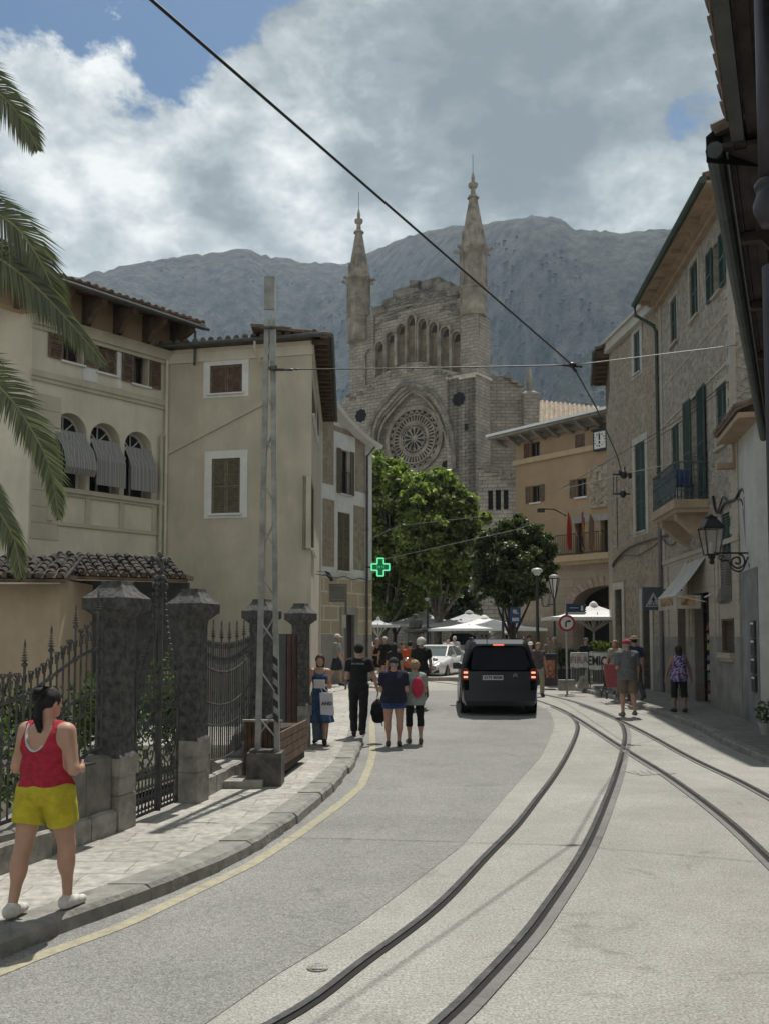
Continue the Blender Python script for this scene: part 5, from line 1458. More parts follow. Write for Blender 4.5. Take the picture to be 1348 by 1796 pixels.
q=MB();ubk=W9.px(973,980)[0]
W9.box(q,ubk,W9.L,zb-.25,zb+.05,0,.9);W9.box(q,ubk+.1,W9.L,zb-.4,zb-.25,0,.6);bk=part('balcony',q,mat('pale_ochre_trim',(0,0,0)),th)
q=MB();zz0=zb+.05
for h in(.08,1.05):q.bar(W9.P(ubk+.05,zz0+h,.85),W9.P(W9.L,zz0+h,.85),.04)
for i in range(80):
 uu=ubk+.05+i*.12
 if uu<W9.L:q.tube([W9.P(uu,zz0,.85),W9.P(uu,zz0+1.05,.85)],.012,4)
part('railing',q,M_BLACK,bk)
def flag(px0,py0,px1,py1,cols,label,lean):
 a=Vector(W9.P(*[W9.px(px1,py1,.9)[0],zz0+.9],.9));u_,z_=W9.px(px0,py0,1.5)
 b=W9.P(u_,z_,1.5)
 f=thing('flag',label,'flag',a,'flags on the town hall balcony')
 q=MB();q.tube([a,b],.025,6);part('flagpole',q,mat('pale_flagpole',(.4,.36,.3),.6),f)
 q=MB();d=(a-b);n=8
 rows=10;strips=[MB()for _ in cols]
 for i in range(rows):
  for j in range(len(cols)):
   def pt(i_,j_):
    f_=j_/len(cols);h=i_/rows
    base=b+d*(.03+f_*.42)
    spread=.75*(1-h*.35)
    return base+V(0,0,-h*1.75-f_*.1)-d*(f_*.30*h)+W9.n3*(.12*math.sin(f_*9+h*2))
   strips[j].quad(pt(i,j),pt(i,j+1),pt(i+1,j+1),pt(i+1,j))
 for j,c in enumerate(cols):
  part('cloth',strips[j],mat('flag_cloth_'+c[0],c[1],.9,.06),f)
RED=('red',(.36,.03,.025));YEL=('yellow',(.55,.36,.06));BLU=('blue',(.06,.06,.22));OR=('orange',(.45,.12,.03))
flag(995,893,1012,962,[RED,OR,RED],'red flag hanging leftmost on the town hall balcony',0)
flag(1022,895,1020,966,[BLU,YEL,RED,YEL,RED,YEL],'red and yellow striped flag hanging in the middle of the town hall balcony',0)
flag(1033,897,1054,968,[('brown',(.16,.10,.06)),('brown',(.16,.10,.06))],'bare-looking pole with a furled dark flag on the town hall balcony',0)
for px_ in(978,):
 q=MB();q.tube([W9.P(W9.px(994,905)[0],W9.px(994,905)[1],.1),W9.P(W9.px(992,896)[0],W9.px(992,896)[1],.9),W9.P(W9.px(980,896)[0],W9.px(980,896)[1],1.3)],.03,6)
 q.box(W9.P(W9.px(979,899)[0],W9.px(979,899)[1],1.35),(.35,.3,.18));solo('wall_lamp',q,M_BLACK,'black arm lamp above the left end of the town hall balcony','lamp')
# mountains
def ridge_px(x):
 pts=[(-900,640),(-400,560),(0,520),(175,471),(215,463),(260,456),(330,446),(400,437),(430,436),(450,447),(500,452),(530,461),(565,460),(605,463),(650,441),(690,425),(720,411),(745,409),(775,400),(800,395),(850,391),(900,384),(940,379),(985,381),(1003,389),(1010,401),(1060,402),(1100,408),(1140,403),(1188,397),(1260,380),(1400,395),(1700,470),(2300,560)]
 return interp(pts,x)
NA,NR=340,130
R0,R1=330.0,1650.0
vs=[];fs=[]
fcol=[]
for i in range(NA+1):
 pxx=-800+3000*i/NA
 r_=ray(pxx,1117);az=math.atan2(r_.x,r_.y)
 yy=ridge_px(pxx);r2=ray(pxx,yy);el=r2.z/math.hypot(r2.x,r2.y)
 el+=0.0034*noise.noise((pxx*.03,3,0))+.0026*noise.noise((pxx*.09,7,0))+.0014*noise.noise((pxx*.25,7,0))
 rid=R1*(1+.10*math.sin(pxx*.004)-(.12 if pxx>900 else .12*max(0,(pxx-650)/250)))
 for j in range(NR+1):
  f=j/NR;r=R0+(rid-R0)*f
  x,y=r*math.sin(az),r*math.cos(az)
  prof=.46*f**1.35+.54*(1/(1+math.exp(-(f-.80)*15))-1/(1+math.exp(.80*15)))/(1/(1+math.exp(-.2*15)))
  prof=min(prof,1.0)
  top=el*rid+EYE
  z=top*prof
  amp=26*math.sin(math.pi*min(1,f*1.02))**.8
  z+=amp*(noise.fractal((x*.0055,y*.0055,1.3),1.0,2.1,5)+.45*abs(noise.noise((x*.018,y*.018,5.1))))*(1-f**8)
  z-=72*math.sin(math.pi*min(1,f*1.0))*abs(noise.noise((pxx*.017+1.2*noise.noise((pxx*.004,f*3,4)),f*1.6,8.2)))**.8
  z+=3.2*noise.noise((x*.07,y*.07,2))*(1-f**10)
  z=min(z,(el*.995)*r+EYE)if j<NR else top
  if j==0:z=-2
  vs.append((x,y,z))
n_=NR+1
for i in range(NA):
 for j in range(NR):
  a=i*n_+j;fs.append((a,a+n_,a+n_+1,a+1))
o=len(vs)
for i in range(NA+1):
 x,y,z=vs[i*n_+NR];vs.append((x*1.25,y*1.25,z*.4))
for i in range(NA):fs.append((i*n_+NR,(i+1)*n_+NR,o+i+1,o+i))
M_MT=bpy.data.materials.new('rocky_wooded_slopes');M_MT.use_nodes=True
nt=M_MT.node_tree;b_=nt.nodes['Principled BSDF'];tc=nt.nodes.new('ShaderNodeTexCoord')
ge=nt.nodes.new('ShaderNodeNewGeometry');sp=nt.nodes.new('ShaderNodeSeparateXYZ');L(nt,ge.outputs['Normal'],sp.inputs[0])
po=nt.nodes.new('ShaderNodeSeparateXYZ');L(nt,tc.outputs['Object'],po.inputs[0])
n1=N(nt,'ShaderNodeTexNoise',Scale=.012,Detail=9.0,Roughness=.65);L(nt,tc.outputs['Object'],n1.inputs['Vector'])
n2=N(nt,'ShaderNodeTexNoise',Scale=.09,Detail=8.0,Roughness=.75);L(nt,tc.outputs['Object'],n2.inputs['Vector'])
mp=nt.nodes.new('ShaderNodeMapping');mp.inputs['Scale'].default_value=(1,1,.35);L(nt,tc.outputs['Object'],mp.inputs['Vector'])
n3=N(nt,'ShaderNodeTexNoise',Scale=.05,Detail=9.0,Roughness=.7);L(nt,mp.outputs[0],n3.inputs['Vector'])
hz=math_(nt,'MULTIPLY',po.outputs[2],1/520.0)
k_=math_(nt,'ADD',math_(nt,'ADD',math_(nt,'MULTIPLY',n1.outputs['Fac'],.9),math_(nt,'MULTIPLY',n2.outputs['Fac'],.75)),math_(nt,'MULTIPLY',hz,.55))
k_=math_(nt,'SUBTRACT',k_,math_(nt,'MULTIPLY',sp.outputs[2],.32))
rock=ramp(nt,k_,[(.98,0.0),(1.16,1.0)])
rc=ramp(nt,n3.outputs['Fac'],[(.3,(.03,.032,.03)),(.62,(.20,.19,.17))])
gc=ramp(nt,n2.outputs['Fac'],[(.3,(.05,.054,.038)),(.7,(.11,.11,.085))])
mx=nt.nodes.new('ShaderNodeMix');mx.data_type='RGBA';L(nt,rock,mx.inputs[0]);L(nt,gc,mx.inputs[6]);L(nt,rc,mx.inputs[7])
L(nt,mx.outputs[2],b_.inputs['Base Color']);b_.inputs['Roughness'].default_value=1.0;b_.inputs['Specular IOR Level'].default_value=0.1
bp=nt.nodes.new('ShaderNodeBump');bp.inputs['Strength'].default_value=1.0;bp.inputs['Distance'].default_value=16.0
L(nt,math_(nt,'ADD',n3.outputs['Fac'],math_(nt,'MULTIPLY',n2.outputs['Fac'],.8)),bp.inputs['Height']);L(nt,bp.outputs[0],b_.inputs['Normal'])
q=MB();q.v=vs;q.f=fs
mt=solo('mountains',q,M_MT,kind='structure',loc=(0,0,0),smooth=True,uv=False)
ico_v=[(0,0,1),(.89,0,.45),(.28,.85,.45),(-.72,.53,.45),(-.72,-.53,.45),(.28,-.85,.45),(.72,.53,-.2),(-.28,.85,-.2),(-.89,0,-.2),(-.28,-.85,-.2),(.72,-.53,-.2)]
ico_f=[(0,1,2),(0,2,3),(0,3,4),(0,4,5),(0,5,1),(1,6,2),(2,6,7),(2,7,3),(3,7,8),(3,8,4),(4,8,9),(4,9,5),(5,9,10),(5,10,1),(1,10,6)]
random.seed(21);tv=[];tf=[]
cnt=0
while cnt<26000:
 i=random.randint(20,NA-60);f=random.random()**.9;j=int(f*(NR-1))
 if j<3:continue
 x,y,z=vs[i*n_+j];x2,y2,z2=vs[(i+1)*n_+j+1]
 if random.random()<(f-.62)*3.0+.25*(noise.noise((x*.008,y*.008,0))>0):continue
 t=random.random();s_=random.uniform(2.0,5.0)*(1 if f<.7 else .6);x,y,z=x+(x2-x)*t,y+(y2-y)*t,z+(z2-z)*t
 o=len(tv);rr=random.random()*6
 for a,b,c in ico_v:
  k=s_*random.uniform(.75,1.2);tv.append((x+(a*math.cos(rr)-b*math.sin(rr))*k,y+(a*math.sin(rr)+b*math.cos(rr))*k,z+c*k*1.1+s_*.3))
 tf+=[(a+o,b+o,c+o)for a,b,c in ico_f];cnt+=1
q=MB();q.v=tv;q.f=tf
solo('hillside_woods',q,mat_leaf('hillside_foliage',(.014,.02,.011),(.045,.058,.03),.1,.9),kind='stuff',loc=(0,0,0),uv=False,label='dark scrubby woods covering the mountain slopes',cat='woods')
hz_=MB();hz_.box((0,800,318),(5000,2200,650))
M_HZ=bpy.data.materials.new('thin_blue_haze');M_HZ.use_nodes=True
nt=M_HZ.node_tree;nt.nodes.clear();o_=nt.nodes.new('ShaderNodeOutputMaterial');vo=nt.nodes.new('ShaderNodeVolumePrincipled')
vo.inputs['Color'].default_value=(.56,.78,1.0,1);vo.inputs['Density'].default_value=.00015;vo.inputs['Anisotropy'].default_value=0.1
L(nt,vo.outputs[0],o_.inputs['Volume'])
hobj=solo('haze',hz_,M_HZ,kind='stuff',loc=(0,0,0),uv=False,label='thin blue summer haze in the air',cat='haze')
# garden wall, pillars, railings and gate
fd=Vector((1.23,4.35,0)).normalized();frz=-math.atan2(fd.x,fd.y)
xf=lambda y:interp([(b,a)for a,b in FENCE],y)
def pillar(x,y,w,label,h=2.58,worn=1.0):
 t=thing('stone_pillar',label,'pillar',(x,y,.12),'stone pillars of the garden fence')
 z0=.12+g(y)
 def sq(mb,w0,w1,za,zb):
  pts=[]
  for ww,zz in((w0,za),(w1,zb)):
   for dx,dy in((-1,-1),(1,-1),(1,1),(-1,1)):
    X,Y=dx*ww/2,dy*ww/2
    pts.append((x+X*math.cos(frz)-Y*math.sin(frz),y+X*math.sin(frz)+Y*math.cos(frz),zz))
  mb.hexa(pts)
 q=MB()
 sq(q,w*1.14,w*1.14,z0,z0+.36);sq(q,w*1.10,w*1.10,z0+.365,z0+.56)
 sq(q,w*1.26,w*1.24,z0+.56,z0+.74)
 part('base',q,M_LIMESTONE,t)
 q=MB();sq(q,w*1.24,w*1.0,z0+.74,z0+.79);sq(q,w*1.0,w*.94,z0+.79,z0+h-.46)
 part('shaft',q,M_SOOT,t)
 q=MB();sq(q,w*.95,w*1.0,z0+h-.46,z0+h-.40);sq(q,w*1.0,w*1.62,z0+h-.40,z0+h-.32);sq(q,w*1.74,w*1.76,z0+h-.32,z0+h-.20)
 sq(q,w*1.76,w*1.22,z0+h-.20,z0+h-.13);sq(q,w*1.22,w*.86,z0+h-.13,z0+h-.06);sq(q,w*.86,w*.80,z0+h-.06,z0+h-.02)
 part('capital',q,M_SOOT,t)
 return t
pillar(-2.80,9.85,.29,'dark stone pillar left of the iron garden gate')
pillar(-2.32,11.45,.27,'dark stone pillar right of the iron garden gate')
pillar(-1.90,14.6,.27,'dark stone pillar behind the tall metal pole')
pillar(-1.50,16.9,.26,'dark stone pillar next to the corner of the beige house, last of the fence')
def base_wall(ya,yb,prof,label):
 t=thing('garden_wall',label,'wall',(xf((ya+yb)/2),(ya+yb)/2,.12),'low stone walls under the railings')
 random.seed(int(ya*10))
 y=ya;q=MB();p_=MB()
 while y<yb-.05:
  l=random.uniform(.34,.62);y1=min(yb,y+l)
  if yb-y1<.2:y1=yb
  a0,a1=xf(y),xf(y1)
  def blk(mb,o,th,za,zb0,zb1,rnd=.018):
   j=random.uniform(-.008,.008);e=.012
   A=Vector((a0+o+j,y+e*.5,0));B=Vector((a1+o+j,y1-e*.5,0));n=Vector((-1,.28,0)).normalized()*th
   mid=(A+B)/2
   for(P0,P1,z0_,z1_)in((A,mid,zb0,(zb0+zb1)/2+.008),(mid,B,(zb0+zb1)/2+.008,zb1)):
    c=-n.normalized()*rnd
    mb.hexa([P0-c*0+V(0,0,za),P1+V(0,0,za),P1+n+V(0,0,za),P0+n+V(0,0,za),P0+V(0,0,z0_-rnd),P1+V(0,0,z1_-rnd),P1+n+V(0,0,z1_-rnd),P0+n+V(0,0,z0_-rnd)])
    mb.hexa([P0-c+V(0,0,z0_-rnd),P1-c+V(0,0,z1_-rnd),P1+n+c+V(0,0,z1_-rnd),P0+n+c+V(0,0,z0_-rnd),P0-c*2+V(0,0,z0_),P1-c*2+V(0,0,z1_),P1+n+c*2+V(0,0,z1_),P0+n+c*2+V(0,0,z0_)])
  ym=(y+y1)/2
  blk(p_,0.0,.40,.10+g(ym),.12+g(ym)+.24,.12+g(ym)+.24+random.uniform(-.01,.01))
  z0_,z1_=prof(y),prof(y1)
  if max(z0_,z1_)>.42:blk(q,-.07,.30,.12+g(ym)+.24,max(.38,z0_)+g(ym),max(.38,z1_)+g(ym))
  y=y1
 part('plinth',p_,M_LIMESTONE,t)
 if q.v:part('upper_course',q,mat('dark_smooth_limestone',(0.25,0.24,0.215),.9,.25,4,.6,14,col2=(.12,.115,.10),mixs=(.3,.7)),t)
sm=lambda t:t*t*(3-2*t)
def prof1(y):return .44+.46*sm(min(1,max(0,(y-8.35)/.8)))
def prof2(y):
 d=min(abs(y-11.75),abs(y-14.3));return .40+.42*sm(max(0,1-d/.6))
base_wall(3.0,9.62,prof1,'low dark stone wall under the railing left of the gate, sweeping up to the pillar')
base_wall(11.70,14.4,prof2,'low stone wall with a sagging top between the gate and the tall metal pole')
base_wall(14.85,16.7,lambda y:.40,'low pale stone wall beyond the wooden planter')
def scroll(c,e1,e2,r,turns=1.4,a0=0.0,sgn=1,n=22):
 pts=[]
 for i in range(n):
  t=i/(n-1);a=a0+sgn*t*turns*2*math.pi;rr=r*(1-t*.85)
  pts.append(Vector(c)+Vector(e1)*rr*math.cos(a)+Vector(e2)*rr*math.sin(a))
 return pts
def railing_run(ya,yb,top,r1,r2,r3,bot,label):
 L_=yb-ya;t=thing('iron_railing',label,'railing',(xf(ya),ya,.5),'wrought iron railings of the garden')
 bars=MB();fin=MB();rails=MB();n=int(L_*math.hypot(1,.28)/.095)
 X=lambda y:xf(y)-.17
 for fn,rr in((r1,.016),(r2,.014),(r3,.013),(bot,.018)):
  pts=[]
  m=26
  for i in range(m+1):
   y=ya+L_*i/m;pts.append(Vector((X(y),y,fn(y)+g(y))))
  rails.tube(pts,rr,6)
 for i in range(n+1):
  y=ya+L_*i/n;x=X(y);gz=g(y);zt=top(y)+gz;k=i%4
  if k==0:zt+=.16
  bars.tube([(x,y,bot(y)+gz),(x,y,zt)],.010 if k else .013,5,cap=False)
  if k==0:
   for j in range(6):rr=.034-j*.0045;fin.lathe([(.008,zt+j*.024),(rr,zt+j*.024+.004),(rr,zt+j*.024+.010),(.008,zt+j*.024+.020)],(x,y,0),7)
   fin.lathe([(.01,zt+.14),(.012,zt+.16),(0,zt+.21)],(x,y,0),6)
   fin.ell((x,y,zt-.03),(.03,.03,.022),7,5);fin.ell((x,y,(r1(y)+gz)),(.03,.03,.03),7,5)
  else:
   fin.ell((x,y,zt-.01),(.018,.018,.02),6,4)
   for a in range(4):fin.tube([(x,y,zt),(x+.028*math.cos(a*1.57),y+.028*math.sin(a*1.57),zt+.045),(x+.018*math.cos(a*1.57),y+.018*math.sin(a*1.57),zt+.06)],.007,4)
   fin.ell((x,y,zt-.16),(.014,.014,.03),6,4)
  if i<n:
   y2=ya+L_*(i+.5)/n;zz=r1(y2)+gz+.10
   fin.tube([Vector((X(y2),y2-.04,zz)),Vector((X(y2),y2-.03,zz+.07)),Vector((X(y2),y2,zz+.095)),Vector((X(y2),y2+.03,zz+.07)),Vector((X(y2),y2+.04,zz))],.006,4)
   if k==1:
    zc=(r2(y2)+r3(y2))/2+gz
    for s_ in(-1,1):fin.tube(scroll((X(y2),y2+s_*.03,zc),(0,s_,0),(0,0,1),.045,1.2,0,1,12),.006,4)
 bars.merge(fin);part('pickets',bars,M_IRON,t);part('rails',rails,M_IRON,t)
def sw(y,a,b,lo,hi):return lo+(hi-lo)*sm(min(1,max(0,(y-a)/(b-a))))
railing_run(4.0,9.62,lambda y:sw(y,8.4,9.6,1.72,2.22),lambda y:sw(y,8.1,9.6,1.52,1.98),lambda y:sw(y,8.1,9.6,1.16,1.55),lambda y:sw(y,8.1,9.6,.98,1.36),lambda y:sw(y,8.2,9.6,.50,.98),'iron railing left of the gate whose rails sweep up towards the pillar')
def sag(y,lo,hi):t=(y-13.0)/1.35;return lo+(hi-lo)*t*t
railing_run(11.72,14.38,lambda y:1.96+.10*((y-13.)/1.3)**2,lambda y:sag(y,1.62,1.88),lambda y:sag(y,1.18,1.42),lambda y:sag(y,.90,1.14),lambda y:sag(y,.46,.62),'iron railing between the gate and the tall pole with sagging rails')
railing_run(15.2,16.6,lambda y:.95,lambda y:.85,lambda y:.75,lambda y:.65,lambda y:.45,'short low iron railing behind the wooden planter')
gp0,gp1=Vector((-2.66,10.08,0)),Vector((-2.44,11.22,0))
Wt=Wall(tuple(gp0),tuple(gp1),.16,1.75);GW=Wt.L;zg=.16
if Wt.n.x<0:Wt.n=-Wt.n;Wt.n3=-Wt.n3
gt=thing('iron_gate','ornate wrought iron garden gate with a tall scrolled crest between two stone pillars','gate',((gp0+gp1)/2))
e1,e2=Wt.t3,Vector((0,0,1))
fr=MB()
for a in(0.02,GW/2-.02,GW/2+.02,GW-.02):fr.bar(Wt.P(a,zg),Wt.P(a,1.72),.028)
for z in(zg+.02,.60,1.42,1.72):fr.bar(Wt.P(0,z),Wt.P(GW,z),.026)
fr.bar(Wt.P(GW/2,zg,.03),Wt.P(GW/2,2.95,.03),.036)
part('frame',fr,M_IRON,gt)
sc_m=MB()
for half in(0,1):
 cu_=GW*(.25+.5*half);hw_=GW*.23
 for z,r in((.80,.12),(1.10,.13),(1.30,.07)):
  for s_ in(-1,1):
   sc_m.tube(scroll(Wt.P(cu_+s_*hw_*.5,z),e1*s_,e2,r,1.5,0,1,20),.010,5)
   sc_m.tube(scroll(Wt.P(cu_+s_*hw_*.5,z-.13),e1*s_,-e2,r*.7,1.4,0,1,16),.008,5)
   sc_m.tube([Wt.P(cu_,z-.15),Wt.P(cu_+s_*hw_*.7,z-.02),Wt.P(cu_+s_*hw_*.85,z+.12)],.009,5)
  for k in range(6):
   a=k*math.pi/3;sc_m.ell(Wt.P(cu_+.04*math.cos(a),z+.02+.04*math.sin(a)),(.02,.012,.02),6,4)
 for k in range(7):
  uu=GW*(.04+.5*half)+(GW*.44)*k/6
  sc_m.tube([Wt.P(uu,zg+.02),Wt.P(uu,.60)],.008,4,cap=False)
  for j in range(4):
   sc_m.tube([Wt.P(uu-.035,zg+.06+j*.11),Wt.P(uu,zg+.12+j*.11),Wt.P(uu+.035,zg+.06+j*.11)],.008,4)
   sc_m.ell(Wt.P(uu,zg+.13+j*.11),(.012,.01,.03),5,4)
  sc_m.tube([Wt.P(uu,1.42),Wt.P(uu,1.72)],.007,4,cap=False);sc_m.ell(Wt.P(uu,1.57),(.022,.014,.03),6,4)
  sc_m.tube(scroll(Wt.P(uu+.03,1.50),e1,e2,.035,1.0,0,1,8),.006,4)
part('scrollwork',sc_m,M_IRON,gt)
cr_=MB();cm=GW/2
for s_ in(-1,1):
 pts=[Wt.P(cm+s_*x,z)for x,z in((.50,1.72),(.42,1.86),(.30,1.92),(.20,2.05),(.15,2.25),(.13,2.45),(.05,2.62),(.0,2.70))]
 cr_.tube(sm3(catmull(pts,4),1),.014,6)
 for x,z,r in((.42,1.84,.07),(.30,2.0,.08),(.20,2.22,.06),(.17,2.42,.055),(.13,2.55,.05)):
  cr_.tube(scroll(Wt.P(cm+s_*x,z),e1*s_,e2,r,1.4,0,1,16),.010,5)
 for k in range(14):
  z=1.80+k*.065;x=.36*math.exp(-k*.13)+.04
  cr_.ell(Wt.P(cm+s_*x,z,.02),(.026,.018,.034),6,4)
 pts=[Wt.P(cm+s_*x,z)for x,z in((.08,1.74),(.10,2.0),(.04,2.2),(.02,2.5))];cr_.tube(sm3(catmull(pts,4),1),.012,5)
 cr_.tube([Wt.P(cm+s_*.02,2.9),Wt.P(cm+s_*.14,3.0),Wt.P(cm+s_*.20,2.96),Wt.P(cm+s_*.16,2.91)],.014,5)
 for k in range(4):cr_.ell(Wt.P(cm+s_*(.06+k*.045),2.97+.012*(k%2)),(.028,.03,.03),6,4)
random.seed(2)
for k in range(34):
 a=random.uniform(0,6.28);r=random.uniform(.02,.11);cr_.ell(Wt.P(cm+r*math.cos(a),2.70+r*.8*math.sin(a),random.uniform(-.05,.08)),(.026,.026,.026),6,4)
cr_.ell(Wt.P(cm,3.02),(.03,.03,.05),6,5)
part('crest',cr_,M_IRON,gt)
# tall lattice pole on its concrete foot
px_,py_=-1.62,12.75
pole=thing('lattice_pole','tall grey riveted steel lattice pole with a flat cap standing at the pavement edge','pole',(px_,py_,.12))
M_POLE=mat('weathered_grey_steel',(0.34,0.34,0.32),.6,.15,5,.15,40,dirt=.15);M_POLELIT=M_POLE
bL,bR,tL,tR=P(452,1330,py_),P(485,1330,py_),P(468.5,560,py_),P(477.5,560,py_)
def chan(mb,a,b,w,d):
 mb.bar(a,b,w,.012,up=Vector((0,1,0)))if False else None
 for dx in(-w/2,w/2):mb.bar(a+V(dx,0,0),b+V(dx*.8,0,0),.012,d)
 mb.bar(a+V(0,-d/2,0),b+V(0,-d/2,0),w,.012)
q=MB();chan(q,bL,tL,.065,.08);part('channel',q,M_POLE,pole)
q=MB();chan(q,bR+V(.01,0,0),tR,.06,.08)
part('channel',q,M_POLE,pole)
q=MB();a=P(486,1372,py_);b=P(482,485,py_);q.bar((a.x+.02,py_-.02,.14),b,.024);part('edge_strip',q,mat('pale_galvanised_strip',(.5,.52,.5),.5,.1),pole)
for i in range(9):
 q=MB();f=(i+.45)/9.4;f2=f+.045
 A,B=bL+(tL-bL)*f,bR+(tR-bR)*f2
 A2,B2=bL+(tL-bL)*f2,bR+(tR-bR)*f
 if i%2:q.bar(A2+V(0,-.06,0),B+V(0,-.06,-.3),.02,.02)
 else:q.bar(A2+V(0,-.06,.0),B2+V(0,-.06,0),.02,.02);q.bar(A+V(0,.06,0),B+V(0,.06,.1),.02,.02)
 part('lacing_bar',q,M_POLE,pole)
q=MB();ca,cb=P(464,485,py_),P(480.5,543,py_)
q.box(((ca.x+cb.x)/2,py_,(ca.z+cb.z)/2),(cb.x-ca.x,.05,ca.z-cb.z));part('cap_plate',q,M_POLE,pole)
q=MB();z_=P(470,577,py_).z;q.bar((px_-.12+.04,py_-.06,z_),(px_+.26,py_-.06,z_),.03);zi=P(480,648,py_).z
q.tube([(P(474,648,py_).x,py_-.05,zi),(P(486,648,py_).x,py_-.12,zi)],.03,6)
part('clamp',q,M_IRON,pole)
q=MB()
for k in range(5):
 z0_=1.0+k*.19;c=bR+(tR-bR)*((z0_-bR.z)/(tR.z-bR.z))
 q.prism([(c.x-.035,py_-.062,z0_),(c.x+.035,py_-.062,z0_-.06),(c.x+.035,py_-.062,z0_+.035),(c.x-.035,py_-.062,z0_+.095)],(0,.003,0))
part('warning_stripes',q,M_BLACK,pole)
q=MB();q.box((px_+.03,py_,.34),(.46,.42,.44));q.box((px_-.02,py_-.02,.575),(.30,.30,.04))
part('concrete_foot',q,mat('stained_dark_concrete',(0.16,0.15,0.135),.95,.35,5,.5,20,col2=(.04,.038,.034),mixs=(.3,.7)),pole)
q=MB();q.box((px_-.28,py_-.12,.17),(.62,.5,.10));solo('stone_step',q,M_LIMESTONE,'flat stone slab lying beside the foot of the lattice pole','slab')
M_PLK=mat('red_brown_planks',(0.10,0.055,0.035),.75,.25,6,.2,30)
pt=thing('wooden_planter','red-brown plank planter box behind the tall lattice pole','planter',(-1.6,13.6,.12))
Wq=Wall((-1.93,13.05),(-1.42,12.98),.12,.95);Wr=Wall((-1.42,12.98),(-1.22,15.0),.12,.78)
q=MB()
for i in range(9):Wq.box(q,i*.057,i*.057+.05,.14,.93,-.03,.0+.004*(i%2))
part('end_boards',q,M_PLK,pt)
q=MB()
if Wr.n.x<0:Wr.n=-Wr.n;Wr.n3=-Wr.n3
for i in range(4):Wr.box(q,0,Wr.L,.32+i*.12,.43+i*.12,-.03,0)
part('side_boards',q,mat('orange_brown_planks',(0.17,0.105,0.075),.8,.2,6,.2,30),pt)
q=MB();Wq.box(q,-.02,.53,.93,.96,-.05,.03);part('top_trim',q,M_LIMESTONE,pt)
q=MB();q.hexa([(-1.9,13.06,.2),(-1.44,13.02,.2),(-1.26,15,.2),(-1.7,15,.2),(-1.9,13.06,.84),(-1.44,13.02,.84),(-1.26,15,.74),(-1.7,15,.74)]);part('soil',q,mat('dark_soil',(.05,.04,.03),1),pt)
sm_=thing('metal_screen','grey corrugated metal screen between the last two stone pillars','screen',(-1.72,15.6,.3))
Ws=Wall((-1.80,14.9),(-1.66,15.9),.3,2.15);Ws2=Wall((-1.66,15.9),(-1.56,16.65),.3,2.15)
q=MB()
for i in range(16):
 u=i*Ws.L/16;Ws.box(q,u,u+Ws.L/32,.3,2.15,-.01,.012);Ws.box(q,u+Ws.L/32,u+Ws.L/16,.3,2.15,-.01,-.002)
part('corrugated_sheet',q,mat('grey_sheet_metal',(.13,.14,.15),.5,.1,4,.05),sm_)
s2=thing('metal_screen','rusty red-brown metal screen beside the grey corrugated one','screen',(-1.6,16.3,.3))
q=MB();Ws2.box(q,0,Ws2.L,.3,2.15,-.01,.012);part('sheet',q,mat('rust_brown_sheet',(.085,.045,.036),.8,.2,5,.2),s2)
q=MB()
for u in(.0,Ws2.L*.5,Ws2.L):Ws2.box(q,u-.015,u+.015,.3,2.15,.012,.03)
part('ribs',q,mat('rust_brown_sheet',(0,0,0)),s2)
# garden behind the railings
M_SOILG=mat('garden_soil',(.09,.085,.06),1,.3,2,.5,10)
q=MB();q.quad((-14,1,.14),(xf(1)-.42,1,.14),(xf(17)-.4,17,.16),(-14,17,.16));solo('garden_ground',q,M_SOILG,kind='structure')
M_LEAFG=mat_leaf('garden_leaves',(.028,.055,.014),(.11,.16,.045),.35)
M_PETAL=mat('pale_pink_petals',(.62,.42,.42),.8,.15,6)
def leaves_mesh(pts,size,aspect=.55,rng=RNG,up=.4):
 """leaf-shaped faces at each point, each turned its own way"""
 n=len(pts);pts=np.asarray(pts)
 d=rng.normal(size=(n,3));d/=np.linalg.norm(d,axis=1)[:,None]
 nn=rng.normal(size=(n,3));nn[:,2]+=up;nn-=(nn*d).sum(1)[:,None]*d;nn/=np.linalg.norm(nn,axis=1)[:,None]
 w=np.cross(d,nn);s_=(size*rng.uniform(.6,1.35,n))[:,None]
 a=pts-d*s_*.5;b=pts+w*s_*aspect*.5+nn*s_*.06;c=pts+d*s_*.5;e=pts-w*s_*aspect*.5+nn*s_*.06
 v=np.stack([a,b,c,e],1).reshape(-1,3)
 f=np.arange(4*n).reshape(-1,4)
 return v.tolist(),f.tolist()
def blob_pts(blobs,n,rng=RNG,lo=.35,power=.5):
 """points through and on the lumps of a crown"""
 w=np.array([b[1][0]*b[1][1]*b[1][2]for b in blobs])**.7;w/=w.sum()
 idx=rng.choice(len(blobs),n,p=w)
 C=np.array([b[0]for b in blobs])[idx];Rr=np.array([b[1]for b in blobs])[idx]
 d=rng.normal(size=(n,3));d/=np.linalg.norm(d,axis=1)[:,None]
 r=lo+(1.08-lo)*rng.random(n)**power
 lump=1+.16*np.sin(d[:,0]*7+idx)*np.sin(d[:,1]*6+2*idx)+.12*np.sin(d[:,2]*9+idx)
 return C+d*Rr*(r*lump)[:,None]
def clump_pts(blobs,n,rng=RNG,per=34,cr=.30):
 """leaves gathered in boughs on the outside of each lump, with gaps between"""
 out_=[];w=np.array([b[1][0]**2 for b in blobs]);w/=w.sum()
 for(c,r),f in zip(blobs,w):
  d=rng.normal(size=(per,3));d/=np.linalg.norm(d,axis=1)[:,None]
  cc=np.array(c)+d*np.array(r)*rng.uniform(.55,1.0,per)[:,None]
  m=int(n*f);i=rng.integers(0,per,m);e=rng.normal(size=(m,3))*.45
  sz=rng.uniform(.6,1.25,per)[i][:,None]
  out_.append(cc[i]+e*cr*sz*np.array(r)*np.array((1,1,.75)))
 return np.concatenate(out_)
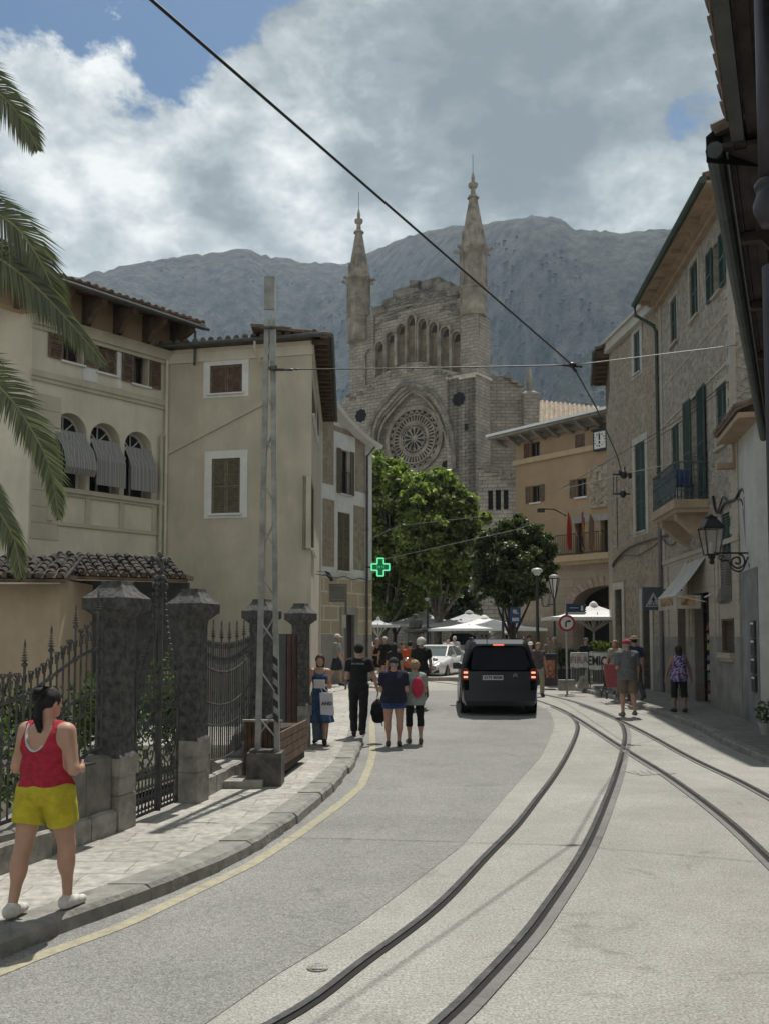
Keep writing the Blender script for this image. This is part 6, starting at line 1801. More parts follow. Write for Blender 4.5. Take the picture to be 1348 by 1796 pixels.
def bush(x,y,rx,ry,h,n,name,label,cat,m,size=.09,flowers=0,group=None,z0=.15,stems=5,hmin=.15):
 t=thing(name,label,cat,(x,y,z0),group)
 q=MB();rnd=random.Random(int(x*100+y*10))
 for k in range(stems):
  a=rnd.uniform(0,6.28);q.tube([(x,y,z0),(x+rx*.4*math.cos(a),y+ry*.4*math.sin(a),z0+h*.5),(x+rx*.7*math.cos(a),y+ry*.7*math.sin(a),z0+h*.85)],.015,5)
 part('stems',q,M_WOOD,t)
 bl=[((x+rnd.uniform(-.5,.5)*rx,y+rnd.uniform(-.5,.5)*ry,z0+h*rnd.uniform(.3,.85)),(rx*.5,ry*.5,h*.24))for _ in range(9)]
 pts=blob_pts(bl,n);v,f=leaves_mesh(pts,size);q=MB();q.v=v;q.f=f;part('foliage',q,m,t,uv=False)
 if flowers:
  q=MB()
  for k in range(flowers):
   p=pts[rnd.randrange(len(pts))]
   for j in range(5):a=j*1.256;q.ell((p[0]+.022*math.cos(a),p[1]-.01,p[2]+.022*math.sin(a)),(.024,.012,.024),5,3)
  part('flowers',q,M_PETAL,t)
 return t
bush(-4.35,9.9,.75,.5,1.85,2600,'rose_bush','rose bush with a few pale flowers rising above the left railing','bush',M_LEAFG,.085,9)
bush(-5.2,9.2,.7,.6,1.5,1500,'garden_shrub','bright green shrub at the left picture edge behind the railing','bush',M_LEAFG,.09,3)
bush(-4.2,8.2,.6,.5,.75,1300,'garden_shrub','low green bush behind the railing near the woman in red','bush',M_LEAFG,.08,6)
bush(-3.3,11.3,.45,.5,1.5,1500,'garden_shrub','yellow-green shrub showing through the iron gate','bush',M_LEAFG,.08,2)
bush(-3.1,14.0,.5,.5,1.7,1500,'garden_shrub','yellow-green shrub showing through the railing right of the gate','bush',M_LEAFG,.08,2)
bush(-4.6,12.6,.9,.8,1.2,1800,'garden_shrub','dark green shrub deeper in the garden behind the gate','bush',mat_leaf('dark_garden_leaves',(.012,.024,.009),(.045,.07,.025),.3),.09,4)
# palm
M_FROND=mat_leaf('palm_leaflets',(.04,.048,.028),(.15,.16,.10),.35,.35)
M_RACH=mat('palm_rib',(.20,.19,.10),.7,.1)
palm=thing('palm_tree','date palm whose long arching fronds hang in from the left edge','palm',(-5.9,9.2,.15))
q=MB();rnd=random.Random(8)
q.lathe([(.30,.15),(.26,.6),(.24,2.5),(.25,4.4),(.36,5.0),(.30,5.5),(.1,5.7)],(-5.9,9.2,0),14)
for k in range(120):
 a=k*2.4;z=.4+k*.042;q.ell((-5.9+.25*math.cos(a),9.2+.25*math.sin(a),z),(.07,.07,.05),5,3)
part('trunk',q,mat('palm_trunk_bark',(.13,.10,.07),.95,.3,6,.8,15),palm)
def frond(pts,llen,label=None,up=Vector((0,-1,.35)),droop=.5,seed=0,dens=.024,side_len=(1,1),twist=0.0):
 rnd=random.Random(seed);cur=sm3(catmull([Vector(p)for p in pts],8),2)
 ds=[0]
 for a,b in zip(cur,cur[1:]):ds.append(ds[-1]+(b-a).length)
 tot=ds[-1];q=MB();rr=[.020*(1-.8*d/tot)+.003 for d in ds];q.tube(cur,.02,5,rs=rr)
 fr_=part('frond',q,M_RACH,palm,label=label)
 q=MB();d=tot*.04;i=0
 while d<tot*.995:
  while i<len(ds)-2 and ds[i+1]<d:i+=1
  f=(d-ds[i])/max(ds[i+1]-ds[i],1e-6);p=cur[i].lerp(cur[i+1],f);tan=(cur[i+1]-cur[i]).normalized()
  side=tan.cross(up).normalized();nrm=side.cross(tan).normalized()
  t=d/tot;ll=llen*(math.sin(math.pi*min(1,(t*.86+.14)))**.55)*rnd.uniform(.86,1.1)
  for s_ in(-1,1):
   l_=ll*side_len[0 if s_<0 else 1]
   dirv=(side*s_*(1.0-.35*t)+tan*(.55+.7*t)+nrm*rnd.uniform(.05,.35)).normalized()
   w=.013+.006*rnd.random();wv=tan.cross(dirv).cross(dirv).normalized()*w
   m=p+dirv*l_*.5+V(0,0,-droop*l_*.12);e=p+dirv*l_*.96+V(0,0,-droop*l_*.5)
   q.add([p-wv*.5,p+wv*.5,m+wv*.6,m-wv*.6,e],[(0,1,2,3),(3,2,4)])
  d+=dens*rnd.uniform(.8,1.2)
 part('leaflets',q,M_FROND,fr_,uv=False)
Yp=8.6
def pf_(l,Y=Yp):return[P(x,y,Y+dy)for x,y,dy in l]
frond(pf_([(-240,60,.5),(-100,90,.3),(0,165,0),(45,220,0),(66,262,0)]),.50,seed=1,droop=.6)
frond(pf_([(-260,330,.5),(-120,320,.3),(0,378,0),(50,425,0),(90,500,0),(108,560,0)]),.52,seed=2,droop=.7)
frond(pf_([(-260,380,.4),(-110,400,.2),(0,455,-.1),(70,510,-.1),(135,580,-.1),(185,640,-.1)]),.36,seed=3,droop=.9)
frond(pf_([(-240,420,.3),(-120,430,.2),(-20,430,.1),(60,470,.2),(110,530,.3)]),.40,seed=8,droop=1.1)
frond(pf_([(-260,560,.3),(-110,590,.1),(0,680,-.2),(50,745,-.3),(88,820,-.3),(104,912,-.3)]),.44,seed=4,droop=.3,side_len=(1.0,.8))
frond(pf_([(-200,700,.1),(-90,760,0),(0,900,-.3),(26,950,-.3),(38,1012,-.3)]),.34,seed=5,droop=.8)
cr0=Vector((-5.9,9.2,5.4))
for k in range(9):
 a=R(60+k*30);L_=2.6;d=Vector((math.cos(a),math.sin(a),0))
 if d.x>.6:continue
 frond([cr0,cr0+d*L_*.35+V(0,0,.7),cr0+d*L_*.7+V(0,0,.6),cr0+d*L_+V(0,0,-.5)],.45,seed=20+k,dens=.05)
# trees of the square
M_PLANE=mat_leaf('plane_tree_leaves',(.05,.08,.018),(.26,.30,.105),.47,.4)
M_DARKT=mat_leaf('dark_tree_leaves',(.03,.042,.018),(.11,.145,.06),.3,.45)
M_BARK=mat('pale_plane_bark',(.16,.145,.115),.9,.3,3,.5,12)
M_BARKD=mat('dark_bark',(.05,.043,.036),.9,.3,3,.5,12)
def px_tree(name,label,base,Y,blobs,n,size,m,mb_,limbs,r0=.28,depth=1.0):
 b=Vector((base,Y,g(Y)))
 t=thing(name,label,'tree',b,'trees on the square')
 bl=[]
 for x,y,rp,dy in blobs:
  c=P(x,y,Y+dy);r=rp/F*(Y+dy);bl.append((tuple(c),(r,r*depth,r*.92)))
 q=MB();cz_=min(c[0][2]for c in bl)
 fork=b+V(.1,.1,max(2.0,(cz_-b.z)*.55))
 q.tube([b,b+V(.02,0,.5),fork],r0,9,rs=[r0*1.25,r0,r0*.8])
 rnd=random.Random(int(base*10)+5)
 for c,r in bl[:limbs]:
  c=Vector(c);mid=fork.lerp(c,.5)+V(rnd.uniform(-.3,.3),rnd.uniform(-.3,.3),-.2)
  q.tube(sm3(catmull([fork-V(0,0,.3),mid,c],4),1),r0*.5,6,rs=[r0*(.55-.055*i)for i in range(9)][:len(sm3(catmull([fork,mid,c],4),1))])
  for k in range(5):
   e=c+Vector((rnd.uniform(-1,1)*r[0],rnd.uniform(-1,1)*r[1],rnd.uniform(-.4,1)*r[2]))*.8
   q.tube([mid.lerp(c,.6),e],.03,4)
 part('trunk',q,mb_,t)
 pts=clump_pts(bl,n);v,f=leaves_mesh(pts,size,.75);q=MB();q.v=v;q.f=f
 part('crown',q,m,t,uv=False)
 return t
px_tree('plane_tree','tall sunlit plane tree right behind the white-banded stone house',P(668,1100,53).x,53,[(672,832,42,0),(700,860,48,-.5),(660,880,48,0),(690,930,60,-1),(665,985,55,0),(720,900,44,-1),(735,985,55,0),(700,1040,55,.5),(650,1050,50,1),(640,840,34,0)],42000,.25,M_PLANE,M_BARK,8,.26,1.1)
px_tree('plane_tree','broad sunlit plane tree in front of the rose window, tallest of the square',P(765,1100,51).x,51,[(768,858,38,0),(745,885,42,-1),(790,895,45,0),(815,925,38,0),(760,940,52,-1),(735,955,45,-1.5),(800,975,50,0),(835,950,28,0),(770,1010,48,0),(742,850,25,0),(850,910,12,0)],40000,.25,M_PLANE,M_BARK,8,.24,1.1)
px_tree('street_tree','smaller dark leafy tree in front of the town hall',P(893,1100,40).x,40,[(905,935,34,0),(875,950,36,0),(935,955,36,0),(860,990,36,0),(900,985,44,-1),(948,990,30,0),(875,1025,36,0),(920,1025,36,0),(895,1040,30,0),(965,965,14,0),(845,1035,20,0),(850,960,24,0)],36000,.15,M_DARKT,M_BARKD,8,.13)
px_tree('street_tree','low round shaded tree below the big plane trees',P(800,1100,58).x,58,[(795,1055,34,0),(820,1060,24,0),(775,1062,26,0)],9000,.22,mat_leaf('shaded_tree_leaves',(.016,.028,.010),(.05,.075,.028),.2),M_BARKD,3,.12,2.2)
px_tree('street_tree','dense dark tree added to deepen the shade behind the parasols at the left',P(690,1100,60).x,60,[(660,1040,40,0),(700,1060,40,0),(735,1050,36,0),(680,1000,40,0),(745,1000,40,0)],14000,.25,mat_leaf('shaded_tree_leaves',(0,)*3,(0,)*3),M_BARKD,4,.15,2.2)  # added tree, its crown deepened so the square lies in shade
# street furniture
def gz_(x,y):return g(y)
M_LAMPM=mat('dark_green_lamp_metal',(.03,.035,.033),.5,.1)
M_LGLASS=mat('frosted_lamp_glass',(.55,.56,.54),.3,.05)
def dome_lamp(px,pyc,Y,wpx,label,n='street_lamp'):
 s_=F/Y;c=P(px,pyc,Y);r=wpx/s_/2;z0=g(Y)
 t=thing(n,label,'street lamp',(c.x,Y,z0),'dome street lamps')
 q=MB();q.tube([(c.x,Y,z0),(c.x,Y,z0+1),(c.x,Y,c.z-r*.6)],.06,8,rs=[.10,.07,.055]);q.lathe([(.14,z0),(.14,z0+.3),(.08,z0+.4)],(c.x,Y,0),8);part('post',q,M_LAMPM,t)
 q=MB();q.lathe([(r*.35,c.z-r*.55),(r*.98,c.z-r*.2),(r,c.z-r*.12),(r*.86,c.z+r*.14),(r*.5,c.z+r*.32),(.02,c.z+r*.38)],(c.x,Y,0),14);part('dome',q,mat('pale_grey_dome',(.50,.51,.49),.4,.05),t,smooth=True)
 q=MB();q.lathe([(r*.3,c.z-r*.9),(r*.55,c.z-r*.7),(r*.6,c.z-r*.3)],(c.x,Y,0),10);part('globe',q,M_LGLASS,t)
dome_lamp(941,1000,36,21,'tall dome street lamp in front of the small dark tree')
dome_lamp(749,1050,50,10,'small dome street lamp among the parasols on the left, under the plane trees')
dome_lamp(881,1050,44,9,'small dome street lamp left of the slim street tree trunk')
def lantern_mb(t,c,w,h,m=M_BLACK):
 """tapered four-sided lantern hanging upright, c is the centre of its glass"""
 def sqr(mb,ww0,z0,ww1,z1):mb.lathe([(ww0*.707,z0),(ww1*.707,z1)],(c[0],c[1],c[2]),4,rot=math.pi/4)
 q=MB();sqr(q,w*1.08,h*.5,w*1.02,h*.54);sqr(q,w*1.02,h*.54,w*.45,h*.86);sqr(q,w*.5,h*.86,w*.5,h*.92);sqr(q,w*.3,h*.92,w*.1,h*1.02)
 rf_=part('roof',q,m,t)
 q=MB()
 for dx in(-1,1):
  for dy in(-1,1):q.bar((c[0]+dx*w*.5,c[1]+dy*w*.5,c[2]+h*.5),(c[0]+dx*w*.3,c[1]+dy*w*.3,c[2]-h*.5),.022)
 for ww,zz in((w*.98,h*.48),(w*.6,-h*.5)):
  for a in range(4):
   p=[(-1,-1),(1,-1),(1,1),(-1,1)];p0,p1=p[a],p[(a+1)%4]
   q.bar((c[0]+p0[0]*ww/2,c[1]+p0[1]*ww/2,c[2]+zz),(c[0]+p1[0]*ww/2,c[1]+p1[1]*ww/2,c[2]+zz),.022)
 part('frame',q,m,t)
 q=MB();q.lathe([(w*.29*1.38,-h*.49),(w*.48*1.38,h*.47)],c,4,rot=math.pi/4);part('glass',q,mat_glassy,t)
 q=MB();q.lathe([(.05,-h*.5),(.06,-h*.3),(.05,-h*.1),(.02,0)],c,8);part('bulb',q,M_LGLASS,t)
mat_glassy=bpy.data.materials.new('old_lantern_glass');mat_glassy.use_nodes=True
nt=mat_glassy.node_tree;b_=nt.nodes['Principled BSDF'];b_.inputs['Base Color'].default_value=(.4,.4,.37,1);b_.inputs['Roughness'].default_value=.2;b_.inputs['Alpha'].default_value=.22
ll=P(1247,948,20.3)
lt=thing('wall_lantern','big black four-sided lantern on a scrolled wall bracket in front of the stone house','lantern',(ll.x,20.3,3.5))
lantern_mb(lt,(ll.x,20.3,ll.z-.02),.42,.58)
q=MB();zb_=P(1250,970,20.3).z;xw=7.86
q.lathe([(.03,-.52),(.07,-.47),(.04,-.42),(.09,-.36),(.05,-.31)],(ll.x,20.3,ll.z),8)
q.bar((ll.x,20.3,zb_),(xw,20.3,zb_),.035);q.tube([(ll.x,20.3,zb_),(ll.x,20.3,ll.z-.5)],.025,6)
cc_=P(1292,985,20.3)
q.tube(scroll((cc_.x,20.3,cc_.z),(1,0,0),(0,0,1),.19,1.7,R(90),-1,30),.02,6)
c2=P(1264,979,20.3);q.tube(scroll((c2.x,20.3,c2.z),(1,0,0),(0,0,1),.075,1.2,R(0),1,14),.014,5)
q.tube(sm3(catmull([V(c2.x,20.3,c2.z-.07),V(cc_.x-.2,20.3,cc_.z+.02),V(cc_.x-.1,20.3,cc_.z-.17),V(cc_.x+.1,20.3,cc_.z-.2),V(xw,20.3,cc_.z+.1)],5),1),.018,5)
part('bracket',q,M_BLACK,lt)
for px_l,pyl,Yl,w_,lab in((971,1030,38,14,'slender post lantern with a pale top right of the tall dome lamp'),):
 c=P(px_l,pyl,Yl);t=thing('post_lantern',lab,'street lamp',(c.x,Yl,g(Yl)))
 wv=w_/F*Yl
 q=MB();q.tube([(c.x,Yl,g(Yl)),(c.x,Yl,c.z-.45)],.05,8);q.tube([(c.x,Yl,P(971,1060,Yl).z),(P(958,1061,Yl).x,Yl,P(971,1061,Yl).z)],.03,6);part('post',q,M_LAMPM,t)
 q=MB();q.lathe([(.04,-.45),(wv*.62,.33)],c,6);part('cage',q,M_LGLASS,t)
 q=MB()
 for k in range(6):a=k*math.pi/3;q.bar((c.x+.05*math.cos(a),Yl+.05*math.sin(a),c.z-.45),(c.x+wv*.65*math.cos(a),Yl+wv*.65*math.sin(a),c.z+.33),.03)
 q.lathe([(wv*.66,.33),(wv*.66,.37)],c,6);part('ribs',q,M_BLACK,t)
 q=MB();q.lathe([(wv*.68,.37),(wv*.6,.47),(.05,.52)],c,10);part('cap',q,mat('pale_grey_dome',(0,)*3),t)
c=P(956,1052,42);t=thing('wall_lantern','small black lantern hanging on a bracket beside the dome lamp post','lantern',c);lantern_mb(t,tuple(c),.42,.6)
q=MB();q.tube([c+V(0,0,.55),c+V(0,0,.75),c+V(-.45,0,.75)],.025,5);part('bracket',q,M_BLACK,t)
Ys=30.0;sp_=P(992,1200,Ys);sx=P(992.5,1093,Ys).x;zsg=P(992,1093,Ys).z
rs=thing('road_sign','round red and white no-right-turn sign on a grey post','road sign',(sx,Ys,g(Ys)))
q=MB();q.tube([(sx,Ys,g(Ys)),(sx,Ys,P(992,1052,Ys).z)],.035,8);part('post',q,mat('galvanised_post',(.36,.37,.36),.5,.1),rs)
rr=14.6/F*Ys
q=MB();q.lathe([(rr,-.05),(rr,-.075)],(sx,Ys,zsg),32,axis=1);dsc=part('plate',q,mat('sign_red',(.36,.02,.03),.5,.05),rs)
q=MB();q.lathe([(rr*.74,-.076),(rr*.74,-.082)],(sx,Ys,zsg),32,axis=1);part('white_field',q,mat('sign_white',(.62,.62,.60),.5,.04),dsc)
q=MB();y_=Ys-.086
def flat(mb,pts):mb.prism([(sx+a*rr,y_,zsg+b*rr)for a,b in pts],(0,-.003,0))
flat(q,[(-.22,-.5),(-.04,-.5),(-.04,.02),(.06,.14),(.22,.14),(.22,.30),(-.02,.30),(-.22,.08)])
flat(q,[(.2,.02),(.52,.22),(.2,.42)])
part('arrow',q,M_BLACK,dsc)
q=MB();a=rr*.8;q.bar((sx-a*.7,Ys-.091,zsg+a*.7),(sx+a*.7,Ys-.091,zsg-a*.7),.012,rr*.16)if False else None
M_BLUESIGN=mat('blue_sign',(.02,.03,.16),.45,.08)
bs=thing('direction_board','blue and green bus-stop style board above the no-right-turn sign','sign',(sx,Ys,P(992,1078,Ys).z))
a,b=P(992,1059,Ys-.06),P(1025,1078,Ys-.06)
q=MB();q.box(((a.x+b.x)/2,Ys-.06,(a.z+b.z)/2),(b.x-a.x,.05,a.z-b.z));bp_=part('board',q,mat('dark_teal_board',(.03,.07,.08),.5,.1),bs)
q=MB();q.box(((a.x+b.x)/2+.02,Ys-.092,(a.z+b.z)/2+.04),((b.x-a.x)*.8,.01,(a.z-b.z)*.42));part('blue_panel',q,M_BLUESIGN,bp_)
q=MB();q.box(((a.x+b.x)/2+.02,Ys-.092,b.z+.05),((b.x-a.x)*.9,.01,.05));q.box((b.x-.1,Ys-.099,(a.z+b.z)/2+.03),(.07,.01,.16));q.box(((a.x+b.x)/2-.05,Ys-.099,(a.z+b.z)/2+.04),(.28,.008,.02));part('white_strips',q,mat('sign_white',(0,)*3),bp_)
q=MB()
for k in range(4):q.ell((b.x+.01,Ys-.06,b.z+.06+k*.075),(.035,.02,.03),6,4)
part('scalloped_edge',q,M_BLACK,bp_)
c=P(903,1079,39.5);t=thing('parking_sign','small blue sign with white symbols on the slim tree trunk','sign',(c.x,39.5,c.z-.4))
q=MB();q.box(c,(.44,.04,.66));bo=part('board',q,mat('mid_blue_sign',(.03,.09,.24),.5,.05),t)
q=MB();q.box(c+V(-.03,-.03,.16),(.16,.01,.14));q.box(c+V(.04,-.03,.08),(.18,.01,.05));q.box(c+V(0,-.03,-.18),(.28,.01,.14));part('symbols',q,mat('sign_white',(0,)*3),bo)
q=MB();q.tube([(c.x,39.54,g(39)),(c.x,39.54,c.z+.3)],.03,6);part('post',q,M_LAMPM,t)
Yc=26.6;a,b=P(1126,1032,Yc),P(1159,1070,Yc)
t=thing('crossing_sign','square grey lit-box sign with the walking figure in a triangle, beside the awning','sign',((a.x+b.x)/2,Yc,b.z))
q=MB();q.box(((a.x+b.x)/2,Yc,(a.z+b.z)/2),(b.x-a.x,.14,a.z-b.z));q.box(((a.x+b.x)/2,Yc,a.z+.012),(b.x-a.x+.03,.17,.03))
q.bar((b.x,Yc,a.z-.05),(W5.P(2.2,0).x,Yc+.05,a.z-.05),.04);bx=part('box',q,mat('slate_blue_sign',(.07,.09,.11),.5,.1),t)
cx_,cz__=(a.x+b.x)/2+.02,(a.z+b.z)/2-.03;yy=Yc-.074
q=MB();q.prism([(cx_-.23,yy,cz__-.19),(cx_+.23,yy,cz__-.19),(cx_,yy,cz__+.22)],(0,-.004,0));tri=part('triangle',q,mat('pale_sign_grey',(.42,.44,.45),.5,.03),bx)
q=MB();yy-=.006
def fl_(pts):q.prism([(cx_+x_,yy,cz__+z_)for x_,z_ in pts],(0,-.003,0))
q.lathe([(.022,0),(.022,-.003)],(cx_,yy,cz__+.09),8,axis=1)
fl_([(-.022,.065),(.03,.065),(.022,-.03),(-.022,-.03)]);fl_([(-.02,.05),(-.06,.0),(-.048,-.008),(-.008,.03)]);fl_([(.02,.05),(.065,.01),(.06,-.005),(.012,.025)])
fl_([(-.02,-.03),(.004,-.03),(-.04,-.13),(-.066,-.13)]);fl_([(0,-.03),(.022,-.03),(.07,-.125),(.045,-.13)])
for k in range(6):fl_([(-.17+k*.062,-.165),(-.13+k*.062,-.165),(-.12+k*.058,-.125),(-.15+k*.058,-.125)])
part('walking_figure',q,M_BLACK,tri)
Yb=30.5;a,b=P(577,1024,Yb),P(607,1056,Yb);xp=P(606.5,1060,Yb).x
t=thing('notice_board','blank grey back of a board on a tall post before the rusticated house','sign',(xp,Yb,g(Yb)+.12))
q=MB();q.tube([(xp,Yb,g(Yb)+.12),(xp,Yb,a.z)],.035,8);part('post',q,mat('dark_galvanised',(.15,.145,.145),.5,.1),t)
q=MB();q.box(((a.x+b.x)/2,Yb,(a.z+b.z)/2),(b.x-a.x,.04,a.z-b.z));bo=part('board',q,mat('dull_grey_board',(.17,.16,.15),.6,.06),t)
q=MB()
for zz in(a.z-.06,b.z+.08):q.box(((a.x+b.x)/2,Yb-.03,zz),(b.x-a.x,.03,.035))
for xx in(a.x+.02,b.x-.02):q.box((xx,Yb-.03,(a.z+b.z)/2),(.03,.03,a.z-b.z))
part('rails',q,mat('mid_grey_rail',(.26,.25,.24),.6),bo)
q=MB();pz=P(606,1090,Yb).z;q.box((xp-.05,Yb-.05,pz),(.12,.02,.42));part('poster',q,mat('pale_poster',(.5,.49,.47),.8),t)
Yx=38.6;c=P(667,995,Yx);s_=F/Yx;R_=15.5/s_;w_=R_*.36
t=thing('pharmacy_cross','glowing green pharmacy cross on the corner of the stone house','sign',c)
def cross(mb,Ro,wo,y,th):
 mb.prism([(c.x+a*1,y,c.z+b)for a,b in((-wo,Ro),(wo,Ro),(wo,wo),(Ro,wo),(Ro,-wo),(wo,-wo),(wo,-Ro),(-wo,-Ro),(-wo,-wo),(-Ro,-wo),(-Ro,wo),(-wo,wo))],(0,th,0))
q=MB();cross(q,R_,w_,Yx-.10,.2);part('case',q,mat('dark_green_case',(.004,.05,.018),.5,0,emit=((.01,.22,.08),.35),bump=0),t)
q=MB()
o_=((-w_,R_),(w_,R_),(w_,w_),(R_,w_),(R_,-w_),(w_,-w_),(w_,-R_),(-w_,-R_),(-w_,-w_),(-R_,-w_),(-R_,w_),(-w_,w_))
for k in range(12):
 p0,p1=o_[k],o_[(k+1)%12];q.bar((c.x+p0[0],Yx-.115,c.z+p0[1]),(c.x+p1[0],Yx-.115,c.z+p1[1]),.055,.05)
part('neon_outline',q,mat('green_neon',(.1,.6,.3),.4,0,emit=((.12,.75,.34),1.15),bump=0),t)
tm=text_mb('24 H',.17,(c.x,Yx-.105,c.z),V(1,0,0),V(0,-1,0));part('letters',tm,mat('green_led',(.05,.5,.2),.4,0,emit=((.05,.55,.2),.8),bump=0),t)
q=MB();q.bar((c.x-R_,Yx,c.z),(c.x-R_-.22,Yx,c.z),.06);part('arm',q,M_BLACK,t)
for k,(x0,y0,x1,y1)in enumerate(((553,1007,575,1010),(556,1002,572,1003))):
 Yq=29+k*1.5;a,b=P(x0,y0,Yq),P(x1,y1+(0 if k else 0),Yq)
 q=MB();q.tube([a,b],.012,5);q.tube([b+V(-.03,0,.02),b+V(.08,0,-.05),b+V(.14,0,-.16)],.05,7,rs=[.03,.055,.06])
 solo('sign_lamp',q,M_BLACK,['lower black arm lamp sticking out of the beige house flank','upper black arm lamp sticking out of the beige house flank'][k],'lamp','arm lamps')
M_BAR=mat('galvanised_barrier',(.33,.34,.33),.45,.1);M_BAN=mat('dirty_white_banner',(.52,.52,.50),.8,.1,3)
def barrier(x0,y0,x1,y1,Y0,Y1,txt,label,size,col):
 a,b=P(x0,y0,Y0),P(x1,y0,Y1);zt_=P((x0+x1)/2,y0,(Y0+Y1)/2).z;zb_=P((x0+x1)/2,y1,(Y0+Y1)/2).z;z0=g(Y0)+.13
 t=thing('barrier',label,'barrier',(a.x,Y0,z0),'barriers with banners at the corner')
 W=Wall((a.x,a.y),(b.x,b.y),z0,zt_);q=MB()
 q.tube([W.P(.03,z0),W.P(.03,zt_+.02),W.P(W.L-.03,zt_+.02),W.P(W.L-.03,z0)],.02,6)
 for k in range(1,12):q.tube([W.P(W.L*k/12,z0+.18),W.P(W.L*k/12,zt_)],.008,4)
 q.tube([W.P(.03,z0+.18),W.P(W.L-.03,z0+.18)],.014,5)
 for u in(.15,W.L-.15):q.bar(W.P(u,z0+.02,-.25),W.P(u,z0+.02,.25),.03)
 part('frame',q,M_BAR,t)
 q=MB();n=12
 for k in range(n):
  u0,u1=W.L*k/n,W.L*(k+1)/n;w0,w1=.03+.012*math.sin(k*1.7),.03+.012*math.sin((k+1)*1.7)
  q.quad(W.P(u0,zb_+.01*math.sin(k),w0),W.P(u1,zb_+.01*math.sin(k+1),w1),W.P(u1,zt_,w1),W.P(u0,zt_,w0))
 bn=part('banner',q,M_BAN,t)
 q=text_mb(txt,size,W.P(W.L/2,(zt_+zb_)/2,.05),W.t3,W.n3,bold=.008);part('lettering',q,mat(*col),bn)
barrier(999,1146,1031,1171,31.2,31.0,'FIRA','barrier with a faded lettered banner, left of the pair',.30,('faded_red_print',(.28,.20,.19),.8,.2))
barrier(1033,1145,1066,1175,31.0,30.2,'EMIQ','barrier with a bold black lettered banner, right of the pair',.42,('black_print',(.03,.03,.03),.8))
for xq,lab in((1022,'left'),(1028,'right')):
 p=P(xq,1195,30.8);q=MB();z0=g(30.8)+.13
 q.hexa([(p.x-.2,30.7,z0),(p.x+.2,30.7,z0),(p.x+.2,31,z0),(p.x-.2,31,z0),(p.x-.06,30.8,z0+.42),(p.x+.12,30.8,z0+.42),(p.x+.12,30.9,z0+.42),(p.x-.06,30.9,z0+.42)])
 if xq==1022:solo('sandbag',q,M_LIMESTONE,'pale weight block between the two banner barriers','weight')
q=MB();p=P(991,1190,29.9);q.box((p.x,29.75,g(30)+.3),(.5,.3,.34));solo('concrete_weight',q,M_LIMESTONE,'grey concrete block at the foot of the no-right-turn sign','weight')
for k,(x0,lab)in enumerate(((955,'street bin with a reddish poster right of the pale-haired passer-by'),)):
 a,b=P(951,1145,33),P(975,1182,33)
 t=thing('waste_bin',lab,'bin',((a.x+b.x)/2,33,g(33)+.1))
 q=MB();cx_=(a.x+b.x)/2;q.hexa([(a.x+.03,32.8,.4),(b.x-.03,32.8,.4),(b.x-.03,33.3,.4),(a.x+.03,33.3,.4),(a.x,32.75,1.42),(b.x,32.75,1.42),(b.x,33.35,1.42),(a.x,33.35,1.42)]);bo=part('body',q,mat('dark_grey_plastic',(.045,.045,.043),.6),t)
 q=MB();q.box((cx_,33.05,1.47),(b.x-a.x+.06,.7,.08));part('lid',q,mat('dark_blue_lid',(.02,.02,.05),.5),t)
 q=MB();q.box((cx_-.02,32.74,.98),(.30,.01,.62));part('poster',q,mat('reddish_poster',(.38,.16,.10),.8,.35,7),bo)
M_OLIVEG=mat_leaf('yellow_green_leaves',(.06,.085,.02),(.20,.24,.07),.35)
for k,(x0,x1,yt,Yq,m_,lab)in enumerate(((975,1000,1140,36,M_DARKT,'dark clipped hedge trough left of the waitress'),(1000,1022,1143,35.5,M_DARKT,'dark hedge trough behind the faded banner'),(1040,1068,1128,34.5,M_OLIVEG,'bright yellow-green plants in a trough behind the bold banner'))):
 a,b=P(x0,yt,Yq),P(x1,yt,Yq);t=thing('plant_trough',lab,'planter',((a.x+b.x)/2,Yq,g(Yq)))
 q=MB();q.box(((a.x+b.x)/2,Yq,.28+.3),(b.x-a.x,.5,.6));part('trough',q,mat('dark_grey_plastic',(0,)*3),t)
 bl=[(((a.x+(b.x-a.x)*f),Yq,a.z-.28),(.28,.3,.34))for f in(.1,.35,.6,.9)]
 v,f=leaves_mesh(blob_pts(bl,2200),.09,.35);q=MB();q.v=v;q.f=f;part('foliage',q,m_,t,uv=False)
c=P(728,1128,46);z0=g(46);M_FST=mat('dark_wet_stone',(.10,.095,.08),.7,.3,3,.5,12)
t=thing('fountain','old dark stone fountain with a stacked basin under the parasols','fountain',(c.x,46,z0))
zz=lambda y:P(728,y,46).z;s_=46/F
q=MB();q.lathe([(36*s_,z0),(36*s_,z0+.8),(38*s_,z0+.85),(38*s_,z0+1.0),(33*s_,z0+1.0),(33*s_,z0+.6)],(c.x,46,0),12);part('basin',q,M_FST,t)
q=MB();q.lathe([(10*s_,z0+.5),(9*s_,zz(1112)),(22*s_,zz(1108)),(23*s_,zz(1104)),(8*s_,zz(1103)),(11*s_,zz(1101)),(13*s_,zz(1088)),(12*s_,zz(1086)),(4*s_,zz(1085)),(5*s_,zz(1080)),(6*s_,zz(1078)),(2*s_,zz(1077))],(c.x,46,0),12);part('column',q,M_FST,t)
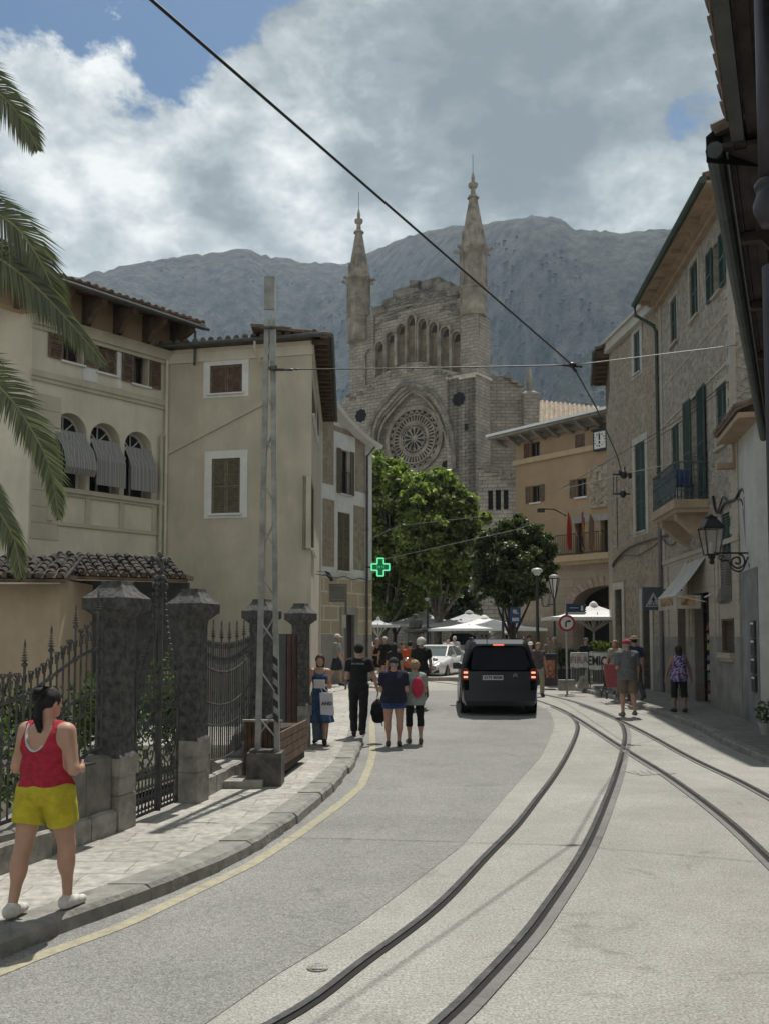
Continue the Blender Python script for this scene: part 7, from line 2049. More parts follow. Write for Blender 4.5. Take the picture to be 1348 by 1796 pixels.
def parasol(px,pya,pye,wpx,Y,m,label,pole=True,ribs=True,rz=0.2,sy=.8,valance=.12):
 s_=Y/F;c=P(px,pya,Y);ze=P(px,pye,Y).z;hw=wpx*s_/2;t=thing('parasol',label,'parasol',(c.x,Y,g(Y)),'café parasols on the square')
 cs=[]
 for dx,dy in((-1,-sy),(1,-sy),(1,sy),(-1,sy)):cs.append(Vector((c.x+hw*dx,Y+hw*dy,ze)))
 q=MB();ap=Vector((c.x,Y,c.z));n=6
 for k in range(4):
  A,B=cs[k],cs[(k+1)%4]
  for i in range(n):
   a0,a1=A.lerp(B,i/n),A.lerp(B,(i+1)/n);sg=lambda f:-.10*math.sin(math.pi*f)
   for j in range(3):
    f0,f1=j/3,(j+1)/3
    p=[ap.lerp(a0,f0)+V(0,0,sg(f0)),ap.lerp(a1,f0)+V(0,0,sg(f0)),ap.lerp(a1,f1)+V(0,0,sg(f1)),ap.lerp(a0,f1)+V(0,0,sg(f1))]
    q.quad(*p)
  q.quad(A,B,B-V(0,0,valance),A-V(0,0,valance))
 q.lathe([(hw*.10,c.z-.06),(hw*.07,c.z+.05),(.03,c.z+.12)],(c.x,Y,0),8)
 part('canopy',q,m,t)
 q=MB();q.tube([(c.x,Y,g(Y)),(c.x,Y,c.z)],.04,8);q.box((c.x,Y,g(Y)+.06),(.7,.7,.1));part('pole',q,mat('pale_parasol_pole',(.45,.44,.40),.5),t)
 if ribs:
  q=MB();hub=Vector((c.x,Y,ze-.55))
  for k in range(12):
   a=k*math.pi/6;e=Vector((c.x+hw*.62*math.cos(a),Y+hw*.62*sy*math.sin(a),ze+(c.z-ze)*.36))
   q.bar(hub,e,.035)
  part('ribs',q,mat('pale_parasol_pole',(0,)*3),t)
 return t
M_PSHADED=mat('shaded_white_parasol_cloth',(.50,.51,.53),.9,.05,2,.05);M_PWHITE=mat('white_parasol_cloth',(.78,.78,.77),.9,.03,2,.05)  # tree shade on the rear parasols is put into the greyer cloth
parasol(663,1086,1096,75,44,M_PSHADED,'tree-shaded parasol furthest left, beside the corner of the stone house')
parasol(741,1074,1096,150,54,M_PSHADED,'wide shaded parasol behind the fountain')
parasol(822,1074,1097,170,52.5,M_PSHADED,'broad parasol behind, above the dark van, half hidden by the bright one')
parasol(848,1083,1103,195,47.5,M_PWHITE,'large bright parasol dappled with leaf shade above the dark van')
parasol(1040,1060,1083,168,36,M_PWHITE,'brilliant white parasol with many struts in front of the town hall',sy=.6)
# vehicles
def loft(mb,secs,cap=True):
 """secs: closed rings of equal length"""
 o=len(mb.v);n=len(secs[0])
 for s_ in secs:mb.v.extend([tuple(p)for p in s_])
 for i in range(len(secs)-1):
  for j in range(n):mb.f.append((o+i*n+j,o+i*n+(j+1)%n,o+(i+1)*n+(j+1)%n,o+(i+1)*n+j))
 if cap:mb.f.append(tuple(o+j for j in range(n)));mb.f.append(tuple(o+(len(secs)-1)*n+j for j in range(n-1,-1,-1)))
def sec(y,wb,wm,wt,zb,zm,zt,r=.12,lean=0.0):
 """cross-section ring of a car body: half widths at bottom, belt and roof"""
 half=[(0,zb),(wb-.08,zb),(wb,zb+.08),(wm,(zb+zm)/2),(wm,zm),(wt+(wm-wt)*.35,zm+(zt-zm)*.6),(wt,zt-r),(wt-r*.35,zt-r*.35),(wt-r,zt-.01),(wt*.5,zt),(0,zt)]
 pts=[(x,y+lean*(z-zb),z)for x,z in half]+[(-x,y+lean*(z-zb),z)for x,z in half[-2:0:-1]]
 return pts
def wheel(par,x,y,r=.33,w=.21,rim=None):
 s_=1 if x>0 else-1
 q=MB();q.lathe([(r*.62,x-w/2*s_),(r*.94,x-w/2*s_),(r,x-w*.36*s_),(r,x+w*.36*s_),(r*.94,x+w/2*s_),(r*.62,x+w*.5*s_)],(0,y,r),24,axis=0)
 wh=part('wheel',q,mat('tyre_rubber',(.018,.018,.018),.85,.15,10,.1),par)
 q=MB();q.lathe([(r*.62,x+w*.44*s_),(r*.55,x+w*.40*s_),(.03,x+w*.36*s_)],(0,y,r),20,axis=0)
 for k in range(10):
  a=k*math.pi/5;q.bar((x+w*.42*s_,y+.05*math.cos(a),r+.05*math.sin(a)),(x+w*.44*s_,y+r*.6*math.cos(a),r+r*.6*math.sin(a)),.035)
 part('rim',q,rim or mat('alloy_rim',(.32,.33,.34),.35,.05,metal=.7,bump=0),wh)
M_VAN=mat('dark_blue_black_paint',(.020,.024,.030),.25,.05,1,0,spec=.6)
M_PLAST=mat('black_bumper_plastic',(.014,.015,.016),.6,.1,8,.1)
M_AGLASS=mat('dark_tinted_glass',(.010,.014,.020),.06,.02,1,0,spec=.8)
rear=G(873,1247);Yv=22.9
van=thing('people_carrier','dark blue-black people carrier driving away with its tail lights glowing','car',((873-CX)/F*Yv+.02,Yv,g(Yv)+.004),rz=-R(3.2),local=True)
sv=[sec(.00,.80,.85,.66,.34,1.02,1.70,.14,.10),sec(.05,.86,.90,.70,.28,1.05,1.78,.13,.06),sec(.22,.90,.925,.73,.24,1.06,1.83,.13,.02),sec(.9,.915,.93,.75,.22,1.06,1.85,.13),sec(2.6,.915,.93,.75,.22,1.05,1.85,.13),sec(3.15,.91,.925,.72,.22,1.03,1.74,.13),sec(3.75,.90,.915,.66,.22,1.0,1.22,.10),sec(4.25,.86,.88,.62,.24,.86,1.0,.10),sec(4.5,.72,.74,.5,.30,.7,.80,.08)]
q=MB();loft(q,sv);part('body',q,M_VAN,van,smooth=True)
def rz_(z):return-.012+.10*(z-.34)*(1 if z<5 else 0)
def rear_plate(mb,pts,o=0.0,th=.02):
 """outline on the sloping tail, (x, z) pairs"""
 v0=[(x,-.028+.10*(z-.34)-o,z)for x,z in pts]
 mb.prism(v0,(0,th,0))
q=MB();rear_plate(q,[(-.66,1.11),(.66,1.11),(.68,1.2),(.62,1.60),(.57,1.655),(-.57,1.655),(-.62,1.60),(-.68,1.2)]);part('rear_window',q,M_AGLASS,van)
q=MB();rear_plate(q,[(-.70,.42),(.70,.42),(.74,.55),(.74,1.07),(-.74,1.07),(-.74,.55)],-.002,.01);tg=part('tailgate',q,M_VAN,van)
q=MB();rear_plate(q,[(-.60,.60),(.60,.60),(.60,.615),(-.60,.615)],.006);part('crease',q,M_PLAST,tg)
q=MB();q.hexa([(-.86,-.09,.36),(.86,-.09,.36),(.91,.30,.36),(-.91,.30,.36),(-.88,-.07,.62),(.88,-.07,.62),(.92,.30,.62),(-.92,.30,.62)]);q.hexa([(-.80,-.06,.25),(.80,-.06,.25),(.86,.3,.25),(-.86,.3,.25),(-.84,-.09,.36),(.84,-.09,.36),(.9,.3,.36),(-.9,.3,.36)]);part('rear_bumper',q,M_VAN,van)
q=MB();q.hexa([(-.56,-.02,1.70),(.56,-.02,1.70),(.60,.28,1.80),(-.60,.28,1.80),(-.56,.0,1.74),(.56,.0,1.74),(.60,.28,1.84),(-.60,.28,1.84)]);sp=part('roof_spoiler',q,M_VAN,van)
q=MB();q.box((-.02,-.022,1.715),(.26,.02,.035));part('brake_light',q,mat('lit_brake_red',(.6,.05,.03),.4,0,emit=((1.0,.22,.16),1.0),bump=0),sp)
for s_ in(-1,1):
 q=MB();rear_plate(q,[(s_*.74,.86),(s_*.90,.86),(s_*.90,1.12),(s_*.80,1.16),(s_*.74,1.10)],.012,.10);tl=part('tail_light',q,mat('dark_red_lens',(.10,.008,.006),.25,.05,spec=.7),van)
 for zz in(.935,1.045):
  q=MB();rear_plate(q,[(s_*.765,zz-.022),(s_*.865,zz-.022),(s_*.865,zz+.022),(s_*.765,zz+.022)],.03,.012);part('lit_bar',q,mat('lit_tail_orange',(.8,.2,.1),.4,0,emit=((1.0,.34,.20),1.5),bump=0),tl)
 q=MB();q.box((s_*.98,2.95,1.12),(.20,.12,.17));q.bar((s_*.86,2.98,1.05),(s_*.98,2.95,1.08),.05);part('mirror',q,M_VAN,van)
 q=MB();q.hexa([(s_*.937,.55,1.10),(s_*.937,2.9,1.10),(s_*.80,2.75,1.62),(s_*.80,.65,1.62),(s_*.925,.55,1.10),(s_*.925,2.9,1.10),(s_*.79,2.75,1.62),(s_*.79,.65,1.62)]);part('side_windows',q,M_AGLASS,van)
 q=MB();q.tube([(s_*.62,.45,1.86),(s_*.64,.55,1.89),(s_*.64,2.4,1.89),(s_*.62,2.55,1.85)],.018,6);part('roof_rail',q,M_PLAST,van)
 for yy in(.80,3.65):
  wheel(van,s_*.80,yy)
  q=MB();q.lathe([(.40,s_*.93),(.405,s_*.936),(.35,s_*.936)],(0,yy,.35),20,axis=0);part('wheel_arch',q,M_PLAST,van)
q=MB();rear_plate(q,[(-.43,.865),(.09,.865),(.09,.975),(-.43,.975)],.015,.012);npl=part('number_plate',q,mat('number_plate_white',(.50,.50,.49),.5,.03),van)
yy_=-.028+.10*(.92-.34)-.018
part('plate_letters',text_mb('6173 MXM',.095,(-.15,yy_,.92),V(1,0,0),V(0,-1,0),bold=.004),M_BLACK,npl)
q=MB();q.box((-.415,yy_,.92),(.03,.004,.10));part('blue_band',q,mat('plate_blue',(.02,.04,.2)),npl)
q=MB();c_=(.38,-.028+.10*(.97-.34)-.018)
for dz in(0,.045):q.bar((c_[0]-.055,c_[1],.935+dz),(c_[0],c_[1],.985+dz),.014);q.bar((c_[0],c_[1],.985+dz),(c_[0]+.055,c_[1],.935+dz),.014)
part('chevron_badge',q,mat('chrome',(.5,.5,.5),.2,0,metal=.9,bump=0),tg)
q=MB();q.tube([(-.30,-.10,1.745),(-.30,-.02,1.85)],.01,4);part('aerial',q,M_PLAST,van)
q=MB();q.box((0,.25,.30),(1.3,.5,.12));q.tube([(.52,-.07,.27),(.52,.2,.27)],.03,8);part('underbody',q,M_PLAST,van)
M_WPAINT=mat('white_car_paint',(.74,.75,.76),.2,.02,1,0,spec=.6)
def saloon(px,py,Y,rz,label):
 b=P(px,py,Y)
 t=thing('saloon_car',label,'car',(b.x,Y,g(Y)+.004),rz=rz,local=True)
 low=[sec(.0,.60,.66,.5,.30,.55,.66,.06),sec(.12,.76,.80,.62,.22,.62,.74,.07),sec(.45,.86,.88,.72,.20,.72,.84,.08),sec(1.15,.89,.91,.76,.19,.82,.96,.08),sec(1.4,.89,.91,.78,.19,.86,1.0,.06),sec(3.4,.89,.91,.78,.19,.90,1.03,.06),sec(4.2,.86,.88,.72,.22,.90,1.04,.08),sec(4.6,.74,.76,.62,.30,.80,.95,.08)]
 q=MB();loft(q,low);body=part('body',q,M_WPAINT,t,smooth=True)
 gh_=[]
 for y,w0,w1,z0,z1 in((1.25,.70,.66,.94,.97),(1.75,.80,.64,.96,1.28),(2.15,.80,.60,.97,1.41),(2.9,.80,.60,.98,1.42),(3.5,.78,.60,.99,1.33),(4.15,.70,.62,1.0,1.06)):
  gh_.append([(-w0,y,z0),(w0,y,z0),(w1,y,z1),(-w1,y,z1)])
 q=MB();loft(q,gh_);part('windows',q,mat('grey_green_windscreen',(.10,.13,.12),.06,.05,spec=.9,bump=0),t)
 q=MB();rf=[]
 for y,w1,z1 in((1.98,.62,1.385),(2.2,.63,1.425),(2.9,.63,1.435),(3.5,.62,1.345),(3.75,.61,1.25)):rf.append([(-w1,y,z1-.02),(w1,y,z1-.02),(w1*.9,y,z1+.025),(-w1*.9,y,z1+.025)])
 loft(q,rf)
 for s_ in(-1,1):
  q.bar((s_*.72,1.28,.96),(s_*.62,1.98,1.40),.06);q.bar((s_*.62,3.5,1.37),(s_*.70,4.12,1.03),.09);q.bar((s_*.82,2.55,.97),(s_*.63,2.5,1.41),.06)
 part('roof',q,M_WPAINT,t)
 for s_ in(-1,1):
  for y in(.95,3.7):wheel(t,s_*.80,y,.32)
  q=MB();q.prism([(s_*.80,.18,.66),(s_*.50,.02,.60),(s_*.50,.0,.66),(s_*.84,.30,.74)],(0,.03,.02));part('headlight',q,mat('headlight_lens',(.5,.52,.55),.1,.05,spec=.8),t)
  q=MB();q.prism([(s_*.52,-.01,.28),(s_*.76,.06,.30),(s_*.74,.07,.56),(s_*.62,.02,.50)],(0,.05,0));part('air_intake',q,M_PLAST,t)
  q=MB();q.box((s_*.98,1.62,.98),(.18,.10,.13));q.bar((s_*.80,1.65,.95),(s_*.95,1.62,.96),.04);part('mirror',q,M_WPAINT,t)
 q=MB();q.hexa([(-.42,-.03,.26),(.42,-.03,.26),(.42,.05,.26),(-.42,.05,.26),(-.36,-.03,.46),(.36,-.03,.46),(.36,.05,.46),(-.36,.05,.46)]);part('grille',q,M_PLAST,t)
 return t
saloon(738,1187,40.0,R(-20),'white saloon car coming towards the viewer, left of the dark people carrier')
def whitevan(px,Y,rz,label,L_=4.9,h=2.05):
 b=P(px,1150,Y);t=thing('parked_van',label,'van',(b.x,Y,g(Y)+.1),'white vans parked behind the parasols',rz=rz,local=True)
 ss=[sec(0,.80,.88,.74,.36,1.0,h-.1,.12),sec(.1,.88,.94,.80,.28,1.05,h,.12),sec(3.0,.88,.94,.80,.28,1.05,h,.12),sec(3.5,.88,.93,.76,.28,1.05,h-.1,.12),sec(4.1,.88,.92,.72,.28,1.0,1.32,.1),sec(L_-.15,.82,.86,.6,.32,.8,.98,.1),sec(L_,.7,.74,.5,.4,.7,.8,.06)]
 q=MB();loft(q,ss);part('body',q,M_WPAINT,t,smooth=True)
 q=MB();q.hexa([(-.70,3.52,h-.2),(.70,3.52,h-.2),(.78,4.12,1.28),(-.78,4.12,1.28),(-.68,3.60,h-.16),(.68,3.60,h-.16),(.76,4.18,1.33),(-.76,4.18,1.33)]);part('windscreen',q,M_AGLASS,t)
 for s_ in(-1,1):
  q=MB();q.hexa([(s_*.95,2.5,1.15),(s_*.95,3.7,1.15),(s_*.80,3.4,h-.22),(s_*.84,2.5,h-.22),(s_*.93,2.5,1.15),(s_*.93,3.7,1.15),(s_*.78,3.4,h-.22),(s_*.82,2.5,h-.22)]);part('side_window',q,M_AGLASS,t)
  for y in(.9,3.95):wheel(t,s_*.82,y,.33)
whitevan(800,56,R(-72),'white van parked sideways behind the dark people carrier, left of two')
whitevan(862,52,R(150),'white van parked behind the dark people carrier, right of two')
sb=P(737,1200,24.5)
sct=thing('scooter','scooter ridden away between the couple and the white car','scooter',(sb.x,24.5,g(24.5)),rz=R(-4),local=True)
for y in(-.55,.62):
 q=MB();q.lathe([(.14,-.05),(.20,-.06),(.22,-.03),(.22,.03),(.20,.06),(.14,.05)],(0,y,.22),16,axis=0);part('wheel',q,mat('tyre_rubber',(0,)*3),sct)
q=MB();loft(q,[[(-.06,-.75,.55),(.06,-.75,.55),(.09,-.7,.72),(-.09,-.7,.72)],[(-.15,-.5,.35),(.15,-.5,.35),(.16,-.5,.74),(-.16,-.5,.74)],[(-.17,-.1,.28),(.17,-.1,.28),(.14,-.1,.70),(-.14,-.1,.70)],[(-.15,.1,.22),(.15,.1,.22),(.15,.1,.28),(-.15,.1,.28)],[(-.16,.42,.24),(.16,.42,.24),(.16,.42,.34),(-.16,.42,.34)],[(-.2,.5,.3),(.2,.5,.3),(.16,.42,.95),(-.16,.42,.95)]])
part('body',q,mat('dark_scooter_paint',(.03,.03,.035),.3,.05),sct)
q=MB();q.box((0,-.3,.77),(.26,.62,.08));part('seat',q,M_PLAST,sct)
q=MB();q.tube([(-.33,.30,1.0),(-.15,.42,1.02),(.15,.42,1.02),(.33,.30,1.0)],.016,6);part('handlebar',q,M_PLAST,sct)
for s_ in(-1,1):
 q=MB();q.tube([(s_*.22,.38,1.02),(s_*.34,.36,1.22)],.008,5);q.ell((s_*.37,.36,1.27),(.07,.02,.05),10,6);part('mirror',q,mat('chrome',(0,)*3),sct)
def cafe_chair(x,y,rz,label,first=[None]):
 if first[0]is None:
  t=thing('cafe_chair',label,'chair',(x,y,g(y)+.15),'café chairs in the shade of the square',rz=rz,local=True)
  m=mat('dark_wicker',(.04,.035,.03),.8,.2,10,.3)
  q=MB();q.box((0,0,.44),(.44,.44,.05));part('seat',q,m,t)
  q=MB();q.box((0,.21,.68),(.44,.04,.42));q.bar((-.22,.2,.66),(-.22,-.15,.64),.03);q.bar((.22,.2,.66),(.22,-.15,.64),.03);part('backrest',q,m,t)
  for a in(-.19,.19):
   for b in(-.19,.19):q=MB();q.tube([(a,b,0),(a,b,.43)],.018,5);part('leg',q,M_BLACK,t)
  first[0]=t;return t
 return tree_copy(first[0],(x,y,g(y)+.15),rz,label)
rnd=random.Random(14)
spots=[(x,y)for y in(47.2,49.4,52.0)for x in(-.6,.5,2.9,4.4,5.6)]+[(8.2,47),(9.2,46.8),(10.2,40.2),(11.2,40.5)]
for x,y in spots:
 cafe_chair(x+rnd.uniform(-.2,.2),y+rnd.uniform(-.3,.3),rnd.uniform(0,6.28),'dark café chair in the shade under the parasols of the square')
for x,y,lab in((0,47.4,'round café table nearest the fountain, under the parasols'),(5.0,49.0,'round café table behind the white van on the left'),(8.7,46.6,'round café table right of the dark people carrier, in the shade')):
 t=thing('cafe_table',lab,'table',(x,y,g(y)+.15));z0=g(y)+.15
 q=MB();q.lathe([(.36,z0+.72),(.36,z0+.75)],(x,y,0),16);part('tabletop',q,mat('pale_table_top',(.4,.38,.35),.5),t)
 q=MB();q.lathe([(.25,z0),(.04,z0+.05),(.03,z0+.72)],(x,y,0),10);part('leg',q,M_BLACK,t)
# overhead line of the tramway
M_WIRE=mat('dark_copper_wire',(.015,.015,.016),.5,.1);M_WIREL=mat('bright_steel_wire',(.26,.26,.26),.5,.05,metal=.2,bump=0)
def wire(pts,r,m,label,sag=0.0):
 out_=[]
 for a,b in zip(pts,pts[1:]):
  a,b=Vector(a),Vector(b);n=10
  for k in range(n+(1 if b is pts[-1]else 0)):
   t=k/n;p=a.lerp(b,t);p.z-=sag*4*t*(1-t);out_.append(p)
 out_.append(Vector(pts[-1]))
 q=MB();q.tube(out_,r,6);return solo('overhead_wire',q,m,label,'wire','overhead tram wires',smooth=True)
jn=P(1003,640,12.2)
c0=zline(262,-4,5.55);c0b=c0+(c0-jn)*.8
wire([c0b,c0,jn],.0105,M_WIRE,'thick black contact wire crossing the sky from the top left')
pc=P(1090,832,20.6)
wire([jn,P(1045,715,15.5),P(1082,800,19.0),pc],.011,M_WIRE,'black contact wire curving down from the joint to the bracket on the gabled house')
wire([P(480,648,12.7),P(700,646,12.5),jn],.008,M_WIRE,'thin span wire from the lattice pole to the joint in the sky',.0)
wire([jn,P(1292,605,11.4)],.006,M_WIREL,'bright span wire from the joint to the dark eaves on the right',.0)
wire([P(1246,799,24.5),pc,P(985,858,30),P(960,868,33)],.010,M_WIREL,'bright wire from the iron balcony across the ochre town hall')
wire([P(1303,648,21.3),P(1180,742,24),P(1075,803,28),P(975,862,33)],.009,M_WIRE,'upper dark wire slanting from the low white house to the town hall')
wire([P(1303,655,21.4),P(1180,750,24),P(1110,790,26.8)],.009,M_WIRE,'dark wire running just below the upper slanting one')
wire([P(1098,867,28.5),P(1030,887,33),P(900,930,38),P(655,985,38.5)],.010,M_WIREL,'low bright wire running left into the plane trees')
wire([P(1075,832,28.8),P(1075,868,28.8)],.01,M_WIRE,'short black dropper at the edge of the gabled house')
wire([P(652,944,39.3),P(700,922,36),P(850,905,34)],.010,M_WIREL,'bright wire from the stone house corner into the plane tree')
q=MB()
d_=(P(700,646,12.5)-jn).normalized()
q.ell(jn,(.06,.05,.035),8,6);q.tube([jn-V(.13,0,0),jn+V(.13,0,-.02)],.018,6);q.tube([jn+V(-.02,0,.0),jn+V(.05,.0,-.09)],.02,6)
solo('wire_clamp',q,M_BLACK,'black clamp joining the wires in the middle of the sky','clamp')
q=MB();a=P(480,648,12.7)
q.tube([a,P(500,648,12.7)],.02,6);q.ell(P(507,648,12.7),(.07,.02,.02),7,5);q.ell(P(520,647.5,12.7),(.04,.015,.015),7,5)
solo('insulator',q,M_BLACK,'row of insulators on the span wire beside the lattice pole','insulator')
for x,y,lab in((1093,832,'cluster of black clamps and insulators below the contact wire by the gabled house'),(1092,866,'small black bell insulator on the gabled house wall')):
 c=P(x,y,28.3 if y>850 else 20.6);k_=1.0 if y>850 else .8
 q=MB();q.tube([c-V(.3,0,0)*k_,c+V(.2,0,0)*k_],.03*k_,6);q.ell(c,(.10*k_,.08,.13*k_),8,6)
 if y<850:q.ell(c+V(.14,0,-.02),(.05,.05,.08),7,5);q.ell(c+V(-.08,0,.04),(.04,.04,.07),7,5);q.tube([c,c+V(.03,0,.16)],.015,5)
 solo('insulator',q,M_BLACK,lab,'insulator')
# people
def surface_nets(f,lo,h):
 s_=f<0;nx,ny,nz=f.shape
 cnt=np.zeros((nx-1,ny-1,nz-1),int);pos=np.zeros((nx-1,ny-1,nz-1,3))
 cor=[(i,j,k)for i in(0,1)for j in(0,1)for k in(0,1)]
 sl=lambda c:tuple(slice(a,a+n-1)for a,n in zip(c,(nx,ny,nz)))
 for a in range(8):
  for b in range(a+1,8):
   ca,cb=cor[a],cor[b]
   if sum(abs(x-y)for x,y in zip(ca,cb))!=1:continue
   fa,fb=f[sl(ca)],f[sl(cb)];m=(fa<0)!=(fb<0)
   t=np.where(m,fa/np.where(m,fa-fb,1),0)
   for k in range(3):pos[...,k]+=np.where(m,ca[k]+t*(cb[k]-ca[k]),0)
   cnt+=m
 on=cnt>0;idx=np.full(on.shape,-1);idx[on]=np.arange(on.sum())
 I=np.argwhere(on);V_=(pos[on]/cnt[on][:,None]+I)*h+np.array(lo)
 F_=[]
 for ax in range(3):
  o1,o2=[k for k in range(3)if k!=ax]
  sh=[slice(None)]*3;a=[slice(None)]*3;b=[slice(None)]*3
  a[ax]=slice(0,-1);b[ax]=slice(1,None)
  cr=s_[tuple(a)]!=s_[tuple(b)]
  e=np.argwhere(cr)
  e=e[(e[:,o1]>0)&(e[:,o2]>0)&(e[:,o1]<f.shape[o1]-1)&(e[:,o2]<f.shape[o2]-1)]
  if not len(e):continue
  def at(d1,d2):
   q=e.copy();q[:,o1]+=d1;q[:,o2]+=d2;return idx[q[:,0],q[:,1],q[:,2]]
  qd=np.stack([at(-1,-1),at(0,-1),at(0,0),at(-1,0)],1)
  fl=s_[e[:,0],e[:,1],e[:,2]]^(ax==1)
  qd[~fl]=qd[~fl][:,::-1]
  F_.append(qd)
 return V_,np.concatenate(F_)if F_ else np.zeros((0,4),int)
def sd_cap(P_,a,b,ra,rb):
 a,b=np.array(a,float),np.array(b,float);ba=b-a;pa=P_-a
 h=np.clip((pa@ba)/max(ba@ba,1e-9),0,1)
 return np.linalg.norm(pa-h[...,None]*ba,axis=-1)-(ra+(rb-ra)*h)
def sd_ell(P_,c,r):
 p=P_-np.array(c,float);r=np.array(r,float)
 k0=np.linalg.norm(p/r,axis=-1);k1=np.linalg.norm(p/(r*r),axis=-1)
 return k0*(k0-1)/np.maximum(k1,1e-9)
def smin(a,b,k):
 h=np.clip(.5+.5*(b-a)/k,0,1);return b+(a-b)*h-k*h*(1-h)
def field_mesh(fn,lo,hi,h):
 lo=np.array(lo)-2*h;hi=np.array(hi)+2*h
 n=[int((b-a)/h)+2 for a,b in zip(lo,hi)]
 ax=[lo[i]+h*np.arange(n[i])for i in range(3)]
 P_=np.stack(np.meshgrid(*ax,indexing='ij'),-1)
 return surface_nets(fn(P_),lo,h)
def nmb(*vf):
 q=MB();q.v=[];q.f=[]
 for v,f in vf:
  o=len(q.v);q.v+=[tuple(p)for p in v.tolist()];q.f+=[tuple(int(i)+o for i in r)for r in f]
 return q
SKIN=mat('light_tanned_skin',(.46,.27,.19),.55,.06,6,.03,60)
SKIN2=mat('brown_skin',(.26,.145,.095),.55,.06,6,.03,60)
def cloth(name,col,**k):return mat('cloth_'+name,col,.95,k.get('var',.10),k.get('scale',14),.9,15,col2=k.get('col2'),mixs=k.get('mixs'))
HAIRS={'black':(.010,.009,.008),'brown':(.05,.03,.018),'blond':(.34,.24,.12),'grey':(.32,.31,.30),'white':(.60,.60,.58),'dark':(.02,.014,.010),'auburn':(.07,.022,.014)}
ARMS={'down':((.22,.06,-1),(.06,.22,-1)),'back':((.18,-.38,-1),(.05,.0,-1)),'fwd':((.2,.30,-1),(.0,.55,-1)),'bent':((.16,-.10,-1),(-.35,1.0,-.05)),'phone':((.22,.30,-.9),(-.12,.28,1.0)),'wide':((.42,.0,-1),(.22,.12,-1)),'hip':((.5,-.15,-.9),(-.5,.4,-.6)),'hold':((.10,.1,-1),(-.45,.9,.15))}
def person(label,px,py,Y,height,face=0.0,fat=1.0,legs=((12,8),(-14,22)),arms=('down','down'),top=None,bottom=None,hair=('short','dark'),skin=None,shoes=(.03,.03,.035),hat=None,h=.014,extras=None,dz=0.0,group=None,headturn=0.0,seat=False,hide_legs=False,loc=None,lean=0.0,fem=False):
 """face: heading in degrees, 0 = walking away from the camera"""
 skin=skin or SKIN;k=height/1.72
 zb=g(Y)+dz
 x=loc[0]if loc else P(px,py,Y).x
 t=thing('person',label,'person',(x,Y,zb),group,rz=-R(face),local=True)
 hipz=.92*k;J={}
 fw=fat
 hw=.085*k*(1+.5*(fw-1))*(1.08 if fem else 1);shw=.175*k*(1+.35*(fw-1))*(.92 if fem else 1)
 low=1e9
 for s_,(a,b)in zip((-1,1),legs):
  a_,b_=R(a),R(a-b);hip=np.array((s_*hw,0,hipz))
  kn=hip+.43*k*np.array((s_*.03,math.sin(a_),-math.cos(a_)))
  an=kn+.405*k*np.array((-s_*.03,math.sin(b_),-math.cos(b_)))
  J['hip',s_],J['kn',s_],J['an',s_]=hip,kn,an;J['pitch',s_]=max(-.9,min(.6,(a-b)/60.0))if b>15 else 0.0
  low=min(low,an[2])
 dzl=low-.085*k
 for s_ in(-1,1):
  for j in('hip','kn','an'):J[j,s_]=J[j,s_]-np.array((0,0,dzl))
 hz=hipz-dzl
 ty=lambda z:lean*(z-hz)
 chest=np.array((0,ty(hz+.36*k)-.005,hz+.36*k));neck=np.array((0,ty(hz+.52*k),hz+.52*k));head=np.array((0,ty(hz+.66*k)+.022*k,hz+.675*k))
 for s_,nm in zip((-1,1),arms):
  d1,d2=ARMS[nm]if isinstance(nm,str)else nm
  d1=np.array((d1[0]*s_,d1[1],d1[2]));d2=np.array((d2[0]*s_,d2[1],d2[2]))
  sh=np.array((s_*shw,ty(hz+.47*k),hz+.465*k));el=sh+.29*k*d1/np.linalg.norm(d1);wr=el+.245*k*d2/np.linalg.norm(d2)
  J['sh',s_],J['el',s_],J['wr',s_]=sh,el,wr
 def torso(P_,o=0.0):
  d=sd_ell(P_,(0,ty(hz+.03),hz+.02*k),(.165*k*fw*(1.04 if fem else 1)+o,.115*k*fw+o,.13*k+o))
  d=smin(d,sd_ell(P_,(0,ty(hz+.2),hz+.18*k),(.132*k*fw**1.25+o,.098*k*fw**1.3+o,.17*k+o)),.06)
  d=smin(d,sd_ell(P_,chest,(.160*k*fw**.7+o,.105*k*fw**.8+o,.17*k+o)),.06)
  if fem:
   for s_ in(-1,1):d=smin(d,sd_ell(P_,chest+np.array((s_*.075*k,.085*k,-.01)),(.065*k+o,.055*k+o,.06*k+o)),.03)
  d=smin(d,sd_cap(P_,J['sh',-1]+np.array((.03,0,.0)),J['sh',1]-np.array((.03,0,.0)),.058*k+o,.058*k+o),.07)
  return d
 f2=.6+.4*fw
 def arm(P_,s_,o=0.0,upto=2):
  d=sd_cap(P_,J['sh',s_],J['el',s_],.050*k*fw**.8+o,.039*k*f2+o)
  if upto>1:d=smin(d,sd_cap(P_,J['el',s_],J['wr',s_],.040*k*f2+o,.025*k+o),.02)
  return d
 def leg(P_,s_,o=0.0,shank=True):
  d=sd_cap(P_,J['hip',s_],J['kn',s_],.086*k*fw**.9+o,.055*k*f2+o)
  if shank:
   m=(J['kn',s_]*.72+J['an',s_]*.28)+np.array((0,-.018*k,0))
   d=smin(d,sd_cap(P_,J['kn',s_],J['an',s_],.052*k*f2+o,.034*k+o),.03)
   d=smin(d,sd_ell(P_,m,(.052*k*f2+o,.055*k*f2+o,.11*k)),.04)
  return d
 bx=.62*k;ylo=min(J['an',-1][1],J['an',1][1],-.25)-.25;yhi=max(J['an',-1][1],J['an',1][1],.35)+.3
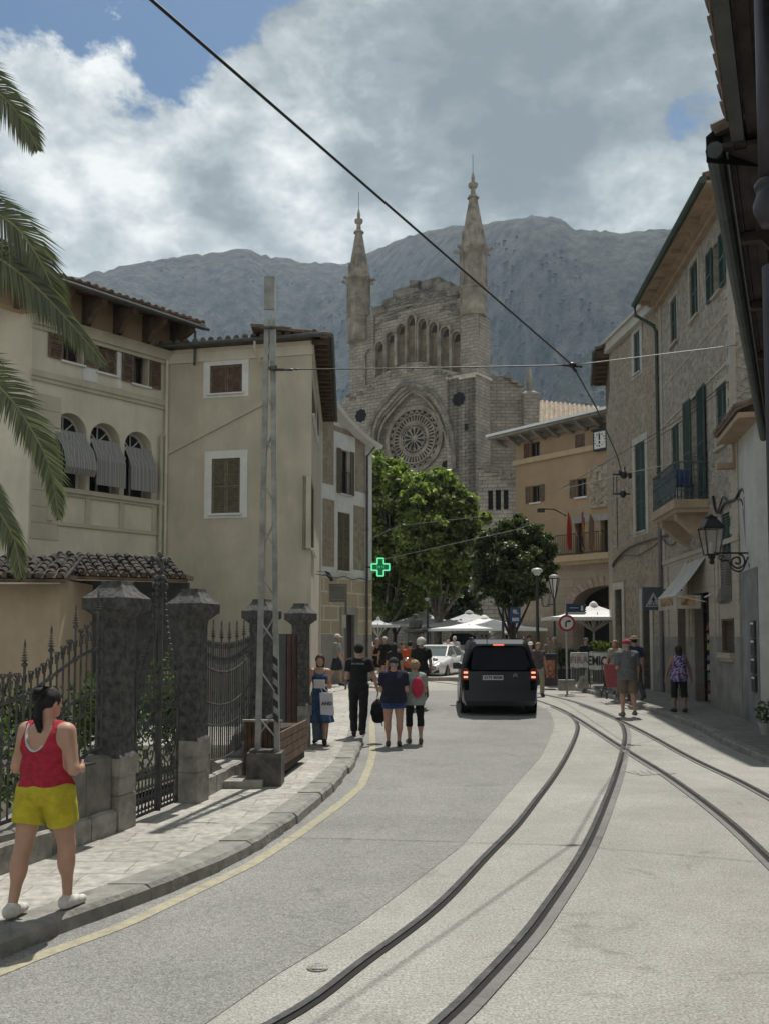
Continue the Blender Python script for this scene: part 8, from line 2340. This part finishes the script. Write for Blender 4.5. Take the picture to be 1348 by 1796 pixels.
 def body_fn(P_):
  d=torso(P_)
  for s_ in(-1,1):
   d=smin(d,arm(P_,s_),.05);d=smin(d,leg(P_,s_),.05)
   an=J['an',s_];d=smin(d,sd_cap(P_,an-np.array((0,.02,.03)),an+np.array((0,.07*k,-.045)),.032*k,.024*k),.03)
  d=smin(d,sd_cap(P_,neck-np.array((0,.01,.10)),head-np.array((0,.02,.03)),.058*k*f2,.052*k*f2),.05)
  return d
 vf=[field_mesh(body_fn,(-bx,ylo,0),(bx,yhi,hz+.66*k),h)]
 J['fn']=body_fn;J['head']=head
 hr=R(headturn);ch,sh_=math.cos(hr),math.sin(hr)
 def to_head(P_):
  q=P_-head;return np.stack([q[...,0]*ch-q[...,1]*sh_,q[...,0]*sh_+q[...,1]*ch,q[...,2]],-1)/k
 def head_fn(P_):
  q=to_head(P_)
  d=sd_ell(q,(0,-.008,.025),(.076,.096,.092));d=smin(d,sd_ell(q,(0,.022,-.045),(.056,.068,.070)),.04)
  d=smin(d,sd_ell(q,(0,.075,-.088),(.024,.02,.018)),.02)
  d=smin(d,sd_cap(q,(0,.088,.012),(0,.108,-.028),.009,.014),.012)
  d=smin(d,sd_ell(q,(0,.086,-.060),(.026,.014,.009)),.008)
  for s_ in(-1,1):
   d=-smin(-d,sd_ell(q,(s_*.032,.098,.010),(.018,.016,.012)),.012)
   d=np.minimum(d,sd_ell(q,(s_*.032,.078,.010),(.014,.014,.012)))
   d=smin(d,sd_cap(q,(s_*.016,.088,.030),(s_*.046,.080,.030),.007,.006),.01)
   d=smin(d,sd_ell(q,(s_*.078,-.004,-.002),(.010,.018,.030)),.008)
  return d*k
 vf.append(field_mesh(head_fn,head-.17*k,head+.17*k,min(.0075,h)))
 for s_ in(-1,1):
  el,wr=J['el',s_],J['wr',s_];d0=(wr-el)/np.linalg.norm(wr-el)
  fwd=np.array((0,1.,0))if abs(d0[1])<.8 else np.array((0,0,1.))
  fwd=fwd-d0*(fwd@d0);fwd/=np.linalg.norm(fwd);inn=np.cross(d0,fwd)*(1 if s_<0 else-1)
  if inn[0]*s_>0:inn=-inn
  pc=wr+d0*.045*k
  def hand_fn(P_):
   q=P_-pc;a,b,c=q@d0,q@fwd,q@inn
   d=sd_ell(np.stack([a,b,c],-1),(0,0,0),(.050*k,.040*k,.017*k))
   d=smin(d,sd_cap(P_,wr-d0*.03,wr+d0*.02,.026*k,.023*k),.015)
   for i,ln in enumerate((.068,.078,.073,.058)):
    rt=pc+d0*.038*k+fwd*(.028-i*.0185)*k
    m1=rt+(d0*.9+inn*.25)*ln*.5*k;e_=m1+(d0*.55+inn*.85)*ln*.5*k
    d=np.minimum(d,np.minimum(sd_cap(P_,rt,m1,.0088*k,.0080*k),sd_cap(P_,m1,e_,.0080*k,.0065*k)))
   rt=pc-d0*.018*k+fwd*.030*k;m1=rt+(fwd*.75+d0*.6)*.034*k;e_=m1+(d0*.9+inn*.4)*.030*k
   return np.minimum(d,np.minimum(sd_cap(P_,rt,m1,.0115*k,.0095*k),sd_cap(P_,m1,e_,.0095*k,.0075*k)))
  ctr=pc+d0*.04*k;J['hand',s_]=pc+d0*.05*k+inn*.02
  vf.append(field_mesh(hand_fn,ctr-.11*k,ctr+.11*k,.0045 if h<.012 else .006))
 part('body',nmb(*vf),skin,t,smooth=True,uv=False)
 cut=lambda d,*pl:np.maximum.reduce([d]+list(pl))
 Hh=min(h,.013)
 def garment(name,fn,zl,zh,m,wx=None,lab=None,hh=None,sub=None):
  v,f=field_mesh(fn,(-(wx or bx),ylo,zl),((wx or bx),yhi,zh),hh or Hh)
  q=nmb((v,f));return part(name,q,m,sub or t,smooth=True,uv=False,label=lab)
 def wr_(P_,a=.0055,fz=38):return a*np.sin(P_[...,2]*fz+3*np.sin(P_[...,0]*17)+2.2*np.sin(P_[...,1]*13))
 if top:
  sl=top.get('sleeve',.55);hem=hz-top.get('hem',.02)*k;m=top['m'];o=top.get('o',.014);nz=top.get('neck',.05)
  def f_(P_):
   d=torso(P_,o)+wr_(P_)
   if top.get('loose'):d=smin(d,sd_cap(P_,chest-np.array((0,.0,.05)),np.array((0,ty(hem),hem)),.12*k*fw,(.135+top['loose'])*k*fw),.09)
   if sl>0:
    for s_ in(-1,1):
     e_=J['sh',s_]+(J['el',s_]-J['sh',s_])*min(sl,1.02)
     da=sd_cap(P_,J['sh',s_],e_,.060*k*fw**.8+o*.6,.050*k*f2+o)
     dr=(J['el',s_]-J['sh',s_]);dr=dr/np.linalg.norm(dr)
     da=np.maximum(da,(P_-e_)@dr-.004)
     if sl>1:
      e2=J['el',s_]+(J['wr',s_]-J['el',s_])*(sl-1);da=smin(da,sd_cap(P_,J['el',s_],e2,.05*k*f2+o*.5,.035*k+o),.03)
     d=smin(d,da,.03)
   else:
    for s_ in(-1,1):d=np.maximum(d,-sd_ell(P_,J['sh',s_]+np.array((s_*.045*k,0,-.015*k)),(.082*k*f2,.2,.125*k)))
   d=np.maximum(d,hem-P_[...,2])
   if top.get('scoop'):
    d=np.maximum(d,-sd_ell(P_,(0,-.16*k,hz+(.56)*k),(.102*k*f2,.16*k,top['scoop']*k)))
    d=np.maximum(d,-sd_ell(P_,(0,.12*k,hz+(.52)*k),(.08*k,.16*k,.13*k)))
   d=np.maximum(d,-sd_ell(P_,neck+np.array((0,.01,.03*k)),(.075*k*f2,.085*k,nz*k)))
   return d
  sh_o=garment('top',f_,hem-.05,hz+.6*k,m)
  if top.get('text'):
   zt_=chest[2]+.075*k;zz_=Vector((0,-(.105*k*fw**.8+o)-.012+ty(zt_),zt_))
   part('lettering',text_mb(top['text'],.042,zz_,V(1,0,0),V(0,-1,0),bold=.001),mat('grey_print',(.30,.30,.31),.8),sh_o)
 if bottom:
  kd,m=bottom['kind'],bottom['m']
  if kd in('shorts','trousers','capri'):
   end={'shorts':.52,'capri':1.45,'trousers':2.0}[kd]if 'end' not in bottom else bottom['end'];o=bottom.get('o',.018 if kd!='capri' else .008);fl=bottom.get('flare',.0)
   wz=hz+(.10 if not bottom.get('high')else .14)*k
   def f_(P_):
    d=sd_ell(P_,(0,ty(hz+.03),hz+.02*k),(.160*k*fw*(1.04 if fem else 1)+o*.8,.115*k*fw+o*.8,.14*k))+wr_(P_,.004)
    for s_ in(-1,1):
     a,b,c=J['hip',s_],J['kn',s_],J['an',s_]
     if end<=1:
      e_=a+(b-a)*end;dl=sd_cap(P_,a,a+(b-a)*(end+.1),.088*k*fw**.9+o,(.078+fl)*k*fw**.8+o);n_=(b-a)/np.linalg.norm(b-a)
      dl=np.maximum(dl,(P_-e_)@n_)
     else:
      e_=b+(c-b)*(end-1);n_=(c-b)/np.linalg.norm(c-b)
      dl=smin(leg(P_,s_,o),sd_cap(P_,b,e_,.055*k*f2+o,(.045+fl)*k*f2+o),.02)
      dl=np.maximum(dl,(P_-e_)@n_)+wr_(P_,.003,30)
     d=smin(d,dl,.005)
    return np.maximum(d,P_[...,2]-wz)
   garment('shorts' if kd=='shorts' else 'trousers',f_,.02,wz+.03,m,.5*k)
  if kd=='dress':
   hem=bottom['hem']*k
   def f_(P_):
    ang=np.arctan2(P_[...,1],P_[...,0]);zf=np.clip((hz+.15*k-P_[...,2])/(hz+.15*k-hem),0,1)
    d=sd_cap(P_,(0,0,hz+.18*k),(0,0,hem),.125*k*fw,bottom.get('w',.25)*k)+.016*zf*np.sin(ang*9+P_[...,2]*4)
    d=smin(np.maximum(d,P_[...,2]-hz-.2*k),torso(P_,.012),.04);d=np.maximum(d,hem-P_[...,2])
    for s_ in(-1,1):d=np.maximum(d,-sd_ell(P_,J['sh',s_]+np.array((s_*.03*k,0,0)),(.09*k,.2,.12*k)))
    return np.maximum(d,-sd_ell(P_,neck+np.array((0,.05,.0)),(.10*k,.16*k,.11*k)))
   garment('dress',f_,hem-.03,hz+.6*k,m,.5*k)
 ms=mat('shoe_%02d%02d%02d'%tuple(int(c*99)for c in shoes),shoes,.7,.1,20,.1)
 for s_ in(-1,1):
  an=J['an',s_];pt=J['pitch',s_];tip=an+k*np.array((s_*.02,.165*math.cos(pt),-.050+.165*math.sin(pt)));heel=an+k*np.array((0,-.045,-.040-.0*pt))
  if pt<0:tip=an+k*np.array((s_*.01,.145,-.075));heel=an+k*np.array((0,-.055,.0))
  def f_(P_):
   d=sd_cap(P_,heel,tip,.040*k,.036*k);d=smin(d,sd_cap(P_,an+np.array((0,0,-.0)),an-np.array((0,0,.04)),.042*k,.042*k),.02)
   d=smin(d,sd_cap(P_,tip-(tip-heel)*.35+np.array((0,0,.012)),heel+np.array((0,0,.02)),.038*k,.04*k),.02)
   sole=(tip-heel)/np.linalg.norm(tip-heel);nn=np.array((0,-sole[2],sole[1]))
   return np.maximum(d,-((P_-heel)@nn)-.036*k)
  v,f=field_mesh(f_,np.minimum(heel,tip)-.09,np.maximum(an,tip)+.09,min(.010,h));part('shoe',nmb((v,f)),ms,t,smooth=True,uv=False)
 kind,hc=hair
 if kind!='none':
  mh=mat('hair_'+hc,HAIRS[hc],.75,.3,30,.5,50)
  def f_(P_):
   q=to_head(P_);d=sd_ell(q,(0,-.014,.034),(.086,.103,.098))+.003*np.sin(q[...,0]*160)*np.sin(q[...,1]*60)
   if kind in('long','bob'):d=smin(d,sd_cap(q,(0,-.035,.0),(0,-.055,-.15 if kind=='bob' else-.24),.088,.07),.03)
   if kind=='bushy':d=sd_ell(q,(0,-.02,.03),(.108,.120,.115))+.008*np.sin(q[...,0]*70)*np.sin(q[...,1]*60)*np.sin(q[...,2]*66)
   face=sd_ell(q,(0,.105,-.035),(.070,.075,.095))
   d=-smin(-d,face,.01)
   lowc={'short':-.045,'bald':.2,'long':-.4,'bob':-.2,'bushy':-.12,'pony':-.07}[kind]
   d=np.maximum(d,lowc-q[...,2]-(.9*q[...,1]if kind in('short','pony')else 0)*-.5)
   if kind=='pony':
    d=smin(d,sd_cap(q,(.0,-.10,.0),(.025,-.125,-.10),.034,.030),.02);d=smin(d,sd_cap(q,(.025,-.125,-.10),(.045,-.11,-.20),.028,.012),.02)
    d=smin(d,sd_ell(q,(-.03,-.06,.105),(.04,.05,.02)),.02)
   return d*k
  v,f=field_mesh(f_,head-.33*k,head+.19*k,min(.009,h));part('hair',nmb((v,f)),mh,t,smooth=True,uv=False)
 if hat:
  hk,col=hat;mhh=cloth('hat_%02d%02d%02d'%tuple(int(c*99)for c in col),col)
  def f_(P_):
   q=to_head(P_)
   d=np.maximum(sd_ell(q,(0,-.012,.05),(.096,.112,.098)),.03-q[...,2])
   if hk=='cap':d=np.minimum(d,np.maximum(sd_ell(q,(0,.10,.040),(.075,.095,.014)),-q[...,1]))
   if hk=='brim':d=np.minimum(d,sd_ell(q,(0,-.01,.052),(.175,.185,.012)))
   if hk=='helmet':d=np.maximum(sd_ell(q,(0,-.012,.03),(.125,.145,.130)),-smin(.01+0*q[...,0],.5*(q[...,2]+.08)+0*q[...,0],.01)+(-.0));d=np.maximum(sd_ell(q,(0,-.012,.03),(.125,.145,.130)),-.06-q[...,2])
   return d*k
  v,f=field_mesh(f_,head-.21*k,head+.21*k,min(.010,h));part('helmet' if hk=='helmet' else 'hat',nmb((v,f)),mhh,t,smooth=True,uv=False)
 t['_']=1;del t['_']
 rot=Matrix.Rotation(-R(face),3,'Z')
 W_=lambda p:rot@Vector([float(c)for c in p])+Vector((x,Y,zb))
 return t,J,W_
BLK=cloth('black',(.012,.012,.013),var=.2);NAVY=cloth('navy',(.016,.017,.035),var=.1)
t,J,W_=person('woman in a red tank top and mustard yellow shorts walking away on the left pavement',80,1400,6.85,1.62,face=16,fat=1.34,fem=True,legs=((-13,5),(15,10)),arms=(((.26,-.04,-1),(-.42,.95,.12)),((.30,-.12,-1),(-.38,1.0,-.10))),top=dict(m=cloth('red_tank',(.40,.022,.045),var=.12,scale=22),sleeve=0,hem=-.05,scoop=.235,neck=.03,o=.010),bottom=dict(kind='shorts',m=cloth('mustard_yellow',(.50,.43,.03),var=.10,scale=10),end=.56,o=.018,flare=.0,high=True),hair=('pony','black'),shoes=(.62,.61,.58),h=.0085,dz=.13,headturn=16)
fg=t
q=MB();kk=1.66/1.72
zs_=float(J['sh',1][2])+.06
pts=[]
for k in range(13):
 a=R(172+k*11.5);sx_,sz_=.100*math.cos(a),zs_+.205*math.sin(a)*.92
 yy=np.linspace(-.35,.0,141);fv=J['fn'](np.stack([np.full(141,sx_),yy,np.full(141,sz_)],-1));ok_=(fv<.004).any();hit=yy[np.argmax(fv<.004)]
 if not ok_:continue
 pts.append(Vector((sx_,float(hit)-.004,sz_)))
for p0,p1 in zip(pts,pts[1:]):q.bar(p0,p1,.010,.030,up=Vector((0,-1,0)))
part('bra_strap',q,cloth('pale_aqua',(.55,.60,.60)),t)
q=MB();hp=J['hand',1];q.box((float(hp[0])-.02,float(hp[1])-.0,float(hp[2])-.0),(.075,.15,.012));fgp=solo('phone',MB().box(W_(hp+np.array((0,.05,.015))),(.08,.16,.012),-R(16)),M_BLACK,'phone held in front by the woman in the red tank top','phone')
rs_=random.Random(4);hd=J['head'];q=MB();c_,s_=math.cos(R(16)),math.sin(R(16))
def hp_(x_,y_,z_):return Vector((float(hd[0])+kk*(x_*c_+y_*s_),float(hd[1])+kk*(-x_*s_+y_*c_),float(hd[2])+kk*z_))
for i in range(110):
 a=rs_.uniform(-1.35,1.35);pts=[]
 for t_ in(0,.25,.5,.75,1):
  th_=1.25-t_*1.45;rr_=1.0+rs_.uniform(-.01,.02)
  pts.append(hp_(.0885*math.sin(a)*(1-.72*t_**2)*rr_*(.55+.45*math.cos(th_*.8)),(-.014-.106*math.cos(th_)*rr_*(1 if abs(a)<1 else .8))*(1),.034+.100*math.sin(th_)*rr_-.012*t_))
 q.tube(pts,.0022,3,cap=False)
for i in range(60):
 a=rs_.uniform(0,6.28);r_=rs_.uniform(.6,1.15)
 q.tube([hp_(.0+.03*r_*math.cos(a),-.105+.02*r_*math.sin(a),.01),hp_(.025+.031*r_*math.cos(a),-.125+.028*r_*math.sin(a),-.10),hp_(.045+.02*r_*math.cos(a),-.112+.02*r_*math.sin(a),-.19),hp_(.05+.02*math.cos(a*2),-.11,-.225-rs_.uniform(0,.02))],.0022,3,cap=False)
part('hair_strands',q,mat('hair_black',(0,)*3),t,uv=False)
t,J,W_=person('woman in a blue tiered sundress walking towards the viewer with a phone at her ear',561,1298,17.2,1.64,face=180,fem=True,legs=((8,6),(-6,12)),arms=('hold','phone'),bottom=dict(kind='dress',m=cloth('denim_blue_tiers',(.045,.095,.19),var=.25,scale=9),hem=.42,w=.27),hair=('long','auburn'),shoes=(.02,.02,.022),dz=.13,fat=.95)
q=MB();q_=MB()
v,f=field_mesh(lambda P_:np.minimum(sd_cap(P_,(-.09,0,.5),(-.07,.0,.12),.085,.07),sd_cap(P_,(.07,0,.5),(.06,.02,.12),.085,.07)),(-.25,-.2,.1),(.25,.2,.55),.014)
part('trousers',nmb((v,f)),cloth('pale_blue_jeans',(.13,.17,.22)),t,smooth=True,uv=False)
hp=J['hand',-1];c=W_(hp)
q=MB();q.box((c.x,c.y-.10,c.z+.02),(.20,.03,.15),R(-12));solo('white_box',q,mat('white_card',(.62,.61,.59),.7,.03),'flat white box held by the woman in the blue dress','box')
q=MB();q.hexa([(c.x+.02,c.y-.06,c.z-.52),(c.x+.26,c.y-.06,c.z-.54),(c.x+.26,c.y+.03,c.z-.54),(c.x+.02,c.y+.03,c.z-.52),(c.x+.0,c.y-.05,c.z-.14),(c.x+.23,c.y-.05,c.z-.14),(c.x+.23,c.y+.02,c.z-.14),(c.x+.0,c.y+.02,c.z-.14)])
bg_=thing('shopping_bag','white paper carrier bag with dark lettering hanging beside the blue dress','bag',(c.x+.12,c.y,c.z-.55));part('bag',q,mat('white_lilac_bag',(.60,.60,.68),.6,.04),bg_)
part('lettering',text_mb('AND',.085,(c.x+.13,c.y-.066,c.z-.33),V(1,0,0),V(0,-1,0),bold=.003),mat('navy_print',(.05,.05,.12)),bg_)
q=MB();q.tube([(c.x+.05,c.y-.02,c.z-.14),(c.x+.0,c.y,c.z+.0),(c.x+.17,c.y-.02,c.z-.14)],.008,5);part('handles',q,M_WHITE,bg_)
c=W_(J['sh',1]);q=MB();q.hexa([(c.x-.16,c.y-.12,c.z-.92),(c.x+.02,c.y-.12,c.z-.92),(c.x+.02,c.y+.02,c.z-.92),(c.x-.16,c.y+.02,c.z-.92),(c.x-.09,c.y-.08,c.z-.42),(c.x+.01,c.y-.08,c.z-.42),(c.x+.01,c.y,c.z-.42),(c.x-.09,c.y,c.z-.42)])
tb=thing('tote_bag','beige cloth tote bag hanging from the shoulder of the woman in blue','bag',(c.x,c.y,c.z-.9));part('bag',q,cloth('beige_canvas',(.36,.31,.25)),tb);q=MB();q.tube([(c.x-.08,c.y-.06,c.z-.42),(c.x-.01,c.y-.05,c.z+.05)],.012,5);part('strap',q,cloth('beige_canvas',(0,)*3),tb)
t,J,W_=person('man all in black walking away on the pavement, carrying a black rucksack',629,1283,18.4,1.78,face=6,fat=1.08,legs=((5,6),(-8,14)),arms=('bent','wide'),top=dict(m=BLK,sleeve=.62,hem=.06,neck=.04,o=.018,text='INC STRAINS'),bottom=dict(kind='trousers',m=BLK,o=.02),hair=('short','black'),hat=('cap',(.015,.015,.017)),shoes=(.02,.02,.02),dz=.13)
c=W_(J['hand',1]);rk=thing('rucksack','black rucksack hanging from the hand of the man in black','bag',(c.x,c.y,c.z-.5))
v,f=field_mesh(lambda P_:np.maximum(sd_ell(P_,(0,0,-.34),(.15,.10,.25))+.006*np.sin(P_[...,2]*40),-.02-P_[...,2]-.54),(-.2,-.15,-.62),(.2,.15,-.05),.014)
q=nmb((v,f));q.v=[(a+c.x+.02,b+c.y,d+c.z)for a,b,d in q.v];part('bag',q,BLK,rk,smooth=True,uv=False)
q=MB();q.tube([(c.x-.02,c.y,c.z-.16),(c.x,c.y,c.z-.0),(c.x+.05,c.y,c.z-.16)],.012,5);q.tube([(c.x+.08,c.y,c.z-.52),(c.x+.1,c.y,c.z-.62)],.01,4);part('straps',q,BLK,rk)
person('heavy man in a navy T-shirt, blue shorts and cap standing on the road',690,1306,17.9,1.66,face=0,fat=1.42,legs=((2,2),(-2,3)),arms=('bent','bent'),top=dict(m=NAVY,sleeve=.72,hem=.07,o=.022,loose=.02),bottom=dict(kind='shorts',m=cloth('royal_blue',(.035,.07,.20)),end=.42,o=.02),hair=('short','grey'),hat=('cap',(.03,.03,.035)),shoes=(.06,.055,.05))
t,J,W_=person('blonde woman in a grey-green top with a pink rucksack beside the man in navy',727,1300,18.3,1.60,face=-8,fat=1.15,fem=True,legs=((6,4),(-7,6)),arms=('hip','bent'),top=dict(m=cloth('grey_green',(.27,.32,.29)),sleeve=.75,hem=.12,o=.02,loose=.05),bottom=dict(kind='capri',m=BLK,end=1.35),hair=('bushy','blond'),shoes=(.10,.09,.08))
c=W_((0.02,-.20,J['sh',1][2]-.20));rk=thing('rucksack','small bright pink rucksack on the back of the blonde woman','bag',(c.x,c.y,c.z-.2))
v,f=field_mesh(lambda P_:sd_ell(P_,(0,0,0),(.115,.07,.20)),(-.15,-.1,-.22),(.15,.1,.22),.012);q=nmb((v,f));q.v=[(a+c.x,b+c.y,d+c.z)for a,b,d in q.v];part('bag',q,cloth('hot_pink',(.50,.04,.09)),rk,smooth=True,uv=False)
person('scooter rider in a black T-shirt and pale open helmet',738,1180,24.5,1.74,face=4,fat=1.1,legs=((72,80),(72,80)),arms=('fwd','fwd'),top=dict(m=BLK,sleeve=.6,hem=.02,o=.02),bottom=dict(kind='shorts',m=cloth('dark_grey',(.05,.05,.055)),end=.8),hair=('none','dark'),hat=('helmet',(.50,.50,.46)),dz=.40,lean=.1)
TSH=lambda c,n,**k:dict(m=cloth(n,c),sleeve=k.get('sl',.6),hem=k.get('hem',.05),o=.018)
SHO=lambda c,n,**k:dict(kind=k.get('kind','shorts'),m=cloth(n,c),**({'end':k['end']}if 'end' in k else{}))
W5p=(-6,10)
person('passer-by in an orange T-shirt with dark hair, just left of the scooter rider',718,1150,29.5,1.70,face=20,fat=1.05,top=TSH((.55,.10,.03),'orange_tee'),bottom=SHO((.04,.04,.05),'dark_shorts'),hair=('short','black'),h=.018)
person('bald man in a grey-green T-shirt and dark shorts leaning by the rusticated house',591,1190,32.5,1.78,face=100,fat=1.1,arms=('fwd','fwd'),top=TSH((.30,.34,.32),'sage_tee'),bottom=SHO((.03,.035,.06),'dark_navy_shorts',end=.9),hair=('bald','grey'),hat=('cap',(.60,.60,.58)),h=.018,dz=.13)
person('woman in a black dress in the group at the corner of the stone house',661,1190,34.5,1.68,face=160,fem=True,bottom=dict(kind='dress',m=BLK,hem=.62,w=.2),hair=('bob','grey'),h=.018,dz=.1,arms=('bent','bent'))
person('woman in black shorts and pale trainers beside the one in the black dress',675,1190,34.0,1.74,face=200,fem=True,top=TSH((.012,.012,.013),'black'),bottom=SHO((.02,.02,.022),'black_shorts',end=.5),hair=('short','white'),shoes=(.6,.6,.58),h=.018,dz=.1)
person('dark-haired woman in black with a dusky pink bag strap ahead of the couple',691,1180,27.0,1.66,face=10,fem=True,top=TSH((.02,.018,.02),'soft_black'),bottom=SHO((.16,.05,.07),'dusky_pink',kind='trousers'),hair=('bob','black'),h=.018)
person('brown-clad passer-by half hidden between the couple and the orange T-shirt',706,1170,31.0,1.66,face=170,top=TSH((.16,.12,.08),'brown_tee'),bottom=SHO((.08,.07,.06),'taupe_shorts'),hair=('short','brown'),h=.018)
person('man in a grey T-shirt and red cap walking away by the right kerb',1100,1251,22.8,1.85,face=-4,fat=1.22,legs=((4,4),(-8,14)),top=dict(m=cloth('slate_grey',(.13,.135,.14)),sleeve=.85,hem=.10,o=.03,loose=.02),bottom=dict(kind='shorts',m=cloth('khaki_brown',(.17,.13,.10)),end=.92,o=.028),hair=('short','grey'),hat=('cap',(.30,.05,.05)),arms=('bent','down'),shoes=(.16,.13,.11),skin=SKIN)
person('man in a brown brimmed hat and navy shirt ahead of the one in grey',1113,1230,25.2,1.76,face=-10,top=TSH((.03,.045,.10),'navy_shirt',sl=.7),bottom=SHO((.05,.05,.06),'charcoal',kind='trousers'),hair=('short','dark'),hat=('brim',(.20,.15,.10)),h=.018,dz=.12)
person('woman with sunlit shoulders in a floral top pushing a pink pushchair',1079,1210,27.0,1.62,face=-150,fem=True,top=TSH((.30,.27,.22),'sand_floral',sl=.5),bottom=SHO((.30,.30,.32),'pale_grey_trs',kind='trousers'),hair=('bob','blond'),h=.018,dz=.12,arms=('fwd','fwd'))
FLO=mat('purple_floral_print',(.36,.30,.50),.9,.2,26,.2,60,col2=(.035,.022,.10),mixs=(.47,.53),detail=2)
t,J,W_=person('woman in a purple floral sleeveless top and black capri trousers on the right pavement',1191,1248,22.6,1.60,face=-4,fat=1.18,fem=True,legs=((7,5),(-6,8)),arms=('wide','wide'),top=dict(m=FLO,sleeve=0,hem=.12,o=.024,loose=.02,neck=.05),bottom=dict(kind='capri',m=BLK,end=1.28,o=.014),hair=('bob','dark'),skin=SKIN2,shoes=(.02,.02,.022),dz=.12)
person('passer-by in a white shirt standing in the shade left of the white van',785,1150,43.0,1.72,face=170,top=TSH((.62,.60,.58),'white_shirt'),bottom=SHO((.30,.29,.30),'light_grey_trs',kind='trousers'),hair=('short','dark'),h=.022,dz=.1)
person('tall passer-by in pale clothes right of the white-shirted one',797,1150,44.0,1.76,face=200,top=TSH((.45,.45,.46),'pale_grey_tee'),bottom=SHO((.20,.20,.22),'mid_grey_trs',kind='trousers'),hair=('short','white'),h=.022,dz=.1)
person('man in a white cap and lilac shirt just right of the dark people carrier',930,1190,30.0,1.66,face=190,top=TSH((.20,.19,.32),'lilac_tee'),bottom=SHO((.30,.32,.36),'bluish_shorts',end=.8),hair=('short','brown'),hat=('cap',(.6,.58,.55)),h=.018)
person('long-haired blonde passer-by in beige trousers right of the dark people carrier',943,1190,29.0,1.66,face=175,fem=True,top=TSH((.10,.08,.09),'dark_plum',sl=.3),bottom=SHO((.34,.29,.22),'beige_trs',kind='trousers'),hair=('long','blond'),h=.018)
person('grey-haired person in an olive shirt sitting room beyond the street bin',962,1160,37.0,1.70,face=150,top=TSH((.26,.26,.20),'olive_tee'),bottom=SHO((.10,.1,.1),'grey_shorts'),hair=('short','grey'),h=.022,dz=.1)
person('white-haired person in a khaki shirt behind the bin, nearest the no-right-turn sign',972,1160,36.0,1.74,face=190,fat=1.15,top=TSH((.24,.23,.18),'khaki_tee'),bottom=SHO((.10,.1,.1),'grey_shorts'),hair=('short','white'),h=.022,dz=.1)
person('waitress in black with a black cap under the brilliant white parasol',1027,1160,34.2,1.68,face=180,fem=True,top=TSH((.02,.022,.024),'soft_black2'),bottom=SHO((.02,.02,.02),'black_trs',kind='trousers'),hair=('short','black'),hat=('cap',(.10,.11,.12)),h=.020,arms=('bent','hip'),dz=.1)
person('dark-clad person sitting height behind the white-capped man',927,1150,38.0,1.78,face=180,top=TSH((.02,.02,.025),'soft_black3'),bottom=SHO((.03,.03,.03),'black_trs2',kind='trousers'),hair=('short','black'),h=.022,dz=.1)
pb=P(1074,1210,26.2);psh=thing('pushchair','pink and dark red pushchair beside the man in grey','pushchair',(pb.x,26.2,g(26)+.13));z0=g(26)+.13
q=MB();q.hexa([(pb.x-.2,26.0,z0+.35),(pb.x+.2,26.0,z0+.35),(pb.x+.2,26.35,z0+.3),(pb.x-.2,26.35,z0+.3),(pb.x-.2,26.25,z0+.95),(pb.x+.2,26.25,z0+.95),(pb.x+.2,26.4,z0+.95),(pb.x-.2,26.4,z0+.95)]);part('seat',q,cloth('dusky_red',(.34,.09,.09)),psh)
q=MB()
for s_ in(-1,1):q.tube([(pb.x+s_*.22,26.6,z0+1.0),(pb.x+s_*.22,26.3,z0+.55),(pb.x+s_*.22,25.95,z0+.12)],.014,5);q.tube([(pb.x+s_*.22,26.2,z0+.45),(pb.x+s_*.22,26.6,z0+.12)],.014,5)
part('frame',q,M_BLACK,psh)
for s_ in(-1,1):
 for y in(25.95,26.6):q=MB();q.lathe([(.10,-.02),(.12,-.015),(.12,.015),(.10,.02)],(pb.x+s_*.24,y,z0+.12),12,axis=0);part('wheel',q,M_BLACK,psh)
pp_=P(1345,1285,18.6);t=thing('plant_pot','pale plant pot with green leaves at the foot of the wall, right edge','plant',(pp_.x,18.6,.16))
q=MB();q.lathe([(.11,.16),(.17,.40),(.18,.42),(.15,.42),(.14,.36)],(pp_.x,18.6,0),12);part('pot',q,M_PALE,t)
v,f=leaves_mesh(blob_pts([((pp_.x,18.6,.62),(.2,.2,.2))],260),.09,.4);q=MB();q.v=v;q.f=f;part('leaves',q,M_LEAFG,t,uv=False)
